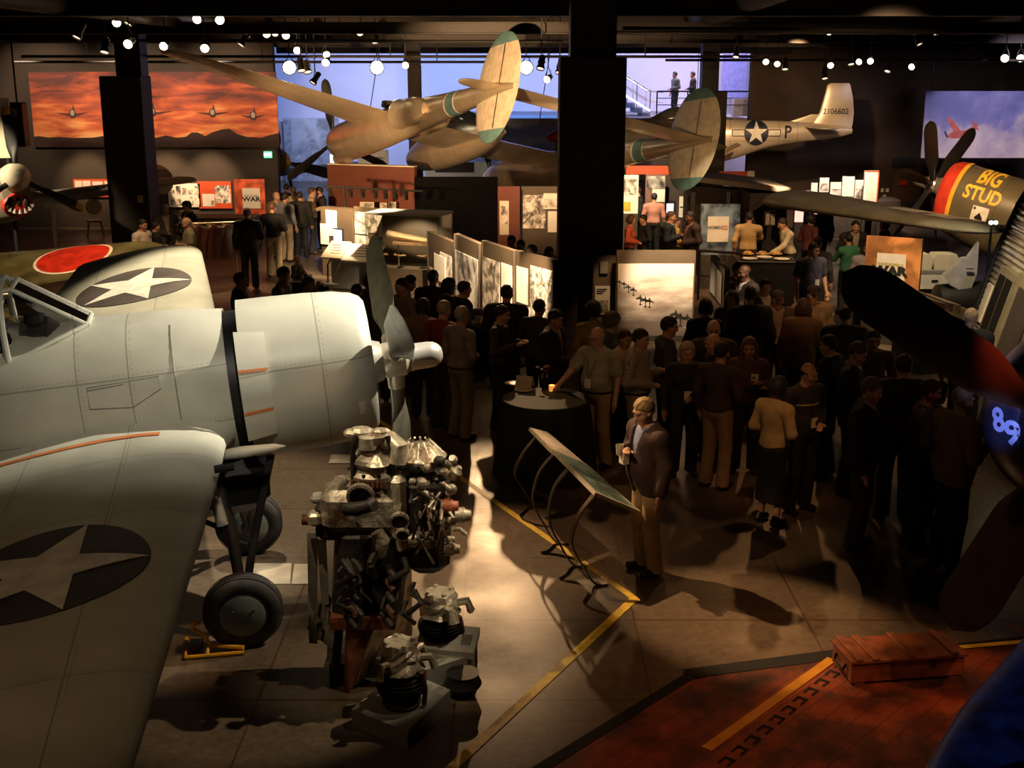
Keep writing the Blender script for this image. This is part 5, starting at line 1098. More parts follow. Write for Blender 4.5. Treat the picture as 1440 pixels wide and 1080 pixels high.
# carrier deck
m_deckm, nt, b_ = newmat('stained red deck'); L_ = nt.links; tc = OBJC(nt)
n_ = N(nt, 'ShaderNodeTexNoise'); n_.inputs['Scale'].default_value = 1.5; n_.inputs['Detail'].default_value = 8; n_.inputs['Roughness'].default_value = .65; L_.new(tc, n_.inputs['Vector'])
mp_ = N(nt, 'ShaderNodeMapping'); mp_.inputs['Rotation'].default_value = (0, 0, math.radians(-47)); L_.new(tc, mp_.inputs[0]); sp_ = N(nt, 'ShaderNodeSeparateXYZ'); L_.new(mp_.outputs[0], sp_.inputs[0])
pk = MA(nt, 'LESS_THAN', MA(nt, 'FRACT', MA(nt, 'DIVIDE', sp_.outputs[1], .17)), .06)
c_ = RAMP(nt, n_.outputs['Fac'], [(.34, (.03, .014, .009)), (.46, (.13, .035, .016)), (.56, (.30, .06, .02)), (.7, (.52, .11, .03))]); c_ = MIX(nt, MA(nt, 'MULTIPLY', pk, .6), c_, (.05, .014, .008)); L_.new(c_, b_.inputs['Base Color']); b_.inputs['Roughness'].default_value = .55
dk = [G(640, 1180), G(779, 1080), G(962, 962), G(1000, 952), G(1170, 930), G(1440, 903), G(1640, 880), G(1640, 1180)]
m = MB(); n = len(dk); m.add([(p.x, p.y, .012) for p in dk]+[(p.x, p.y, -.02) for p in dk], [tuple(range(n))[::-1]]+[(i, (i+1) % n, n+(i+1) % n, n+i) for i in range(n)]); 
m.f[0] = m.f[0][::-1] if Vector((0, 0, 1)).dot((Vector(m.v[m.f[0][1]])-Vector(m.v[m.f[0][0]])).cross(Vector(m.v[m.f[0][2]])-Vector(m.v[m.f[0][1]]))) < 0 else m.f[0]
struct(m.build('floor_deck', m_deckm))
m_strip = M('black deck strip', (.014, .012, .011), .75)  # plain black for the deck edge bands and markings
for i, (a, b, w) in enumerate(((G(965, 950), G(1178, 922), .16), (G(1340, 912), G(1470, 898), .10), (G(700, 1120), G(968, 954), .10))): struct(strip('trim_%d' % (i+2), None, None, a, b, w, m_strip, .016))
strip('deck_stripe', 'orange yellow stripe painted across the red deck', 'stripe', G(1170, 929), G(993, 1056), .085, M('orange yellow paint', (.78, .34, .02), .5, noise=.1), .018)
strip('floor_tape', 'short yellow tape right of the wooden crate', 'tape', G(1347, 914), G(1470, 903), .06, m_tape, .026)
# tie-down pattern beside the stripe
a, b = G(1188, 935), G(1008, 1085); d = (b-a).normalized(); nn = Vector((-d.y, d.x, 0)); m = MB()
for i in range(11):
    c = a+d*(i+.3)*((b-a).length/11); s = -1 if i % 1 == 0 else 1
    for (x0, x1, y0, y1) in ((-.05, .05, -.045, -.025), (-.05, .05, .025, .045), (-.06, -.03, -.045, .045)):
        m.add([c+d*x+nn*y+Vector((0, 0, .0175)) for x, y in ((x0, y0), (x1, y0), (x1, y1), (x0, y1))], [(0, 1, 2, 3)])
o = m.build('deck_markings', m_strip); tag(o, 'row of black bracket marks along the stripe on red deck', 'marking', None, 'stuff')
# wooden crate
p0, p1 = G(1197, 967), G(1355, 955); d = (p1-p0); Lc = d.length; ang = math.atan2(d.y, d.x); r = empty('wooden_crate', (p0+p1)/2, ang, 'reddish brown slatted ammunition crate with battens on the red deck', 'crate')
m_cr = M('red brown crate wood', (.30, .085, .03), .5, noise=.3, nscale=5, bump=.2, bscale=30); m_cr2 = M('worn batten wood', (.36, .12, .045), .5, noise=.25)
m = MB(); m.box((0, .20, .115), (Lc, .38, .17), bev=.006); m.build('crate_body', m_cr, r)
m = MB(); m.box((0, .20, .212), (Lc+.03, .42, .025), bev=.004); m.build('lid', m_cr, r)
for x in (-.44, -.30, .02, .40): m = MB(); m.box((x*Lc/1., .20, .235), (.055, .43, .022), bev=.004); m.build('batten', m_cr2, r)
for x in (-.42, .42): m = MB(); m.box((x*Lc, .20, .015+.01), (.08, .36, .035)); m.build('skid', m_cr2, r)
for x in (-.51, .51): m = MB(); m.tube([(x*Lc, .1, .15), (x*Lc*1.04, .12, .1), (x*Lc*1.04, .28, .1), (x*Lc, .3, .15)], .012, 6); m.build('rope_handle', m_dark, r)
m = MB(); m.box((.2, .002, .18), (.05, .012, .06)); m.build('hasp', m_dark, r)
# paper sheets under the engine
for i, (u0, u1, v0, v1) in enumerate(((347, 408, 793, 822), (410, 436, 794, 822), (462, 492, 640, 652))):
    P = [G(u0, v1), G(u1, v1), G(u1+2, v0), G(u0+4, v0)]; m = MB(); m.add([(p.x, p.y, .003) for p in P]+[(p.x, p.y, .008) for p in P], [(3, 2, 1, 0), (4, 5, 6, 7), (0, 1, 5, 4), (1, 2, 6, 5), (2, 3, 7, 6), (3, 0, 4, 7)])
    tag(m.build('floor_sheet', M('pale floor board', (.52, .44, .33), .6), None), ('large pale sheet on floor behind the near wheel', 'small pale sheet on floor left of the engine stand', 'pale sheet on floor below the propeller behind the engine')[i], 'sheet')
# yellow wheel chock
m_ych = M('chock yellow', (.75, .36, .02), .4)
r = empty('wheel_chock', G(300, 920), 0, 'yellow tubular wheel chock at the near wheel', 'chock'); o = G(300, 920)
c2 = lambda x, y, z=0.02: G(x/2.076, 560+y/2.076, z)-o
m = MB(); m.tube([c2(545, 702), c2(541, 757), c2(712, 742)], .018, 8); m.build('base_frame', m_ych, r, True)
m = MB(); m.tube([c2(712, 728, .05), c2(616, 722, .06), c2(592, 690, .16), c2(562, 672, .22), c2(566, 658, .26), c2(580, 655, .27)], .02, 8); m.build('stop_bar', m_ych, r, True)
m = MB(); m.tube([c2(605, 748), c2(608, 722, .06)], .016, 8); m.build('brace', m_ych, r, True); m = MB(); m.box(c2(572, 722, .06), (.1, .1, .08)); m.build('rubber_pad', m_blk, r)
# ---- wrecked aero engine on its timber stand
m_alc = M('corroded aluminium', (.52, .45, .35), .45, .5, noise=.35, nscale=9, bump=.4, bscale=35, rust=(.16, .09, .05))
m_alb = M('bright torn aluminium', (.74, .66, .52), .38, .5, noise=.2, nscale=12, bump=.3, bscale=50)
m_iron = M('sooty iron', (.035, .028, .022), .55, .4, noise=.3, nscale=10, bump=.3, bscale=40)
m_rus = M('rusted steel', (.16, .06, .03), .65, .2, noise=.4, nscale=14, bump=.3)
m_pin = M('red oxide fitting', (.42, .12, .06), .5, noise=.2)
m_timl = M('pale timber', (.52, .34, .17), .55, noise=.25, nscale=7, rust=(.2, .1, .05)); m_timr = M('red brown timber', (.20, .06, .03), .6, noise=.3, nscale=6)
E0 = G(520, 965); EY = E0.y
r = empty('aircraft_engine', E0, 0, 'wrecked aircraft engine of corroded metal and pipes mounted on a timber stand', 'engine')
def e(u, v, Y): return D(u, v, Y)-E0
S_ = 1722/ (8.9/.99)     # pixels to metres near the engine
def blob(nm, mat, u, v, dy, r3, n=14, sm=True): m = MB(); m.sph(e(u, v, EY+dy), r3, n); return m.build(nm, mat, r, sm)
# supercharger and pump drum at the top
T = e(526, 668, EY+.1)
m = MB(); m.lathe([(-.02, .19), (.03, .20), (.06, .17), (.10, .165), (.13, .19), (.16, .18), (.19, .13), (.26, .10), (.30, .13), (.33, .14), (.36, .05)], 24, 'Z', Matrix.Translation(T)); m.build('supercharger_drum', m_alc, r, True, 35)
for k in range(10):
    a = 2*PI*k/10; m = MB(); m.cyl(T+Vector((.185*math.cos(a), .185*math.sin(a), .02)), T+Vector((.185*math.cos(a), .185*math.sin(a), .06)), .014, n=6); m.build('flange_bolt', m_iron, r)
for x in (-.14, .15): m = MB(); m.tube([T+Vector((x, -.12, -.08)), T+Vector((x, -.12, .25)), T+Vector((x*.8, -.1, .34))], .022, 8); m.build('stay_rod', m_iron, r, True)
m = MB(); m.lathe([(0, .075), (.09, .075), (.1, .06)], 18, 'Z', Matrix.Translation(e(518, 630, EY+.02))); m.build('oil_filter_cup', m_alb, r, True, 40)
m = MB(); m.lathe([(0, .10), (.07, .02)], 18, 'Z', Matrix.Translation(e(530, 652, EY-.03))); m.build('filter_cone', m_alb, r, True, 40)
m = MB(); m.tube([e(532, 622, EY+.1), e(552, 620, EY+.05), e(562, 628, EY), e(560, 650, EY)], [.06, .07, .075, .075], 14); m.build('intake_elbow', m_alb, r, True)
m = MB(); m.tube([e(548, 625, EY+.15), e(580, 632, EY+.15), e(600, 645, EY+.15)], [.05, .055, .045], 12); m.build('intake_pipe', m_alc, r, True)
m = MB()
for k in range(7): pass
for i, (u, v, s) in enumerate(((498, 608, .06), (508, 606, .07), (520, 608, .05), (536, 606, .05), (545, 610, .045), (492, 611, .035), (552, 614, .035))):
    m = MB(); m.sph(e(u, v, EY+.08), (s*1.4, s, s*.55), 8); m.build('torn_bracket', m_alb, r)
m = MB(); m.lathe([(-.02, .2), (.0, .21), (.03, .17), (.08, .12), (.10, .03)], 26, 'Z', Matrix.Translation(e(590, 640, EY+.15))); m.build('gear_cover', m_alc, r, True, 35)
for k in range(12):
    a = 2*PI*k/12; c = e(590, 640, EY+.15); m = MB(); m.tube([c+Vector((.18*math.cos(a), .18*math.sin(a), .02)), c+Vector((.08*math.cos(a), .08*math.sin(a), .12))], .008, 5); m.build('cover_rib', m_alb, r)
# central crankcase with open ports
m = MB(); m.box(e(512, 708, EY+.15), (.62, .5, .34), bev=.07); m.build('crankcase', m_alc, r, True, 40)
m = MB(); m.box(e(560, 720, EY+.02), (.14, .22, .62), mat=None, bev=.04); m.build('front_casting', m_alb, r, True, 40)
m = MB(); m.box(e(525, 760, EY+.15), (.5, .5, .34), bev=.06); m.build('lower_crankcase', m_iron, r, True, 40)
for (u, v, w, nm, mt) in ((507, 698, .085, 'inlet_port', m_blk), (562, 733, .06, 'side_port', m_blk), (566, 752, .045, 'oil_port', m_blk)):
    T2_ = Matrix.Translation(e(u, v, EY-.11)) @ Matrix.Rotation(PI/2+.2, 4, 'X'); m = MB(); m.lathe([(-.02, w*1.25), (.015, w*1.25), (.02, w), (-.01, w)], 22, 'Z', T2_, False, False); rm = m.build(nm, m_alc, r, True, 40); m = MB(); m.lathe([(0.0, .001), (0.0, w)], 20, 'Z', T2_, False, False); m.build('port_bore', mt, rm)
for i in range(9): m = MB(); a = e(495+6*i, 684+.3*i, EY-.1); m.cyl(a, a+Vector((0, 0, .05)), .011, n=6); m.build('stud', m_rus, r)
m = MB(); m.tube([e(486, 716, EY-.18), e(500, 716, EY-.22), e(518, 712, EY-.22), e(524, 705, EY-.16)], [.05, .055, .05, .04], 12); m.build('dark_intake_pipe', m_iron, r, True)
m = MB(); m.tube([e(474, 700, EY), e(480, 682, EY), e(488, 672, EY)], [.03, .035, .03], 10); m.build('oil_pipe', m_alb, r, True)
m = MB(); m.tube([e(532, 778, EY-.1), e(536, 760, EY-.15), e(530, 748, EY-.15)], [.06, .065, .05], 12); m.build('exhaust_stub', m_alc, r, True)
m = MB(); m.box(e(443, 728, EY), (.10, .14, .10), bev=.02); m.build('bracket_block', m_alb, r); m = MB(); m.cyl(e(425, 731, EY), e(440, 731, EY), .04, n=12); m.build('shaft_stub', m_rus, r, True, 40)
m = MB(); m.box(e(466, 728, EY+.1), (.22, .26, .3), bev=.04); m.build('magneto_housing', m_iron, r, True, 40)
m = MB(); m.box(e(455, 700, EY+.2), (.2, .14, .06), mat=None, bev=.02); m.build('bent_plate', m_greyp, r)
# accessory cluster to the right: pumps, unions, studs
rs = random.Random(4)
for i in range(30):
    u, v = rs.uniform(572, 640), rs.uniform(648, 700); s = rs.uniform(.018, .045); mt = rs.choice((m_alc, m_alb, m_alc, m_iron)); c = e(u, v-(u-572)*.05, EY+rs.uniform(-.15, .15)); m = MB()
    if i % 3 == 0: m.lathe([(-s, s), (-s*.6, s*1.2), (s*.6, s*1.2), (s, s*.7), (s*1.6, s*.5)], 12, 'Z', Matrix.Translation(c) @ Matrix.Rotation(rs.uniform(0, 2), 4, 'X') @ Matrix.Rotation(rs.uniform(0, 3), 4, 'Y'))
    elif i % 3 == 1: m.cyl(c, c+Vector((rs.uniform(-.12, .12), rs.uniform(-.06, .06), rs.uniform(-.06, .08))), s*.7, s*.6, 10); 
    else: m.sph(c, s*1.1, 10)
    m.build('pump_fitting', mt, r, True, 40)
for i in range(26):
    u, v = rs.uniform(582, 648), rs.uniform(705, 760); s = rs.uniform(.02, .05); mt = rs.choice((m_alc, m_iron, m_pin, m_iron, m_alc)); c = e(u-(v-730)*.2, v, EY+rs.uniform(-.15, .15)); m = MB()
    if i % 2: m.lathe([(-s, s*.7), (-s*.4, s*1.1), (s*.8, s*1.1), (s, s*.8), (s*1.7, s*.6)], 12, 'Z', Matrix.Translation(c) @ Matrix.Rotation(PI/2, 4, 'Y') @ Matrix.Rotation(rs.uniform(-.6, .6), 4, 'X'))
    else: m.tube([c, c+Vector((.05, 0, rs.uniform(-.04, .04))), c+Vector((.1, rs.uniform(-.05, .05), rs.uniform(-.06, .06)))], s*.45, 8)
    m.build('fuel_union', mt, r, True, 40)
for i, (u, v, s) in enumerate(((628, 712, .055), (624, 732, .05), (646, 724, .055), (605, 718, .06), (600, 762, .05), (630, 772, .05), (580, 760, .05))):
    m = MB(); m.lathe([(-.03, s), (.03, s*1.1), (.05, s*.8), (.09, s*.7)], 16, 'Z', Matrix.Translation(e(u, v, EY-.1)) @ Matrix.Rotation(PI/2, 4, 'Y')); m.build('end_cap', m_pin if i in (0, 3) else m_alc, r, True, 40)
for i in range(14):
    a = (rs.uniform(575, 630), rs.uniform(690, 720)); b = (a[0]+rs.uniform(-25, 25), a[1]+rs.uniform(25, 75)); m = MB(); m.tube([e(*a, EY-.12), e((a[0]+b[0])/2+rs.uniform(-12, 12), (a[1]+b[1])/2, EY-.2), e(*b, EY-.1)], .011, 6); m.build('fuel_line', rs.choice((m_iron, m_rus, m_alc)), r, True)
m = MB(); m.box(e(600, 730, EY+.15), (.36, .4, .8), bev=.08); m.build('accessory_case', m_iron, r, True, 40)
m = MB(); m.box(e(582, 676, EY+.2), (.34, .3, .24), bev=.06); m.build('upper_accessory_case', m_iron, r, True, 40)
# cylinder banks hanging below
for k, (u0, v0, u1, v1) in enumerate(((500, 765, 490, 862), (545, 775, 540, 858))):
    a, b = e(u0, v0, EY+.1), e(u1, v1, EY+.05); m = MB(); m.cyl(a, b, .17, .14, 8); m.build('cylinder_bank', m_iron, r, True, 40)
    for i in range(5): q = a.lerp(b, .1+.2*i); m = MB(); m.tube([q+Vector((.0, -.16, 0)), q+Vector((.05, -.24, -.02)), q+Vector((.08, -.26, -.06))], .03, 8); m.build('exhaust_stub', m_rus if i % 2 else m_iron, r, True)
for i in range(16):
    u, v = rs.uniform(470, 585), rs.uniform(770, 850); m = MB(); c = e(u, v, EY-.15); m.tube([c, c+Vector((rs.uniform(-.08, .08), -.05, -.08)), c+Vector((rs.uniform(-.12, .12), -.02, -.18))], rs.uniform(.012, .03), 7); m.build('hose', m_iron, r, True)
# stand
A, B_c, C_, Dd = G(452, 968), G(505, 985), G(575, 890), G(520, 880)
def pr_(pts, th, nm, mt): 
    n = len(pts); q = [p+th for p in pts]; m = MB(); m.add([tuple(x) for x in list(pts)+q], [tuple(range(n))[::-1], tuple(range(n, 2*n))]+[(i, (i+1) % n, n+(i+1) % n, n+i) for i in range(n)]); return m.build(nm, mt, r)
pr_([G(490, 975)-E0, G(580, 889)-E0, e(579, 800, EY+.35), e(570, 816, EY+.32), e(552, 846, EY+.1), e(528, 870, EY-.08)], Vector((-.04, .06, 0)), 'side_board', m_timl)
pr_([G(484, 974)-E0, G(491, 976)-E0, e(531, 869, EY-.09), e(486, 864, EY-.1)], Vector((.01, .05, 0)), 'front_board', m_timr)
m = MB(); m.cyl(e(478, 866, EY-.03), G(470, 962, .01)-E0, .045, .045, 4); m.build('stand_leg', m_iron, r)
m = MB(); m.box(e(515, 858, EY+.12), (.5, .5, .1)); m.build('bearer', m_timr, r)
m = MB(); m.box(G(520, 945)-E0+Vector((0, .15, .06)), (.62, .5, .12)); m.build('stand_base', m_iron, r)
for i, (u0, v0, u1, v1, w) in enumerate(((439, 750, 441, 905, .04), (452, 760, 458, 850, .035), (432, 850, 448, 876, .03), (456, 838, 470, 858, .035), (436, 878, 470, 908, .045), (455, 850, 447, 900, .03), (470, 850, 466, 930, .04))):
    m = MB(); a, b = e(u0, v0, EY+.1), e(u1, v1, EY+.02); d = (b-a).normalized(); x = d.cross(Vector((0, 1, 0))).normalized(); m.rings([[a+x*w, a+x*w+Vector((0, .02, 0)), a-x*w+Vector((0, .05, 0)), a-x*w], [b+x*w*.7, b+x*w*.7+Vector((0, .02, 0)), b-x*w*.9+Vector((0, .05, 0)), b-x*w*.9]]); m.build('torn_sheet', M('torn grey sheet', (.28, .25, .2), .5, .3, noise=.25), r)
# ---- plinths with single cylinders
def prism(name, label, cat, pts, z0, z1, mat):
    n = len(pts); m = MB(); m.add([(p.x, p.y, z0) for p in pts]+[(p.x, p.y, z1) for p in pts], [tuple(range(n))[::-1], tuple(range(n, 2*n))]+[(i, (i+1) % n, n+(i+1) % n, n+i) for i in range(n)]); return tag(m.build(name, mat), label, cat)
zp = .14
prism('display_plinth', 'grey low plinth nearest the camera holding a broken engine cylinder', 'plinth', [G(494, 998, zp), G(573, 1028, zp), G(633, 970, zp), G(563, 940, zp)], 0, zp, m_greyp)
prism('display_plinth', 'grey low plinth behind, right of the engine stand', 'plinth', [G(527, 926, .16), G(600, 942, .16), G(668, 920, .16), G(669, 893, .16), G(580, 893, .16)], 0, .16, m_greyp)
def cylinder_relic(u, v, zb, H, lab, top, seed):
    p = G(u, v, zb); r = empty('engine_cylinder', p, 0, lab, 'engine part'); rs = random.Random(seed)
    prof = [(0, .13), (.03, .15), (.05, .12)]
    n = 9
    for i in range(n): z = .07+i*(H*.62-.07)/n; prof += [(z, .135+.03*math.sin(i*.5)), (z+.014, .15+.04*math.sin(i*.45)), (z+.02, .12+.03*math.sin(i*.5))]
    m = MB(); m.lathe(prof+[(H*.64, .14)], 28); m.build('finned_barrel', m_iron, r, True, 30)
    m = MB(); R = []
    for i in range(7):
        t = i/6; R.append([((.16*(1-.25*t)*(1+rs.uniform(-.16, .16)))*math.cos(2*PI*j/16), (.16*(1-.25*t)*(1+rs.uniform(-.16, .16)))*math.sin(2*PI*j/16), H*.60+(H*.40)*t*(1+rs.uniform(-.05, .05))) for j in range(16)])
    m.rings(R); m.build('broken_head', top, r)
    for k in range(5):
        a = rs.uniform(0, 6.3); m = MB(); m.tube([(.1*math.cos(a), .1*math.sin(a), H*.75), (.22*math.cos(a), .22*math.sin(a), H*(.72+.1*rs.random())), (.25*math.cos(a), .25*math.sin(a), H*.6)], rs.uniform(.02, .035), 8); m.build('rocker_arm', top if k % 2 else m_alc, r, True)
    for k in range(4): a = k*PI/2+.4; m = MB(); m.cyl((.1*math.cos(a), .1*math.sin(a), H*.95), (.1*math.cos(a), .1*math.sin(a), H*1.04), .03, .02, 8); m.build('valve_spring', top, r, True, 40)
    m = MB(); m.tube([(.17, -.05, .02), (.18, -.05, H*.3), (.16, -.08, H*.6)], .02, 7); m.build('push_rod', m_rus, r, True)
cylinder_relic(565, 990, zp, .50, 'broken engine cylinder with crushed grey head on the nearest plinth', m_alc, 2)
cylinder_relic(620, 905, .16, .46, 'broken engine cylinder with bright torn head on the rear plinth', m_alb, 5)
# label board on the plinth edge
q0 = G(588, 936, .22); o = empty('label_board', Vector((G(626, 938, 0).x, G(626, 938, 0).y, 0)), -.2, 'grey wedge label board with small barcode print beside the plinths', 'label')
m = MB(); m.add([(-.22, -.10, .14), (.26, -.10, .14), (.26, .14, .25), (-.22, .14, .25), (-.22, -.10, .20), (.26, -.10, .20), (.26, .14, .31), (-.22, .14, .31)], [(3, 2, 1, 0), (4, 5, 6, 7), (0, 1, 5, 4), (1, 2, 6, 5), (2, 3, 7, 6), (3, 0, 4, 7)]); fb = m.build('board_top', M('grey label board', (.50, .46, .40), .5), o)
m = MB(); s = (.31-.20)/.24
for i in range(6): x = .14+.014*i; m.add([(x, -.04, .20+.06*s+.003), (x+.008, -.04, .20+.06*s+.003), (x+.008, .06, .20+.16*s+.003), (x, .06, .20+.16*s+.003)], [(0, 1, 2, 3)])
m.build('label_print', m_ink, fb)
m = MB(); m.box((.1, .05, .08), (.28, .16, .16)); m.build('board_foot', m_blk, o)
m = MB(); m.lathe([(0, .06), (.02, .10), (.09, .15), (.13, .13), (.17, .12), (.18, .13)], 20); tag(m.build('dark_pot', m_blk, None, True, 40), 'dark round pot shape at the right end of the label board', 'pot'); COL.objects[-1].location = G(651, 975, 0)
# ---- information panels on hooped legs
m_leg = M('dull steel flat bar', (.20, .16, .11), .4, .6)
def infopanel(lab, C, legs, facemat, edge):
    o = empty('information_panel', Vector((C[0].x, C[0].y, 0)), 0, lab, 'information panel'); O = Vector((C[0].x, C[0].y, 0)); P = [c-O for c in C]
    nrm = (P[1]-P[0]).cross(P[3]-P[0]).normalized(); nrm = nrm if nrm.z > 0 else -nrm
    m = MB(); q = P+[p+nrm*.035 for p in P]; m.add(q, [(3, 2, 1, 0), (4, 5, 6, 7), (0, 1, 5, 4), (1, 2, 6, 5), (2, 3, 7, 6), (3, 0, 4, 7)]); b = m.build('panel_board', edge, o)
    def at(s, t): return P[0].lerp(P[3], t).lerp(P[1].lerp(P[2], t), s)+nrm*.038
    m = MB(); m.add([at(.05, .03), at(.95, .03), at(.95, .97), at(.05, .97)], [(0, 1, 2, 3)]); m.build('panel_print', facemat, b)
    m = MB()
    for k in range(7): s = .1+.11*k; m.add([x+nrm*.002 for x in (at(s, .08), at(s+.05, .08), at(s+.05, .34-.02*(k % 3)), at(s, .34-.02*(k % 3)))], [(0, 1, 2, 3)])
    m.build('text_block', m_ink if facemat is not m_paper else M('grey print text', (.4, .37, .33), .6), b)
    for tv, foot in legs:
        top = P[0].lerp(P[3], tv); f = foot-O; wd = (P[3]-P[0]).normalized(); out = Vector((wd.y, -wd.x, 0)).normalized(); out = out if out.x < 0 else -out
        R = []; ctr = [top+Vector((.02, 0, -.01)), top+out*.13+Vector((0, 0, -.2)), top.lerp(f, .5)+out*.24, f+out*.17+Vector((0, 0, .22)), f+out*.05+Vector((0, 0, .03)), f+Vector((.08, 0, .015))]
        K = []
        for i in range(len(ctr)-1):
            for j in range(5):
                t = j/5; p0, p1, p2, p3 = ctr[max(0, i-1)], ctr[i], ctr[i+1], ctr[min(len(ctr)-1, i+2)]
                K.append(.5*((2*p1)+(p2-p0)*t+(2*p0-5*p1+4*p2-p3)*t*t+(3*p1-p0-3*p2+p3)*t**3))
        K.append(ctr[-1]); m = MB()
        for i, p in enumerate(K):
            tg = (K[min(i+1, len(K)-1)]-K[max(0, i-1)]).normalized(); nn_ = tg.cross(wd).normalized()*.008; w_ = wd*.03
            R.append([p+w_+nn_, p-w_+nn_, p-w_-nn_, p+w_-nn_])
        m.rings(R); m.build('hooped_leg', m_leg, o, False)
    fm = sum((ft for _, ft in legs), Vector())/len(legs)-O
    m = MB(); d_ = (legs[0][1]-legs[1][1]).normalized(); 
    return o
m_teal2 = photo_mat('teal panel print', (.5, .8, .75), 12., 4., .12, .45)
infopanel('nearer hooped leg information panel with teal picture beside the reading man', [D(835, 697, 10.75), D(899, 724, 10.92), D(822, 656, 12.0), D(775, 636, 11.85)], [(.04, G(842, 822)), (.62, G(812, 796))], m_teal2, M('pale panel edge', (.55, .48, .38), .5))
infopanel('farther hooped leg information panel with blank pale face', [D(777, 640, 11.95), D(821, 656, 12.1), D(768, 611, 13.15), D(743, 605, 13.0)], [(.05, G(788, 765)), (.75, G(756, 712))], m_paper, MATS['pale panel edge'])
# ---- cocktail table
C0 = G(765, 668); zt = 1.08; tc0 = Vector((D(765, 570, C0.y).x, C0.y+.0, 0))
tl, tr_ = D(706, 560, C0.y).x, D(829, 560, C0.y).x; TR = (tr_-tl)/2; tc0.x = (tl+tr_)/2; zt = D(765, 560, C0.y).z
r = empty('cocktail_table', tc0, 0, 'tall round cocktail table under floor length dark teal cloth', 'table')
m_clo = M('dark teal tablecloth', (.014, .024, .023), .7, noise=.15, bump=.1, bscale=80)
m = MB(); R = []
for z, k, a in ((0.012, 1.12, .045), (.3, 1.08, .035), (.7, 1.03, .022), (zt-.06, 1.0, .006), (zt-.01, 1.0, .0), (zt, .985, 0)): R.append([((TR*k+a*math.sin(11*2*PI*j/132)+a*.5*math.sin(7*2*PI*j/132))*math.cos(2*PI*j/132), (TR*k+a*math.sin(11*2*PI*j/132)+a*.5*math.sin(7*2*PI*j/132))*math.sin(2*PI*j/132), z) for j in range(132)])
m.rings(R, True, True); m.build('tablecloth', m_clo, r, True, 60)
m = MB(); m.cyl((0, 0, zt-.02), (0, 0, zt+.0005), TR*.97, n=48); m.build('table_top', m_clo, r)
def ontop(u, v): return G(u, v, zt)
m_china = M('white china', (.78, .70, .56), .3)
for i, (u, v, s) in enumerate(((722, 540, .11), (737, 549, .12))):
    m = MB(); m.lathe([(.001, s*.55), (.004, s*.6), (.012, s*.95), (.016, s), (.013, s*.9), (.007, s*.55)], 28); o = tag(m.build('plate', m_china, None, True, 50), ('white plate at the left rim of cocktail table', 'white plate in front of the folded card')[i], 'plate'); o.location = ontop(u, v)
p = ontop(738, 545); r2 = empty('folded_card', p, -.35, 'cream folded card standing on the cocktail table', 'card')
for sg in (-1, 1): T = Matrix.Translation((0, .045*sg, .075)) @ Matrix.Rotation(sg*.5, 4, 'X'); m = MB(); m.box((0, 0, 0), (.21, .004, .16), mat=T); m.build('card_leaf', m_cream, r2)
p = ontop(768, 541); r2 = empty('flower_vase', p, 0, 'dark glass vase with purple flowers on the cocktail table', 'vase')
m = MB(); m.lathe([(0, .05), (.02, .065), (.12, .085), (.17, .08), (.165, .07), (.03, .05)], 20); m.build('vase', M('dark glass', (.02, .02, .03), .15), r2, True, 50)
rs = random.Random(9)
for i in range(14):
    a, q = rs.uniform(0, 6.3), rs.uniform(.0, .11); c = Vector((q*math.cos(a), q*math.sin(a), .2+rs.uniform(-.02, .05))); m = MB()
    for k in range(6): b = 2*PI*k/6; m.sph(c+Vector((.018*math.cos(b), .018*math.sin(b), 0)), (.016, .016, .010), 6)
    m.sph(c+Vector((0, 0, .006)), .01, 6); m.build('flower', M(('purple petal', 'rose petal')[i % 2], ((.10, .035, .12), (.2, .03, .07))[i % 2], .6), r2, True)
p = ontop(776, 550); r2 = empty('candle_holder', p, 0, 'small glowing candle in glass on the cocktail table', 'candle')
m = MB(); m.lathe([(0, .03), (.01, .035), (.075, .038), (.075, .034), (.012, .03)], 16); m.build('glass_cup', M('amber cup glass', (.9, .4, .12), .2, emit=(1, .35, .06), estr=.8), r2, True, 50); m = MB(); m.sph((0, 0, .05), (.012, .012, .025), 10); m.build('flame', M('flame lit', (1, .7, .3), .5, emit=(1, .6, .2), estr=14), r2, True)
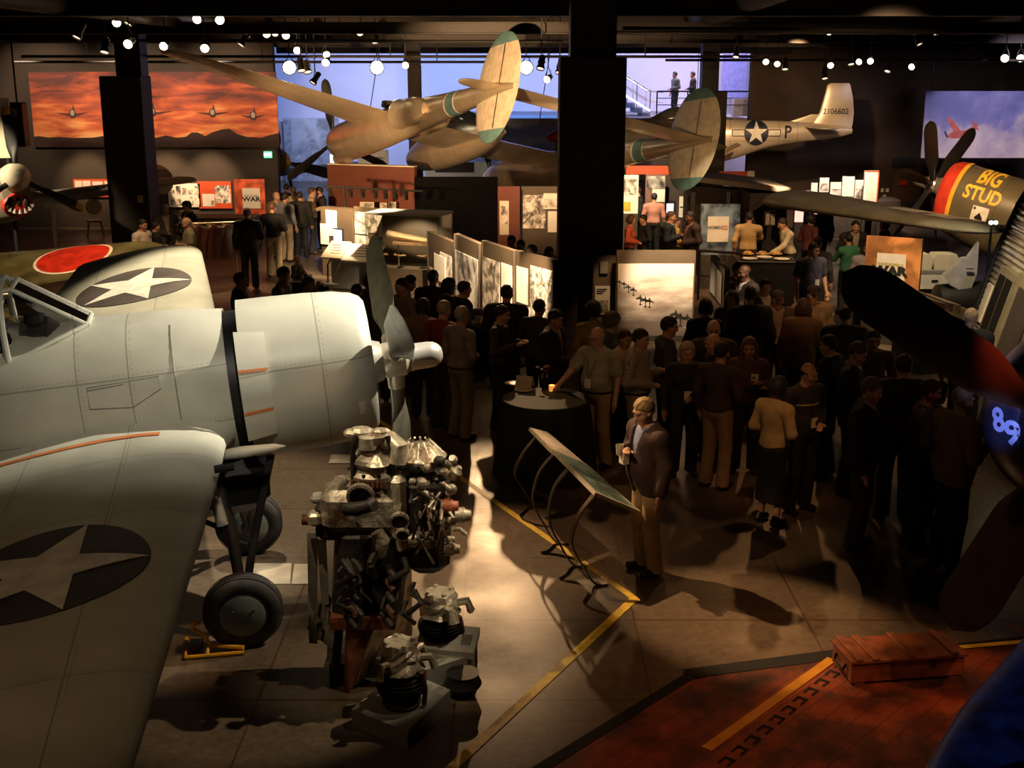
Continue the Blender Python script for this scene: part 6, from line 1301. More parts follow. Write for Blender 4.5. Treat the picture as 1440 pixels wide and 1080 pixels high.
# ============================================================= PEOPLE (grown as smooth-blended solids)
def _smin(a, b, k):
    h = np.maximum(k-np.abs(a-b), 0)/k; return np.minimum(a, b)-h*h*k*.25
class Solid:
    def __init__(s, lo, hi, res, fine=None):
        def ax(l, h, f):
            if f is None: n = int((h-l)/res)+2; return np.linspace(l, l+res*(n-1), n)
            f0, f1, fr = f; out = list(np.arange(l, f0, res))+list(np.arange(max(l, f0), min(h, f1), fr))+list(np.arange(min(h, f1), h+res, res)); return np.unique(np.round(np.array(out), 5))
        fine = fine or (None, None, None)
        s.x, s.y, s.z = [ax(lo[i], hi[i], fine[i]) for i in range(3)]
        s.S = np.full((len(s.x), len(s.y), len(s.z)), .3, np.float32)
    def _blk(s, lo, hi):
        i = [(np.searchsorted(a, l), np.searchsorted(a, h)) for a, l, h in ((s.x, lo[0], hi[0]), (s.y, lo[1], hi[1]), (s.z, lo[2], hi[2]))]
        if any(b <= a for a, b in i): return None, None, None, None
        sl = tuple(slice(a, b) for a, b in i)
        return sl, s.x[sl[0]][:, None, None], s.y[sl[1]][None, :, None], s.z[sl[2]][None, None, :]
    def cap(s, a, b, ra, rb, k=.03, sub=False):
        a, b = np.array(a, float), np.array(b, float); m = max(ra, rb)+.07
        sl, X, Y, Z = s._blk(np.minimum(a, b)-m, np.maximum(a, b)+m)
        if sl is None: return s
        d = b-a; L = max(1e-9, d@d); t = np.clip(((X-a[0])*d[0]+(Y-a[1])*d[1]+(Z-a[2])*d[2])/L, 0, 1)
        q = np.sqrt((X-a[0]-t*d[0])**2+(Y-a[1]-t*d[1])**2+(Z-a[2]-t*d[2])**2)-(ra+(rb-ra)*t)
        s.S[sl] = _smin(s.S[sl], q, k) if not sub else np.maximum(s.S[sl], -q); return s
    def ell(s, c, r, R=None, k=.03, sub=False):
        c = np.array(c, float); r = np.array(r, float); m = r.max()+.07
        sl, X, Y, Z = s._blk(c-m, c+m)
        if sl is None: return s
        x, y, z = X-c[0], Y-c[1], Z-c[2]
        if R is not None: x, y, z = [R[0][i]*x+R[1][i]*y+R[2][i]*z for i in range(3)]
        k0 = np.sqrt((x/r[0])**2+(y/r[1])**2+(z/r[2])**2); k1 = np.sqrt((x/r[0]**2)**2+(y/r[1]**2)**2+(z/r[2]**2)**2)+1e-9
        q = k0*(k0-1)/k1; s.S[sl] = _smin(s.S[sl], q, k) if not sub else np.maximum(s.S[sl], -q); return s
    def cut(s, fn): s.S = np.maximum(s.S, fn(s.x[:, None, None], s.y[None, :, None], s.z[None, None, :])).astype(np.float32); return s
    def mesh(s):
        S = s.S; S[0], S[-1] = .3, .3; S[:, 0], S[:, -1] = .3, .3; S[:, :, 0], S[:, :, -1] = .3, .3
        I = S < 0; nx, ny, nz = S.shape
        c = [I[i:nx-1+i, j:ny-1+j, k:nz-1+k] for i in (0, 1) for j in (0, 1) for k in (0, 1)]
        n = sum(a.astype(np.int8) for a in c); act = np.argwhere((n > 0) & (n < 8))
        if len(act) == 0: return np.zeros((0, 3)), np.zeros((0, 4), int)
        idx = np.full((nx-1, ny-1, nz-1), -1, np.int64); idx[tuple(act.T)] = np.arange(len(act))
        P = np.zeros((len(act), 3)); W = np.zeros(len(act)); C = [s.x, s.y, s.z]
        for axn in range(3):
            o = [a for a in range(3) if a != axn]
            for d0 in (0, 1):
                for d1 in (0, 1):
                    p = act.copy(); p[:, o[0]] += d0; p[:, o[1]] += d1; q = p.copy(); q[:, axn] += 1
                    va, vb = S[tuple(p.T)], S[tuple(q.T)]; mk = (va < 0) != (vb < 0)
                    t = va[mk]/(va[mk]-vb[mk]); pt = np.stack([C[a][p[mk, a]] for a in range(3)], 1); qt = np.stack([C[a][q[mk, a]] for a in range(3)], 1)
                    P[mk] += pt+(qt-pt)*t[:, None]; W[mk] += 1
        P /= W[:, None]; F = []
        for axn in range(3):
            o = [(axn+1) % 3, (axn+2) % 3]; sa = [slice(None)]*3; sb = [slice(None)]*3; sa[axn] = slice(0, -1); sb[axn] = slice(1, None)
            A, B = I[tuple(sa)], I[tuple(sb)]; e = np.argwhere(A != B)
            e = e[(e[:, o[0]] > 0) & (e[:, o[1]] > 0) & (e[:, o[0]] < S.shape[o[0]]-1) & (e[:, o[1]] < S.shape[o[1]]-1)]
            if len(e) == 0: continue
            def at(a, b): q = e.copy(); q[:, o[0]] -= a; q[:, o[1]] -= b; return idx[tuple(q.T)]
            f = np.stack([at(1, 1), at(0, 1), at(0, 0), at(1, 0)], 1); inside = A[tuple(e.T)]; f[~inside] = f[~inside][:, ::-1]; F.append(f)
        F = np.concatenate(F); F = F[(F >= 0).all(1)]; return P, F
    def build(s, name, mat, parent, sc=1.):
        P, Fc = s.mesh(); 
        if len(P) == 0: return None
        me = bpy.data.meshes.new(name); me.vertices.add(len(P)); me.vertices.foreach_set('co', (P*sc).astype(np.float32).ravel())
        me.loops.add(len(Fc)*4); me.loops.foreach_set('vertex_index', Fc.astype(np.int32).ravel()); me.polygons.add(len(Fc)); me.polygons.foreach_set('loop_start', np.arange(0, len(Fc)*4, 4, dtype=np.int32))
        me.update(calc_edges=True); me.validate(); return link(name, me, mat, parent, True)
ARMS = {'down': ((-.03, .255, 1.14), (.04, .27, .90)), 'fold': ((-.03, .27, 1.14), (.20, .05, 1.08)), 'hold': ((-.01, .26, 1.14), (.24, .13, 1.22)), 'pocket': ((-.09, .29, 1.15), (.05, .20, .95)),
        'table': ((.10, .30, 1.18), (.27, .36, 1.02)), 'camera': ((.16, .22, 1.30), (.17, .07, 1.56)), 'reach': ((.18, .22, 1.20), (.43, .16, 1.12)), 'head': ((.12, .33, 1.50), (.06, .17, 1.70)), 'chest': ((.03, .27, 1.17), (.20, .02, 1.26)),
        'cross': ((.02, .27, 1.16), (.19, -.10, 1.17)), 'back': ((-.12, .27, 1.16), (-.16, .06, 1.0)), 'knee': ((.12, .26, 1.12), (.36, .14, 1.02))}
def skinm(k): return M('skin tone %d' % k, ((.50, .27, .165), (.42, .21, .12), (.56, .33, .22), (.16, .075, .04))[k], .5, noise=.05)
def cloth(c, pat=None):
    key = 'cloth %s %s' % (c, pat)
    if key in MATS: return MATS[key]
    if pat is None: return M(key, c, .8, noise=.1, nscale=9, bump=.25, bscale=22)
    m, nt, b = newmat(key); tc = OBJC(nt); w = N(nt, 'ShaderNodeTexWave'); w.inputs['Scale'].default_value = 24 if pat == 'stripe' else 9; w.bands_direction = 'Y' if pat == 'stripe' else 'Z'; nt.links.new(tc, w.inputs[0])
    f = w.outputs['Fac']
    if pat == 'check': w2 = N(nt, 'ShaderNodeTexWave'); w2.inputs['Scale'].default_value = 9; w2.bands_direction = 'Y'; nt.links.new(tc, w2.inputs[0]); f = MA(nt, 'MULTIPLY', f, w2.outputs['Fac'])
    nt.links.new(RAMP(nt, f, [(.35, tuple(x*.5 for x in c)), (.6, c)]), b.inputs['Base Color']); b.inputs['Roughness'].default_value = .85; MATS[key] = m; return m
def hairm(c): return M('hair %s' % (c,), c, .6, noise=.15, nscale=30, bump=.25, bscale=160)
def person(u, v, h, hd, label, top=(.2, .2, .2), bot=(.05, .05, .05), hair='short', hc=(.03, .02, .015), arms=('down', 'down'), skin=0, style='shirt', inner=(.6, .55, .5), res=.014, hy=0., hp=8., fat=0., lean=0., stance=0., pat=None, extra=(), foot=None, female=False, sit=None, botstyle='trousers', z0=0., sleeve=1.):
    sc = h/1.755; nl = G(u, v, h+z0) if foot is None else foot
    la = math.radians(lean); off = Vector((math.cos(math.radians(hd)), math.sin(math.radians(hd)), 0))*(math.sin(la)*.75*sc)
    r = empty('person', (nl.x-off.x, nl.y-off.y, z0), math.radians(hd), label, 'person'); res /= sc
    drop = 0 if sit is None else sit
    hz = .93-drop
    def up(p):        # lean the trunk about the hips
        x, y, z = p; z -= .93; return (x*math.cos(la)+z*math.sin(la), y, -x*math.sin(la)+z*math.cos(la)+hz)
    sw = .176 if female else .205; fat = fat+(.006 if female else .016)
    sh = {sg: up((-.01, sg*sw, 1.392)) for sg in (1, -1)}
    el = {}; wr = {}
    for sg, a in ((1, arms[0]), (-1, arms[1])):
        e_, w_ = ARMS[a]; k_ = 0 if female else .018; el[sg] = up((e_[0], sg*(e_[1]+k_), e_[2])); wr[sg] = up((w_[0]+k_*.6, sg*(w_[1]+(k_ if w_[1] > .15 else 0)), w_[2]))
    hip = {sg: (0, sg*.09, hz-.02) for sg in (1, -1)}
    if sit is None:
        an = {sg: (-.03+sg*stance, sg*.115, .075) for sg in (1, -1)}; kn = {sg: (.025+sg*stance*.55, sg*.105, .49) for sg in (1, -1)}
    else:
        kn = {sg: (.40, sg*.13, hz+.02) for sg in (1, -1)}; an = {sg: (.42, sg*.13, .075) for sg in (1, -1)}
    hcn = np.array(up((.03, 0, 1.62))); cy, sy, cp, sp = math.cos(math.radians(hy)), math.sin(math.radians(hy)), math.cos(math.radians(hp+lean)), math.sin(math.radians(hp+lean))
    HR = np.array([[cy*cp, -sy, cy*sp], [sy*cp, cy, sy*sp], [-sp, 0, cp]])
    hp_ = lambda *p: hcn+HR @ np.array(p)
    lo, hi = (-.36, -.48, -.02), (.62 if sit or 'reach' in arms or 'table' in arms else .42, .48, 1.86)
    fr = min(res, .0085/sc); fine = ((hcn[0]-.13, hcn[0]+.15, fr), (hcn[1]-.11, hcn[1]+.11, fr), (hcn[2]-.16, hcn[2]+.15, fr)) if res < .016 else None
    sm = skinm(skin)
    def torso(S, o, k=.06):
        S.ell(up((-.005, 0, .97)), (.118+o+fat*.6, .158+o+fat*.5, .13+o), k=k); S.ell(up((.015+fat*.5, 0, 1.10)), (.105+o+fat, .14+o+fat*.8, .16+o), k=k)
        S.ell(up((0, 0, 1.29)), (.112+o+fat*.4, .158+o+fat*.4, .17+o), k=k); S.cap(sh[1], sh[-1], .055+o, .055+o, k); S.cap(up((-.01, .06, 1.435)), sh[1], .045+o, .05+o, k); S.cap(up((-.01, -.06, 1.435)), sh[-1], .045+o, .05+o, k); S.cap(up((0, 0, 1.42)), up((-.005, 0, 1.47)), .075+o, .058+o, k)
        if female: 
            for sg in (1, -1): S.ell(up((.085, sg*.07, 1.27)), (.055+o, .06+o, .06+o), k=.04)
    def arm(S, o, cuff=1., k=.03):
        for sg in (1, -1):
            S.cap(sh[sg], el[sg], .052+o*1.2, .042+o*1.1, k)
            if cuff > 0: w_ = np.array(el[sg])+(np.array(wr[sg])-np.array(el[sg]))*cuff; S.cap(el[sg], w_, .042+o*1.1, .030+o*1.25+.012*(1-cuff), k)
    B = Solid(lo, hi, res, fine); torso(B, -.012); arm(B, 0)
    for sg in (1, -1):
        B.cap(hip[sg], kn[sg], .082, .055); B.cap(kn[sg], an[sg], .054, .038); B.cap((an[sg][0]-.03, an[sg][1], .05), (an[sg][0]+.13, an[sg][1]+sg*.02, .035), .034, .028)
        d = np.array(wr[sg])-np.array(el[sg]); d /= np.linalg.norm(d); si = np.cross(d, (0, sg*.3, -1.)); si /= np.linalg.norm(si); pn = np.cross(si, d)
        w0 = np.array(wr[sg]); B.cap(w0, w0+d*.075, .025, .030, .02); B.cap(w0+d*.05+si*.018, w0+d*.075-si*.018, .02, .02, .02)
        curl = np.array((-sg*0, -sg*.35, -.55))*.5
        for i in range(4):
            b0 = w0+d*.085+si*(.027-.018*i); ln = (.038, .045, .042, .032)[i]; m1 = b0+d*ln*.8+curl*.02; B.cap(b0, m1, .0105, .0098, .006); dd = d+curl*1.2; dd /= np.linalg.norm(dd); B.cap(m1, m1+dd*ln*.9, .0098, .0085, .004)
        t0 = w0+d*.03+si*.03; B.cap(t0, t0+d*.03+si*.028, .014, .011, .012); B.cap(t0+d*.03+si*.028, t0+d*.065+si*.03+curl*.012, .011, .009, .005)
    B.cap(up((-.01, 0, 1.45)), hp_(-.015, 0, -.04), .052, .05, .04)
    B.ell(hp_(-.008, 0, .028), (.098, .076, .094), HR.T, .03); B.ell(hp_(.035, 0, -.045), (.058, .056, .075), HR.T, .035); B.cap(hp_(.066, .012, -.105), hp_(.066, -.012, -.105), .018, .018, .025)
    B.cap(hp_(.088, 0, .012), hp_(.108, 0, -.03), .008, .013, .012); B.cap(hp_(.100, .012, -.034), hp_(.100, -.012, -.034), .008, .008, .008); B.cap(hp_(.082, .045, .026), hp_(.086, -.045, .026), .010, .010, .02)
    for sg in (1, -1): B.ell(hp_(.096, sg*.031, .006), (.012, .016, .009), HR.T, sub=True); B.ell(hp_(-.005, sg*.078, -.012), (.022, .009, .032), HR.T, .008); B.ell(hp_(.06, sg*.045, -.03), (.03, .02, .022), HR.T, .03)
    B.ell(hp_(.094, 0, -.073), (.012, .024, .003), HR.T, sub=True); B.cap(hp_(.088, .02, -.064), hp_(.088, -.02, -.064), .006, .006, .008); B.cap(hp_(.086, .016, -.082), hp_(.086, -.016, -.082), .007, .007, .008)
    B.build('body', sm, r, sc)
    if res < .016:
        for sg in (1, -1):
            m = MB(); m.sph(tuple(hp_(.083, sg*.031, .005)*sc), .0105*sc, 10); m.build('eye', M('eye dark', (.03, .02, .015), .2), r, True)
            if res < .0135 and sg == 1: m = MB(); m.sph(tuple(hp_(.090, 0, -.073)*sc), (.008*sc, .022*sc, .007*sc), 10, None); m.build('mouth', M('lip tone', (.30, .10, .07), .45), r, True)
            if res < .0135: m = MB(); m.tube([tuple(hp_(.090, sg*.014, .027)*sc), tuple(hp_(.093, sg*.03, .032)*sc), tuple(hp_(.080, sg*.048, .025)*sc)], .0045*sc, 6); m.build('eyebrow', hairm(hc), r, True)
    # hair
    if hair != 'none':
        hl, hh = hcn-np.array((.24, .22, .42)), hcn+np.array((.24, .22, .24)); H = Solid(hl, hh, max(res*.8, .008))
        o = {'short': .008, 'bald': .006, 'puffy': .04, 'long': .018, 'bob': .022, 'cap': .012}[hair]
        H.ell(hp_(-.010, 0, .030), (.098+o, .078+o, .094+o), HR.T, .02)
        if hair == 'long': H.ell(hp_(-.045, 0, -.09), (.075, .105, .16), HR.T, .05); H.cap(hp_(.02, .085, -.0), hp_(.03, .09, -.16), .035, .03, .03); H.cap(hp_(.02, -.085, 0), hp_(.03, -.09, -.16), .035, .03, .03)
        if hair == 'bob': H.ell(hp_(-.03, 0, -.03), (.085, .1, .1), HR.T, .05)
        c0 = hcn; A = HR; ph = rng.uniform(0, 6, 3)
        H.S = (H.S+.0028*np.sin(H.x[:, None, None]*95+ph[0])*np.sin(H.y[None, :, None]*110+ph[1])*np.sin(H.z[None, None, :]*80+ph[2])+.0022*np.sin(H.y[None, :, None]*170+H.x[:, None, None]*60+ph[2])).astype(np.float32)
        def loc(X, Y, Z, j): return A[0, j]*(X-c0[0])+A[1, j]*(Y-c0[1])+A[2, j]*(Z-c0[2])
        k_ = -.035 if hair in ('long', 'bob') else -.018
        if hair in ('long', 'bob', 'puffy'): H.cut(lambda X, Y, Z: -np.maximum(np.minimum(loc(X, Y, Z, 2)*1.-.9*loc(X, Y, Z, 0)-.005, .3), np.minimum(np.abs(loc(X, Y, Z, 1))-.062, .06-loc(X, Y, Z, 0)))*.7 if hair != 'puffy' else -(loc(X, Y, Z, 2)-.9*loc(X, Y, Z, 0)+.02)*.7)
        else: H.cut(lambda X, Y, Z: -(loc(X, Y, Z, 2)-1.0*loc(X, Y, Z, 0)-k_+np.clip(.5*(.03-np.abs(loc(X, Y, Z, 1)-.012)), -.012, .012))*.7)
        if hair == 'bald': H.cut(lambda X, Y, Z: loc(X, Y, Z, 2)-.028)
        H.build('hair', hairm(hc), r, sc)
        if hair == 'cap':
            K = Solid(hl, hh, max(res*.8, .008)); K.ell(hp_(-.006, 0, .045), (.115, .095, .092), HR.T); K.cut(lambda X, Y, Z: -(loc(X, Y, Z, 2)-.052)); K.ell(hp_(.11, 0, .055), (.085, .075, .008), HR.T, .01); K.build('cap', cloth((.035, .03, .04)), r, sc)
    # clothing
    o1 = .014
    jack = style in ('suit', 'jacket')
    Tp = Solid(lo, hi, res); torso(Tp, o1+(.022 if jack else .002)); arm(Tp, o1+(.012 if jack else .002), {'shirt': .93, 'tee': 0., 'suit': .97, 'jacket': .95, 'sweater': .95}.get(style, .93)*sleeve if style != 'tee' else 0.)
    if style == 'tee':
        for sg in (1, -1): Tp.cap(sh[sg], tuple(np.array(sh[sg])*.3+np.array(el[sg])*.7), .07, .072)
        def c_(X, Y, Z): 
            q = np.full(np.broadcast_shapes(X.shape, Y.shape, Z.shape), -1.)
            for sg in (1, -1): d = np.array(el[sg])-np.array(sh[sg]); d /= np.linalg.norm(d); e0 = np.array(sh[sg])*.15+np.array(el[sg])*.85; w = (X-e0[0])*d[0]+(Y-e0[1])*d[1]+(Z-e0[2])*d[2]; q = np.where((sg*Y > .19+fat*.5), np.maximum(q, w), q)
            return q
        Tp.cut(c_)
    hem = {'suit': .80, 'jacket': .82, 'sweater': .90, 'shirt': .965, 'tee': .965}.get(style, .95)-drop
    if jack and sit is None:
        for sg in (1, -1): Tp.cap(up((0, sg*.07, .95)), up((-.0, sg*.085, .82)), .115, .12, .06)
    Tp.cut(lambda X, Y, Z: hem-Z)
    n_ = np.array(up((0, 0, 1.49))); n_d = np.array(up((.25, 0, 1.49+.6)))-np.array(up((0, 0, 1.49))); n_d /= np.linalg.norm(n_d)
    Tp.cut(lambda X, Y, Z: np.where(np.abs(Y) < .12, (X-n_[0])*.35+(Z-n_[2])*.94, -1.))
    if jack:
        # open front: a wedge narrowing to the waist shows what is worn beneath
        zb, zt_ = hz+.12, hz+.58
        Tp.cut(lambda X, Y, Z: np.where((X > .02+(Z-hz)*math.tan(la)) & (Z < zt_+.2), np.clip((.012+.085*np.clip((Z-zb)/(zt_-zb), 0, 1.2)+.05*np.clip((zb-Z)/.25, 0, 1))-np.abs(Y), -1, .05)*1.0, -1.))
        U = Solid(lo, hi, res); torso(U, .006); U.cut(lambda X, Y, Z: hz-.0-Z); U.cut(lambda X, Y, Z: np.where(np.abs(Y) < .12, (X-n_[0])*.4+(Z-n_[2])*.9, -1.)); U.build('shirt', cloth(inner), r, sc)
        Tp.build('jacket', cloth(top, pat), r, sc)
    else: Tp.build({'tee': 'shirt', 'sweater': 'sweater', 'shirt': 'shirt'}[style], cloth(top, pat), r, sc)
    Bt = Solid(lo, hi, res)
    if botstyle == 'skirt':
        Bt.ell((0, 0, hz), (.135, .18, .13)); Bt.cap((0, .06, hz-.05), (0, .075, .30), .115, .12, .08); Bt.cap((0, -.06, hz-.05), (0, -.075, .30), .115, .12, .08); Bt.cut(lambda X, Y, Z: .28-Z)
    else:
        Bt.ell((-.005, 0, hz+.02), (.132+fat*.6, .172+fat*.5, .13), k=.05)
        for sg in (1, -1): Bt.cap(hip[sg], kn[sg], .104, .078, .03); Bt.cap(kn[sg], (an[sg][0]-.005, an[sg][1], .06), .078, .078, .02)
        Bt.cut(lambda X, Y, Z: .045-Z)
    Bt.cut(lambda X, Y, Z: Z-(hz+.09+fat*.1)); Bt.build('skirt' if botstyle == 'skirt' else 'trousers', cloth(bot), r, sc)
    for sg in (1, -1):
        S = Solid((an[sg][0]-.12, an[sg][1]-.1, -.02), (an[sg][0]+.24, an[sg][1]+.1, .16), max(res, .012)); ax, ay = an[sg][0], an[sg][1]
        S.cap((ax-.04, ay, .052), (ax+.13, ay+sg*.02, .042), .046, .042, .02); S.cap((ax-.02, ay, .06), (ax-.01, ay, .10), .045, .045, .02); S.cut(lambda X, Y, Z: .003-Z); S.build('shoe', M('shoe leather', (.018, .012, .009), .3), r, sc)
    # accessories
    for ex in extra:
        if ex == 'belt':
            K = Solid(lo, hi, res); torso(K, o1+.006); K.cut(lambda X, Y, Z: np.abs(Z-hz-.04)-.02); K.cut(lambda X, Y, Z: np.abs(Y)-.25); K.build('belt', M('belt leather', (.015, .01, .008), .4), r, sc)
        elif ex == 'glasses':
            m = MB()
            for sg in (1, -1): m.tube([tuple(hp_(.104, sg*.033+.021*math.cos(t*PI/5), .004+.016*math.sin(t*PI/5))*sc) for t in range(11)], .0022, 5); m.tube([tuple(hp_(.103, sg*.053, .01)*sc), tuple(hp_(.0, sg*.082, .01)*sc)], .0022, 5)
            m.tube([tuple(hp_(.106, .012, .008)*sc), tuple(hp_(.106, -.012, .008)*sc)], .0022, 5); m.build('glasses', m_dark, r, True)
        elif ex in ('badge', 'lanyard'):
            bx = .135+fat*1.4; m = MB()
            for sg in (1, -1): m.tube([tuple(np.array(up((-.02, sg*.07, 1.49)))*sc), tuple(np.array(up((.105+fat*.3, sg*.06, 1.38)))*sc), tuple(np.array(up((bx+.005, sg*.012, 1.14)))*sc)], .004, 5)
            m.build('lanyard', m_blk, r)
            q = np.array(up((bx+.012, 0, 1.09)))*sc; m = MB(); m.box(tuple(q), (.008, .085, .11)); m.build('name_badge', m_paper, r)
        elif ex == 'chestbadge':
            q = np.array(up((.15, .08, 1.27)))*sc; m = MB(); m.box(tuple(q), (.008, .085, .09)); m.build('name_badge', m_cream, r)
        elif ex == 'tie':
            m = MB(); m.rings([[tuple(np.array(up((.145-.0*z, y*w, z)))*sc) for y in (-1, 1)]+[tuple(np.array(up((.138, y*w, z)))*sc) for y in (1, -1)] for z, w in ((1.45, .012), (1.3, .022), (1.12, .03), (1.07, .003))]); m.build('tie', m_navy, r)
        elif ex == 'stripe':
            K = Solid(lo, hi, res); torso(K, o1+.005); K.cut(lambda X, Y, Z: np.abs(Z-hz-.36)-.015); K.build('chest_stripe', cloth((.5, .45, .36)), r, sc)
        elif ex == 'collar':
            m = MB(); m.tube([tuple(np.array(up((.09*math.cos(t), .085*math.sin(t), 1.475-.03*math.cos(t))))*sc) for t in [2*PI*i/16+PI/16 for i in range(17)]], .018, 6); m.build('collar', cloth(inner), r, True)
        elif ex == 'suspenders':
            for sg in (1, -1): m = MB(); m.tube([tuple(np.array(up(p))*sc) for p in ((-.14, sg*.05, 1.0), (-.15, sg*.08, 1.3), (-.04, sg*.1, 1.47), (.13, sg*.09, 1.35), (.15, sg*.09, 1.0))], .011, 5); m.build('suspender', m_blk, r)
    r['_w'] = [float(x*sc) for x in wr[1]]+[float(x*sc) for x in wr[-1]]
    return r
# ============================================================= THE CROWD
BLK, CHA, NAV, BRN, DBR, KHA, TAN = (.012, .011, .012), (.03, .028, .028), (.014, .016, .03), (.09, .05, .03), (.035, .018, .012), (.40, .30, .185), (.33, .25, .15)
GRY, WHT, OLV, BLU = (.25, .23, .21), (.62, .56, .46), (.26, .25, .17), (.10, .12, .24)
H_DK, H_BR, H_GR, H_RD, H_SV = (.014, .010, .008), (.07, .035, .018), (.30, .25, .20), (.16, .055, .02), (.5, .44, .36)
def P_(*a, **k): return person(*a, **k)
# reading man in the light
man = P_(903, 562, 1.77, 205, 'man in dark jacket and khakis reading beside the hooped leg panels, cup in hand', (.045, .022, .02), (.42, .29, .15), 'short', (.30, .20, .10), ('down', 'chest'), 2, 'jacket', (.20, .24, .42), .0095, 5, 17, .022, 3, 0., None, ('glasses',), G(903, 806))
def at_hand(p, side, dx=.08, dz=.02):
    w = p['_w']; w = w[:3] if side == 0 else w[3:]; M_ = Matrix.Translation(p.location) @ Matrix.Rotation(p.rotation_euler.z, 4, 'Z'); return M_ @ Vector((w[0]+dx, w[1], w[2]+dz))
def cup(p, side, label):
    c = at_hand(p, side); m = MB(); m.lathe([(-.05, .03), (.05, .038), (.05, .035), (-.045, .028)], 16, 'Z', Matrix.Translation(c)); tag(m.build('drinking_cup', M('clear cup', (.8, .75, .65), .15, trans=.5), None, True, 40), label, 'cup')
cup(man, 1, 'clear cup held by the reading man in the dark jacket')
c = at_hand(man, 1, .03, -.07); m = MB(); m.box(c, (.06, .09, .10), .4); tag(m.build('paper_napkin', m_paper, None), 'white napkin hanging below the cup of the reading man', 'napkin')
R1, R2, R3 = .0118, .0145, .019
# first row by the round table
P_(842, 458, 1.76, 232, 'bald man in grey green short sleeved shirt with name badge leaning on the cocktail table', (.34, .33, .24), KHA, 'bald', H_SV, ('down', 'table'), 2, 'tee', res=R1, fat=.035, hy=-5, hp=12, extra=('belt', 'glasses', 'lanyard'))
P_(877, 462, 1.60, 310, 'woman in pale cardigan and dark trousers behind the bald man at the table', (.50, .44, .33), BLK, 'short', H_BR, ('down', 'fold'), 0, 'sweater', res=R1, female=True, hp=14)
P_(898, 461, 1.74, 335, 'man in light striped shirt facing right beside the woman in pale cardigan', (.40, .36, .32), TAN, 'short', H_DK, ('hold', 'fold'), 0, 'shirt', res=R1, fat=.015, pat='stripe', extra=('belt',))
P_(938, 444, 1.79, 5, 'tall man in dark shirt with glasses facing right before the bomber photograph', (.06, .055, .06), CHA, 'short', H_DK, ('fold', 'down'), 0, 'shirt', res=R1, extra=('glasses',))
P_(858, 440, 1.68, 30, 'person with big frizzy hair behind the bald man at the table', (.10, .12, .12), BLK, 'puffy', (.12, .085, .05), ('down', 'down'), 0, 'sweater', res=R2, female=True)
P_(835, 425, 1.70, 100, 'person with dark frizzy hair and yellow shoulder beside the column sign', (.40, .28, .08), BLK, 'puffy', H_DK, ('down', 'fold'), 0, 'sweater', res=R2, female=True)
P_(778, 434, 1.74, 335, 'man in open dark jacket over tan shirt behind the round table', BLK, BLK, 'short', H_DK, ('down', 'fold'), 0, 'suit', (.42, .31, .16), res=R1, hp=16)
P_(757, 420, 1.70, 60, 'dark haired person facing the photo wall behind the man in tan shirt', CHA, BLK, 'short', H_DK, ('down', 'fold'), 0, 'sweater', res=R2)
P_(712, 400, 1.82, 80, 'tall dark silhouetted man facing the photo wall near the cloth display', BLK, BLK, 'short', H_DK, ('fold', 'down'), 0, 'suit', res=R2)
P_(703, 428, 1.72, 345, 'man in dark checked shirt holding a small plate left of the round table', (.07, .05, .045), BLK, 'short', H_DK, ('hold', 'hold'), 0, 'shirt', res=R1, pat='check')
P_(647, 430, 1.78, 40, 'grey haired man in light shirt and khakis standing right of the propeller', (.22, .17, .14), (.24, .17, .10), 'short', H_GR, ('down', 'fold'), 0, 'shirt', res=R1, fat=.02, extra=('belt', 'glasses'))
P_(622, 422, 1.76, 50, 'grey haired person in dark red shirt beside the man in khakis', (.20, .022, .015), DBR, 'short', H_GR, ('fold', 'fold'), 0, 'sweater', res=R1, extra=('glasses',))
P_(594, 420, 1.68, 80, 'person with dark hair and pinkish striped top behind the propeller dome', (.24, .12, .09), BLK, 'bob', H_DK, ('fold', 'fold'), 0, 'sweater', res=R2, female=True, pat='stripe')
P_(567, 390, 1.76, 215, 'man in light striped shirt facing left just right of the raised blade', (.30, .25, .2), CHA, 'short', H_DK, ('down', 'fold'), 0, 'shirt', res=R2, pat='stripe')
P_(608, 379, 1.76, 75, 'tall dark haired man silhouetted against the lit display case', BLK, BLK, 'short', H_DK, ('down', 'fold'), 3, 'sweater', res=R2)
P_(629, 391, 1.70, 30, 'dark haired person left of the man in dark jacket at the photo wall', CHA, BLK, 'bob', H_DK, ('down', 'fold'), 0, 'sweater', res=R2, female=True)
P_(650, 394, 1.74, 20, 'dark haired man with glasses in dark jacket looking along the photo wall', BLK, BLK, 'short', H_DK, ('down', 'fold'), 0, 'suit', res=R2, extra=('glasses',))
P_(575, 383, 1.70, 10, 'dark haired man leaning over the lit display case', BLK, BLK, 'short', H_DK, ('reach', 'reach'), 0, 'sweater', res=R2, lean=16)
P_(527, 403, 1.70, 100, 'dark haired man partly hidden right behind the raised blade', CHA, BLK, 'short', H_DK, ('down', 'down'), 0, 'sweater', res=R2)
P_(500, 399, 1.64, 60, 'dark haired man low behind the cowling, left of the raised blade', BLK, CHA, 'short', H_DK, ('down', 'down'), 0, 'sweater', res=R2)
P_(518, 385, 1.66, 40, 'person with reddish brown hair behind the raised blade', BRN, BLK, 'bob', H_RD, ('down', 'down'), 0, 'sweater', res=R2, female=True)
P_(335, 382, 1.76, 20, 'red haired man in blue shirt and brown cap behind the grey fighter', (.085, .11, .25), KHA, 'short', H_RD, ('down', 'fold'), 0, 'shirt', res=R1, fat=.02, pat='stripe')
P_(396, 374, 1.78, 350, 'dark haired man in grey brown shirt behind the grey fighter cowling', (.21, .17, .12), KHA, 'short', H_DK, ('down', 'fold'), 0, 'shirt', res=R1, fat=.02, hp=14, pat='stripe')
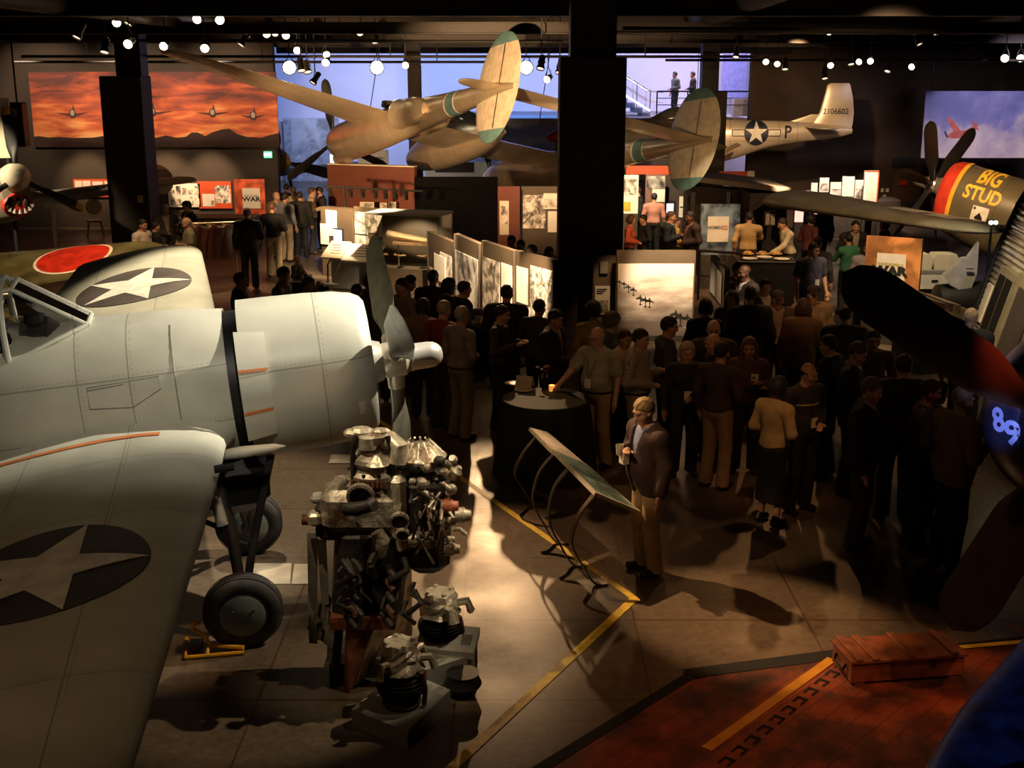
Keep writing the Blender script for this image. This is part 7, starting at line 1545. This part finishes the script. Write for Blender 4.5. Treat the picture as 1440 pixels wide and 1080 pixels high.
ph_ = P_(431, 388, 1.70, 350, 'man in tan shirt raising a camera behind the grey fighter cowling', (.36, .27, .17), KHA, 'short', H_BR, ('camera', 'camera'), 0, 'shirt', res=R1)
c = at_hand(ph_, 0, .05, .0); m = MB(); m.box((c.x, c.y-.05, c.z), (.09, .13, .09), .0, None, .01); m.build('camera_body', m_blk, None); q = COL.objects[-1] if False else None
cam_b = [o for o in COL.objects if o.name == 'camera_body'][0]; cam_b.name = 'photo_camera'; tag(cam_b, 'black camera held up by the man in tan shirt', 'camera'); m = MB(); m.cyl((c.x+.04, c.y-.05, c.z), (c.x+.11, c.y-.06, c.z), .032, n=14); m.build('lens_barrel', m_dark, cam_b, True, 40)
P_(416, 335, 1.27, 345, 'grey haired man in dark clothes sitting on a bench facing right', (.07, .05, .035), (.05, .035, .025), 'bald', H_SV, ('knee', 'hold'), 2, 'sweater', res=R2, sit=.48)
b0 = G(416, 335, 1.27); m = MB(); m.box((b0.x-.02, b0.y, .38), (.5, 1.1, .08), bev=.02); o = tag(m.build('bench', m_dark, None), 'low dark bench under the sitting grey haired man', 'bench'); 
for y in (-.4, .4): m = MB(); m.box((b0.x-.02, b0.y+y, .17), (.4, .07, .34)); m.build('bench_leg', m_dark, o)
# far left groups
P_(347, 292, 1.80, 95, 'man in black suit seen from behind below the red title sign', BLK, BLK, 'short', (.10, .07, .05), ('down', 'fold'), 0, 'suit', res=R2, fat=.02)
P_(382, 284, 1.76, 85, 'man in black sweater and khaki trousers seen from behind', BLK, (.42, .33, .2), 'short', H_BR, ('down', 'fold'), 0, 'sweater', res=R2)
P_(400, 271, 1.74, 60, 'man in pale blue shirt and khakis with shoulder bag', (.26, .27, .32), KHA, 'short', H_DK, ('fold', 'down'), 0, 'shirt', res=R3)
P_(421, 269, 1.72, 90, 'man in dark suit from behind, right of the pale blue shirt', BLK, BLK, 'short', H_DK, ('down', 'down'), 0, 'suit', res=R3)
P_(437, 263, 1.76, 10, 'man in white shirt and suspenders facing right near the pale mural', (.52, .45, .33), CHA, 'short', H_BR, ('down', 'hold'), 0, 'shirt', res=R3, extra=('suspenders',))
P_(387, 269, 1.72, 330, 'bald man in tan jacket at the right end of the mural wall', (.36, .25, .14), BRN, 'bald', H_GR, ('down', 'down'), 2, 'jacket', res=R3)
P_(412, 262, 1.72, 100, 'person in pale top far behind the dark suited man', (.45, .4, .34), BLK, 'short', H_BR, ('down', 'down'), 0, 'shirt', res=R3)
P_(402, 258, 1.7, 80, 'dark haired person furthest back by the pale mural', BLK, BLK, 'short', H_DK, ('down', 'down'), 0, 'sweater', res=R3)
P_(450, 262, 1.74, 200, 'dark clothed person next to the kiosk panel', BLK, CHA, 'short', H_DK, ('down', 'fold'), 0, 'suit', res=R3)
P_(198, 307, 1.72, 340, 'man in white shirt leaning forward right of the left column', (.55, .48, .42), CHA, 'short', H_DK, ('fold', 'fold'), 0, 'shirt', res=R2, hp=14)
P_(216, 311, 1.58, 30, 'person in dark jacket right of the white shirted man', BLK, BLK, 'short', H_DK, ('fold', 'down'), 0, 'jacket', res=R2)
P_(231, 286, 1.74, 300, 'grey haired man in olive jacket behind by the wall board', (.12, .12, .09), CHA, 'short', H_SV, ('down', 'fold'), 2, 'jacket', res=R2)
P_(264, 282, 1.80, 215, 'man in dark suit and black cap talking by the wall board', BLK, BLK, 'cap', H_DK, ('hold', 'down'), 0, 'suit', res=R2)
P_(264, 305, 1.74, 200, 'bald man in grey green shirt with folded arms by the jackets rail', (.22, .22, .15), CHA, 'bald', H_GR, ('cross', 'cross'), 2, 'tee', res=R2, fat=.02, hp=16)
# canteen corner
P_(898, 262, 1.76, 180, 'dark jacketed person with flushed face behind the railing', BLK, BLK, 'short', H_BR, ('down', 'fold'), 2, 'suit', res=R3)
P_(920, 271, 1.70, 80, 'person in pinkish shirt from behind by the pale pictures', (.50, .22, .16), BLK, 'short', H_DK, ('down', 'down'), 0, 'shirt', res=R3)
P_(886, 302, 1.60, 350, 'person in coral red top seated beside the centre column', (.55, .12, .06), BLK, 'bob', H_BR, ('fold', 'fold'), 0, 'sweater', res=R3, female=True)
P_(906, 301, 1.58, 200, 'dark haired person in black seated next to the coral red top', BLK, BLK, 'short', H_DK, ('fold', 'fold'), 0, 'sweater', res=R3)
P_(942, 296, 1.76, 345, 'man in navy blazer with white collar facing right behind the railing', (.012, .022, .03), BRN, 'short', H_BR, ('down', 'hold'), 0, 'suit', (.6, .58, .5), res=R2, extra=('collar',))
P_(950, 304, 1.52, 10, 'person in yellow top between the two men at the railing', (.60, .35, .05), BLK, 'short', H_BR, ('fold', 'fold'), 0, 'sweater', res=R3, female=True)
P_(973, 296, 1.80, 200, 'man in dark brown suit facing the man in navy blazer', DBR, DBR, 'short', H_DK, ('fold', 'down'), 3, 'suit', (.25, .12, .08), res=R2)
P_(1054, 297, 1.80, 75, 'man in tan shirt with back turned at the buffet', (.45, .30, .13), DBR, 'short', H_DK, ('down', 'reach'), 0, 'shirt', res=R2)
P_(1102, 304, 1.74, 190, 'server in white shirt and black vest leaning over the buffet', (.56, .48, .34), BLK, 'short', H_DK, ('reach', 'fold'), 0, 'shirt', res=R2, lean=14)
P_(1155, 285, 1.78, 100, 'dark figure before the pinkish lit display', BLK, BLK, 'short', H_DK, ('down', 'down'), 0, 'suit', res=R3)
P_(1140, 300, 1.70, 30, 'maroon clothed person left of the dark figure at the lit display', (.10, .02, .02), BLK, 'bob', H_DK, ('fold', 'down'), 0, 'sweater', res=R3, female=True)
P_(1203, 309, 1.74, 270, 'man in dark suit standing below the grey wing', BLK, BLK, 'short', H_DK, ('fold', 'fold'), 0, 'suit', (.3, .27, .22), res=R2)
P_(1246, 308, 1.66, 180, 'dark haired person left of the olive wheel under the grey wing', DBR, BLK, 'bob', H_DK, ('fold', 'down'), 0, 'sweater', res=R3, female=True)
P_(1221, 339, 1.70, 250, 'man in grey shirt right of the green jacket', (.20, .16, .15), CHA, 'short', H_DK, ('fold', 'down'), 3, 'shirt', res=R2)
P_(1143, 339, 1.84, 290, 'tall man in dark purple polo shirt with glasses looking right', (.055, .05, .085), BLK, 'short', H_DK, ('down', 'down'), 0, 'tee', res=R1, fat=.02, hy=30, hp=14, extra=('glasses', 'lanyard'))
P_(1195, 328, 1.62, 110, 'woman in green jacket seen from behind', (.06, .26, .14), BLK, 'short', H_DK, ('reach', 'fold'), 0, 'sweater', res=R1, female=True)
P_(1150, 332, 1.74, 60, 'brown haired person half hidden behind the purple polo shirt', CHA, BLK, 'short', H_BR, ('down', 'down'), 0, 'sweater', res=R3)
# crowd in the middle right
P_(1094, 407, 1.74, 270, 'man in dark jacket and dark cap facing camera beside the striped jacket', (.05, .035, .03), BLK, 'cap', H_DK, ('fold', 'fold'), 0, 'jacket', (.2, .14, .11), res=R1, hp=10)
P_(1144, 400, 1.78, 275, 'man in dark cap and pale striped jacket facing the camera', (.48, .36, .22), BLK, 'cap', H_DK, ('down', 'down'), 2, 'jacket', (.3, .24, .18), res=R1, fat=.02, pat='stripe')
P_(1131, 420, 1.72, 80, 'long haired woman in brown coat standing before the striped jacket', (.16, .09, .05), BLK, 'long', (.04, .022, .014), ('down', 'fold'), 0, 'jacket', res=R1, female=True)
P_(1050, 371, 1.76, 200, 'bald man with glowing scalp by the edge lit frame', DBR, BLK, 'bald', H_DK, ('fold', 'down'), 3, 'suit', res=R2)
P_(1036, 368, 1.72, 320, 'reddish faced person half hidden left of the bald man by the lit frame', (.10, .04, .03), BLK, 'short', H_BR, ('down', 'down'), 2, 'sweater', res=R2)
P_(1056, 402, 1.84, 95, 'large man in black seen from behind in the crowd', BLK, BLK, 'short', H_DK, ('fold', 'fold'), 0, 'suit', res=R2, fat=.02)
P_(1030, 408, 1.66, 250, 'woman with dark hair and patterned top beside the large man in black', (.12, .06, .045), BLK, 'long', H_DK, ('fold', 'fold'), 0, 'sweater', res=R2, female=True, pat='check')
P_(993, 421, 1.70, 85, 'dark haired woman from behind right of the bomber photograph', BLK, BLK, 'bob', H_DK, ('down', 'fold'), 0, 'sweater', res=R2, female=True)
P_(1004, 448, 1.76, 262, 'bald man with glasses facing the camera, right of the bomber photograph', CHA, BLK, 'bald', H_DK, ('fold', 'fold'), 2, 'suit', (.3, .25, .2), res=R1, extra=('glasses',))
P_(1006, 468, 1.64, 200, 'balding man partly hidden behind the man in brown sweater', DBR, CHA, 'bald', H_BR, ('down', 'down'), 2, 'sweater', res=R2)
P_(1014, 480, 1.74, 50, 'dark haired man in brown sweater and khakis turned away to the right', (.055, .03, .02), (.36, .23, .12), 'short', H_DK, ('down', 'fold'), 0, 'sweater', res=R1, hp=6)
wb = P_(1054, 473, 1.68, 262, 'woman with reddish hair and name badge smiling toward camera', (.085, .045, .035), BLK, 'long', (.14, .05, .022), ('hold', 'cross'), 0, 'sweater', res=R1, female=True, hp=10, extra=('chestbadge',))
P_(966, 480, 1.64, 275, 'grey haired woman in black jacket with lanyard facing the camera', BLK, BLK, 'bob', (.36, .27, .17), ('fold', 'down'), 0, 'sweater', res=R1, female=True, hp=10, extra=('lanyard',))
P_(1135, 508, 1.70, 300, 'bald man in dark sweater with pale chest stripe and badge', (.03, .028, .03), BLK, 'bald', H_DK, ('fold', 'down'), 2, 'sweater', res=R1, hy=25, hp=14, extra=('stripe', 'lanyard'))
P_(1093, 530, 1.62, 40, 'woman in cream jacket and black skirt turned away', (.55, .41, .21), BLK, 'bob', H_DK, ('fold', 'fold'), 0, 'sweater', res=R1, female=True, botstyle='skirt')
P_(1222, 529, 1.80, 335, 'grey haired man in dark open suit facing right', BLK, (.055, .035, .03), 'short', (.10, .075, .055), ('down', 'down'), 2, 'suit', (.34, .24, .15), res=R1, hp=16, fat=.02)
P_(1203, 479, 1.78, 340, 'dark haired man in black suit looking down, left of the checked shirt', BLK, BLK, 'short', H_BR, ('fold', 'fold'), 2, 'suit', res=R1, hp=30)
P_(1229, 462, 1.72, 265, 'man with glasses in plum checked shirt facing the camera under the blade', (.13, .075, .08), BLK, 'short', H_DK, ('fold', 'fold'), 2, 'shirt', res=R1, pat='check', extra=('glasses',))
P_(1273, 498, 1.82, 85, 'black haired man in dark suit seen from behind under the blade', BLK, BLK, 'short', H_DK, ('down', 'fold'), 0, 'suit', res=R1, fat=.01)
P_(1318, 536, 1.58, 355, 'dark haired woman between the black suit and brown jacket', CHA, BLK, 'bob', H_DK, ('fold', 'fold'), 0, 'sweater', res=R2, female=True)
P_(1352, 543, 1.80, 20, 'grey haired man in brown tweed jacket turned to the right edge', (.17, .115, .06), BLK, 'short', (.16, .13, .10), ('down', 'hold'), 0, 'jacket', res=R1, fat=.03)
P_(1190, 430, 1.76, 80, 'dark silhouetted man with greenish lit shoulder left of the blade tip', (.03, .035, .02), BLK, 'short', H_DK, ('down', 'fold'), 0, 'suit', res=R2)
P_(1366, 433, 1.80, 60, 'light haired man in dark jacket beside the corrugated hut window', BLK, BLK, 'short', (.34, .22, .12), ('down', 'down'), 0, 'jacket', res=R2)
P_(1305, 532, 1.76, 350, 'man in blue grey patterned shirt below the propeller blade', (.10, .10, .13), BLK, 'short', H_DK, ('fold', 'fold'), 0, 'shirt', res=R2, pat='check')
P_(1075, 390, 1.74, 290, 'dark clothed person behind the large man in black', BLK, BLK, 'short', H_DK, ('down', 'down'), 0, 'suit', res=R3)
P_(1170, 470, 1.74, 150, 'dark clothed man behind the bald man in striped sweater', BLK, BLK, 'short', H_DK, ('fold', 'down'), 0, 'suit', res=R2)
# behind the photo wall
for u, v, lab, c in ((720, 330, 'dark haired visitor behind photo wall, leftmost', H_DK), (733, 336, 'black haired visitor behind photo wall, second from left', H_DK), (750, 343, 'sandy haired visitor behind photo wall, middle', (.42, .3, .18)), (771, 346, 'dark haired visitor behind photo wall, rightmost by column', H_BR)):
    P_(u, v, 1.70, random.choice((200, 300, 250)), lab, random.choice((BLK, BRN, GRY)), BLK, 'short', c, ('fold', 'down'), 0, 'sweater', res=R3)
# upper gallery and far bridge
zg = D(900, 166, 47).z
for u, v, lab, c, hd in ((948, 134, 'man in grey camouflage shirt on the upper gallery by the stair', (.16, .16, .13), 200), (973, 121, 'dark haired person on the upper gallery behind the right fin', CHA, 180)):
    pt = D(u, 166, 48.2); P_(u, v, 1.7, hd, lab, c, CHA, 'short', H_DK, ('fold', 'down'), 0, 'shirt', res=.024, foot=Vector((pt.x, 48.2, 0)), z0=zg)
# ============================================================= LIGHT
w = bpy.data.worlds.new('hall dark'); scn.world = w; w.use_nodes = True
bg = w.node_tree.nodes['Background']; bg.inputs[0].default_value = (1., .55, .28, 1); bg.inputs[1].default_value = .0025
WARM, WHITE, AMB = (1., .60, .29), (1., .79, .50), (1., .45, .16)
def spot(loc, to, watts, ang=40, col=WARM, blend=.5, rad=.06):
    l = bpy.data.lights.new('spot_beam', 'SPOT'); l.energy = watts; l.spot_size = math.radians(ang); l.spot_blend = blend; l.color = col; l.shadow_soft_size = rad
    o = bpy.data.objects.new('spot_beam', l); COL.objects.link(o); o.matrix_world = aim(loc, to); return o
def area(loc, to, watts, sx, sy, col):
    l = bpy.data.lights.new('wash_light', 'AREA'); l.shape = 'RECTANGLE'; l.size = sx; l.size_y = sy; l.energy = watts; l.color = col
    o = bpy.data.objects.new('wash_light', l); COL.objects.link(o); o.matrix_world = aim(loc, to); return o
# grey fighter: key from beyond the nose, further lamps on the far wing and spine
spot((2.5, 11.6, 6.1), (-1.95, 10.75, 2.45), 4600, 32, (1, .88, .68), .8, .03)
spot((-3.3, 15.0, 6.2), (-3.45, 13.7, 2.3), 1500, 44, WHITE, .6, .04)
spot((-2.7, 12.2, 6.25), (-2.75, 11.0, 2.9), 520, 28, (1, .88, .68), .9, .06)
spot((-.8, 5.2, 6.1), (-2.7, 9.7, 2.5), 470, 36, (1, .88, .70), .9, .1)  # added fill from the camera side for flank and wing root
spot((-3.8, 4.2, 5.9), (-3.0, 6.6, 1.9), 70, 80, WARM, .9, .1)  # added fill so the near wing does not go black
# engine, plinths, floor pool and reading man
spot((2.4, 9.7, 6.15), (-.9, 8.9, 1.35), 1000, 19, WHITE, .6, .03)
spot((-2.6, 7.4, 6.15), (-1.0, 8.9, 1.6), 520, 20, WHITE, .7, .04)
spot((-.9, 15.8, 6.1), (-.15, 11.5, 0), 1500, 22, WARM, .9, .04)
spot((-.5, 26, 5.5), (-.3, 12.2, 0), 2000, 12, WARM, .7, .08)
spot((-1.9, 13.6, 6.1), (1.25, 10.75, 1.3), 2600, 17, WARM, .6, .03)
spot((-2.4, 8.2, 5.6), (1.2, 10.8, 1.55), 620, 11, WARM, .8, .04)  # added fill in mid air for the reading man's face
spot((-3.5, 14, 6.0), (-2.4, 10.8, .4), 110, 26, WARM, .6, .05)
spot((-6.6, 23.6, 5.2), (-7.6, 26.0, 1.2), 420, 44, WARM, .8, .06)
spot((1.9, 7.1, 5.9), (-.95, 8.85, .45), 330, 17, WHITE, .7, .04)
spot((.9, 9.3, 6.15), (-2.6, 9.35, .2), 520, 13, WARM, .8, .04)
# red deck, crate
spot((4.5, 5.0, 6.1), (2.8, 7.7, 0), 330, 46, (1, .40, .13), .8, .08)
spot((2.2, 6.6, 6.1), (3.0, 8.9, .1), 200, 26, AMB, .9, .08)
# hanging twin boom aircraft
spot((-1.2, 19.6, 4.7), (-.4, 26.5, 4.1), 5200, 40, WARM, .7, .06)
spot((3.5, 20.8, 3.2), (2.8, 27.8, 3.6), 800, 50, WARM, .7, .06)
spot((-5.5, 25., 2.2), (-4.0, 31.5, 3.4), 3000, 60, WARM, .8, .1)
spot((1.5, 24.5, 2.2), (.3, 28.5, 4.2), 900, 60, WARM, .8, .1)
# silver tail, olive fighter, hut, banner
spot((7.5, 33, 5.4), (8.6, 40.5, 2.9), 2300, 46, WARM, .7, .1)
spot((7.0, 21.5, 5.4), (10.6, 26.2, 2.3), 2200, 44, WARM, .6, .06)
spot((4.9, 14.6, 5.6), (7.1, 16.2, 1.7), 1500, 46, WHITE, .8, .05)
spot((6.2, 19.5, 5.6), (6.9, 26., 2.6), 900, 60, WARM, .8, .06)
spot((13.5, 31, 5.5), (14.0, 36, 3.1), 900, 64, (.86, .74, .95), .8, .1)
# sunset mural and the wall boards below it
for x in (-14.0, -11.2, -8.6): spot((x, 34.5, 6.0), (x, 37.9, 3.7), 720, 66, (1., .72, .48), .8, .1)
for x, e_ in ((-13.0, 420), (-10.6, 620), (-9.2, 620)): spot((x, 36.3, 2.9), (x, 37.9, 1.35), e_*.55, 56, (1, .66, .36), .8, .05)
spot((-7.6, 33.2, 3.6), (-7.8, 35.5, 1.3), 420, 44, (1, .66, .36), .7, .05)
spot((-13.6, 25.0, 5.2), (-12.0, 29.0, 2.0), 2200, 34, WHITE, .7, .08)
spot((-5.9, 20.2, 5.4), (-8.4, 22.6, 1.6), 1300, 54, WARM, .7, .06)
spot((-6.5, 30, 6.1), (-5.4, 28.0, 0), 1000, 50, WARM, .8, .06)
# photo wall: a lamp over every panel
for x, y, tx, ty, e_, a_ in ((-2.7, 26.0, -3.3, 27.9, 700, 56), (-4.0, 26.8, -4.2, 28.6, 420, 50), (-1.3, 22.9, -1.6, 24.2, 480, 60), (-.6, 21.4, -1.05, 22.8, 620, 54), (-.1, 19.9, -.4, 21.2, 520, 54), (.05, 18.6, .2, 20.0, 560, 38)): spot((x, y, 2.9), (tx, ty, 1.15), e_*2.2, a_, (1, .72, .43), .7, .04)
spot((2.40, 17.5, 3.4), (2.40, 18.8, 1.72), 900, 40, (1, .74, .46), .8, .04)
spot((1.75, 18.0, 2.9), (1.62, 19.1, 1.2), 70, 34, WARM, .7, .04)
spot((-.3, 19.3, 2.9), (-.35, 20.4, .8), 200, 32, WARM, .7, .04)
spot((-2.3, 26.4, 1.62), (-2.2, 26.72, .9), 100, 120, WHITE, .5, .04)
spot((4.1, 18.1, 3.), (3.5, 18.8, 1.2), 240, 40, (1, .72, .55), .6, .04)
# canteen corner, signs, rear right displays
spot((3.2, 29.5, 4.0), (3.3, 32, 1.8), 1000, 56, WHITE, .7, .05)
spot((3.9, 25.4, 4.2), (4.2, 27, 1.3), 260, 44, WHITE, .7, .05)
spot((3.4, 24.5, 4.6), (3.4, 26.4, .9), 420, 56, AMB, .8, .05)
spot((6.4, 29.0, 2.4), (6.4, 30.6, 1.3), 420, 60, WHITE, .6, .05)
spot((5.4, 23.6, 4.6), (5.4, 25.6, 1.0), 420, 50, WARM, .8, .05)
spot((9.6, 33.2, 4.0), (9.7, 36, 1.8), 1500, 58, (1, .76, .58), .7, .05)
spot((6.0, 19.2, 4.2), (6.3, 21.2, 1.3), 700, 40, (1, .72, .42), .7, .05)
spot((7.6, 21.0, 4.4), (7.9, 22.9, 1.0), 420, 42, WHITE, .7, .05)
spot((6.4, 18.4, 4.6), (7.2, 20.1, .9), 380, 36, WHITE, .7, .05)
# crowd: little light reaches it
spot((1.2, 19., 6.1), (1.3, 14.5, 1.0), 150, 40, AMB, .9, .1)
spot((4.6, 20.5, 6.1), (4.4, 15.0, .8), 260, 50, AMB, .9, .1)
spot((2.0, 9.5, 6.2), (1.6, 13.8, 1.2), 120, 34, AMB, .9, .1)
spot((4.6, 9.2, 6.2), (4.2, 13.0, 1.4), 40, 44, AMB, .9, .1)
spot((5.2, 23., 6.1), (5.3, 21.2, 1.4), 260, 40, AMB, .8, .08)
spot((-1.8, 13., 6.1), (-1.2, 16.6, 1.), 70, 44, AMB, .9, .08)
spot((-2.8, 19.5, 6.1), (-5.0, 21.0, 1.4), 420, 50, WARM, .9, .08)
spot((2.3, 8.9, 6.2), (2.85, 12.3, 1.3), 240, 13, AMB, .9, .08)
spot((3.4, 12.6, 6.2), (4.15, 17.0, 1.4), 420, 16, AMB, .9, .08)
# glossy blue fighter: added cool fills on the wing and numerals, red wash on the blade
spot((1.2, 3.6, 6.1), (2.6, 5.2, 2.2), 95, 46, (.45, .5, .8), .8, .15)
spot((2.0, 5.0, 2.5), (3.5, 8.6, 2.22), 700, 8, (.55, .62, 1.), .6, .05)
spot((2.3, 7.0, 5.2), (3.45, 8.4, 2.8), 1500, 8, (1., .10, .03), 1., .05)
# gallery beyond: blue and lilac washes on the pale wall
area((-6, 47, 6.0), (-5, 55, 3.5), 520, 6, .6, (.40, .52, 1.))
area((0, 47, 6.0), (-1, 55, 3.5), 620, 6, .6, (.12, .34, 1.))
area((7.5, 48, 6.1), (7.5, 55, 4.2), 760, 5, .6, (.80, .64, .90))
spot((-6.8, 46, 5.6), (-6.6, 54.5, 2.5), 900, 50, (1., .9, .85), .8, .1)
spot((-3.0, 38.5, 5.), (-4.2, 45, 1.8), 260, 40, (1, .9, .8), .8, .1)
spot((-1.0, 38.5, 4.6), (-1.7, 46, 1.4), 260, 40, (1, .9, .8), .8, .1)
spot((-4., 29.5, 4.8), (-4.2, 33.8, 1.6), 130, 70, (1, .6, .35), .8, .06)
spot((0.6, 26.5, 4.2), (.4, 29.4, 1.4), 200, 56, (1, .7, .45), .8, .06)
vs_ = scn.view_settings; vs_.view_transform = 'Standard'; vs_.look = 'None'; vs_.exposure = 0.; vs_.gamma = 1.; vs_.use_curve_mapping = False
scn.cycles.use_denoising = True
scn.cycles.max_bounces = 6; scn.cycles.sample_clamp_indirect = 6.
for k_ in ('w', 'h', '_w'):
    for o in COL.objects:
        if k_ in o.keys(): del o[k_]
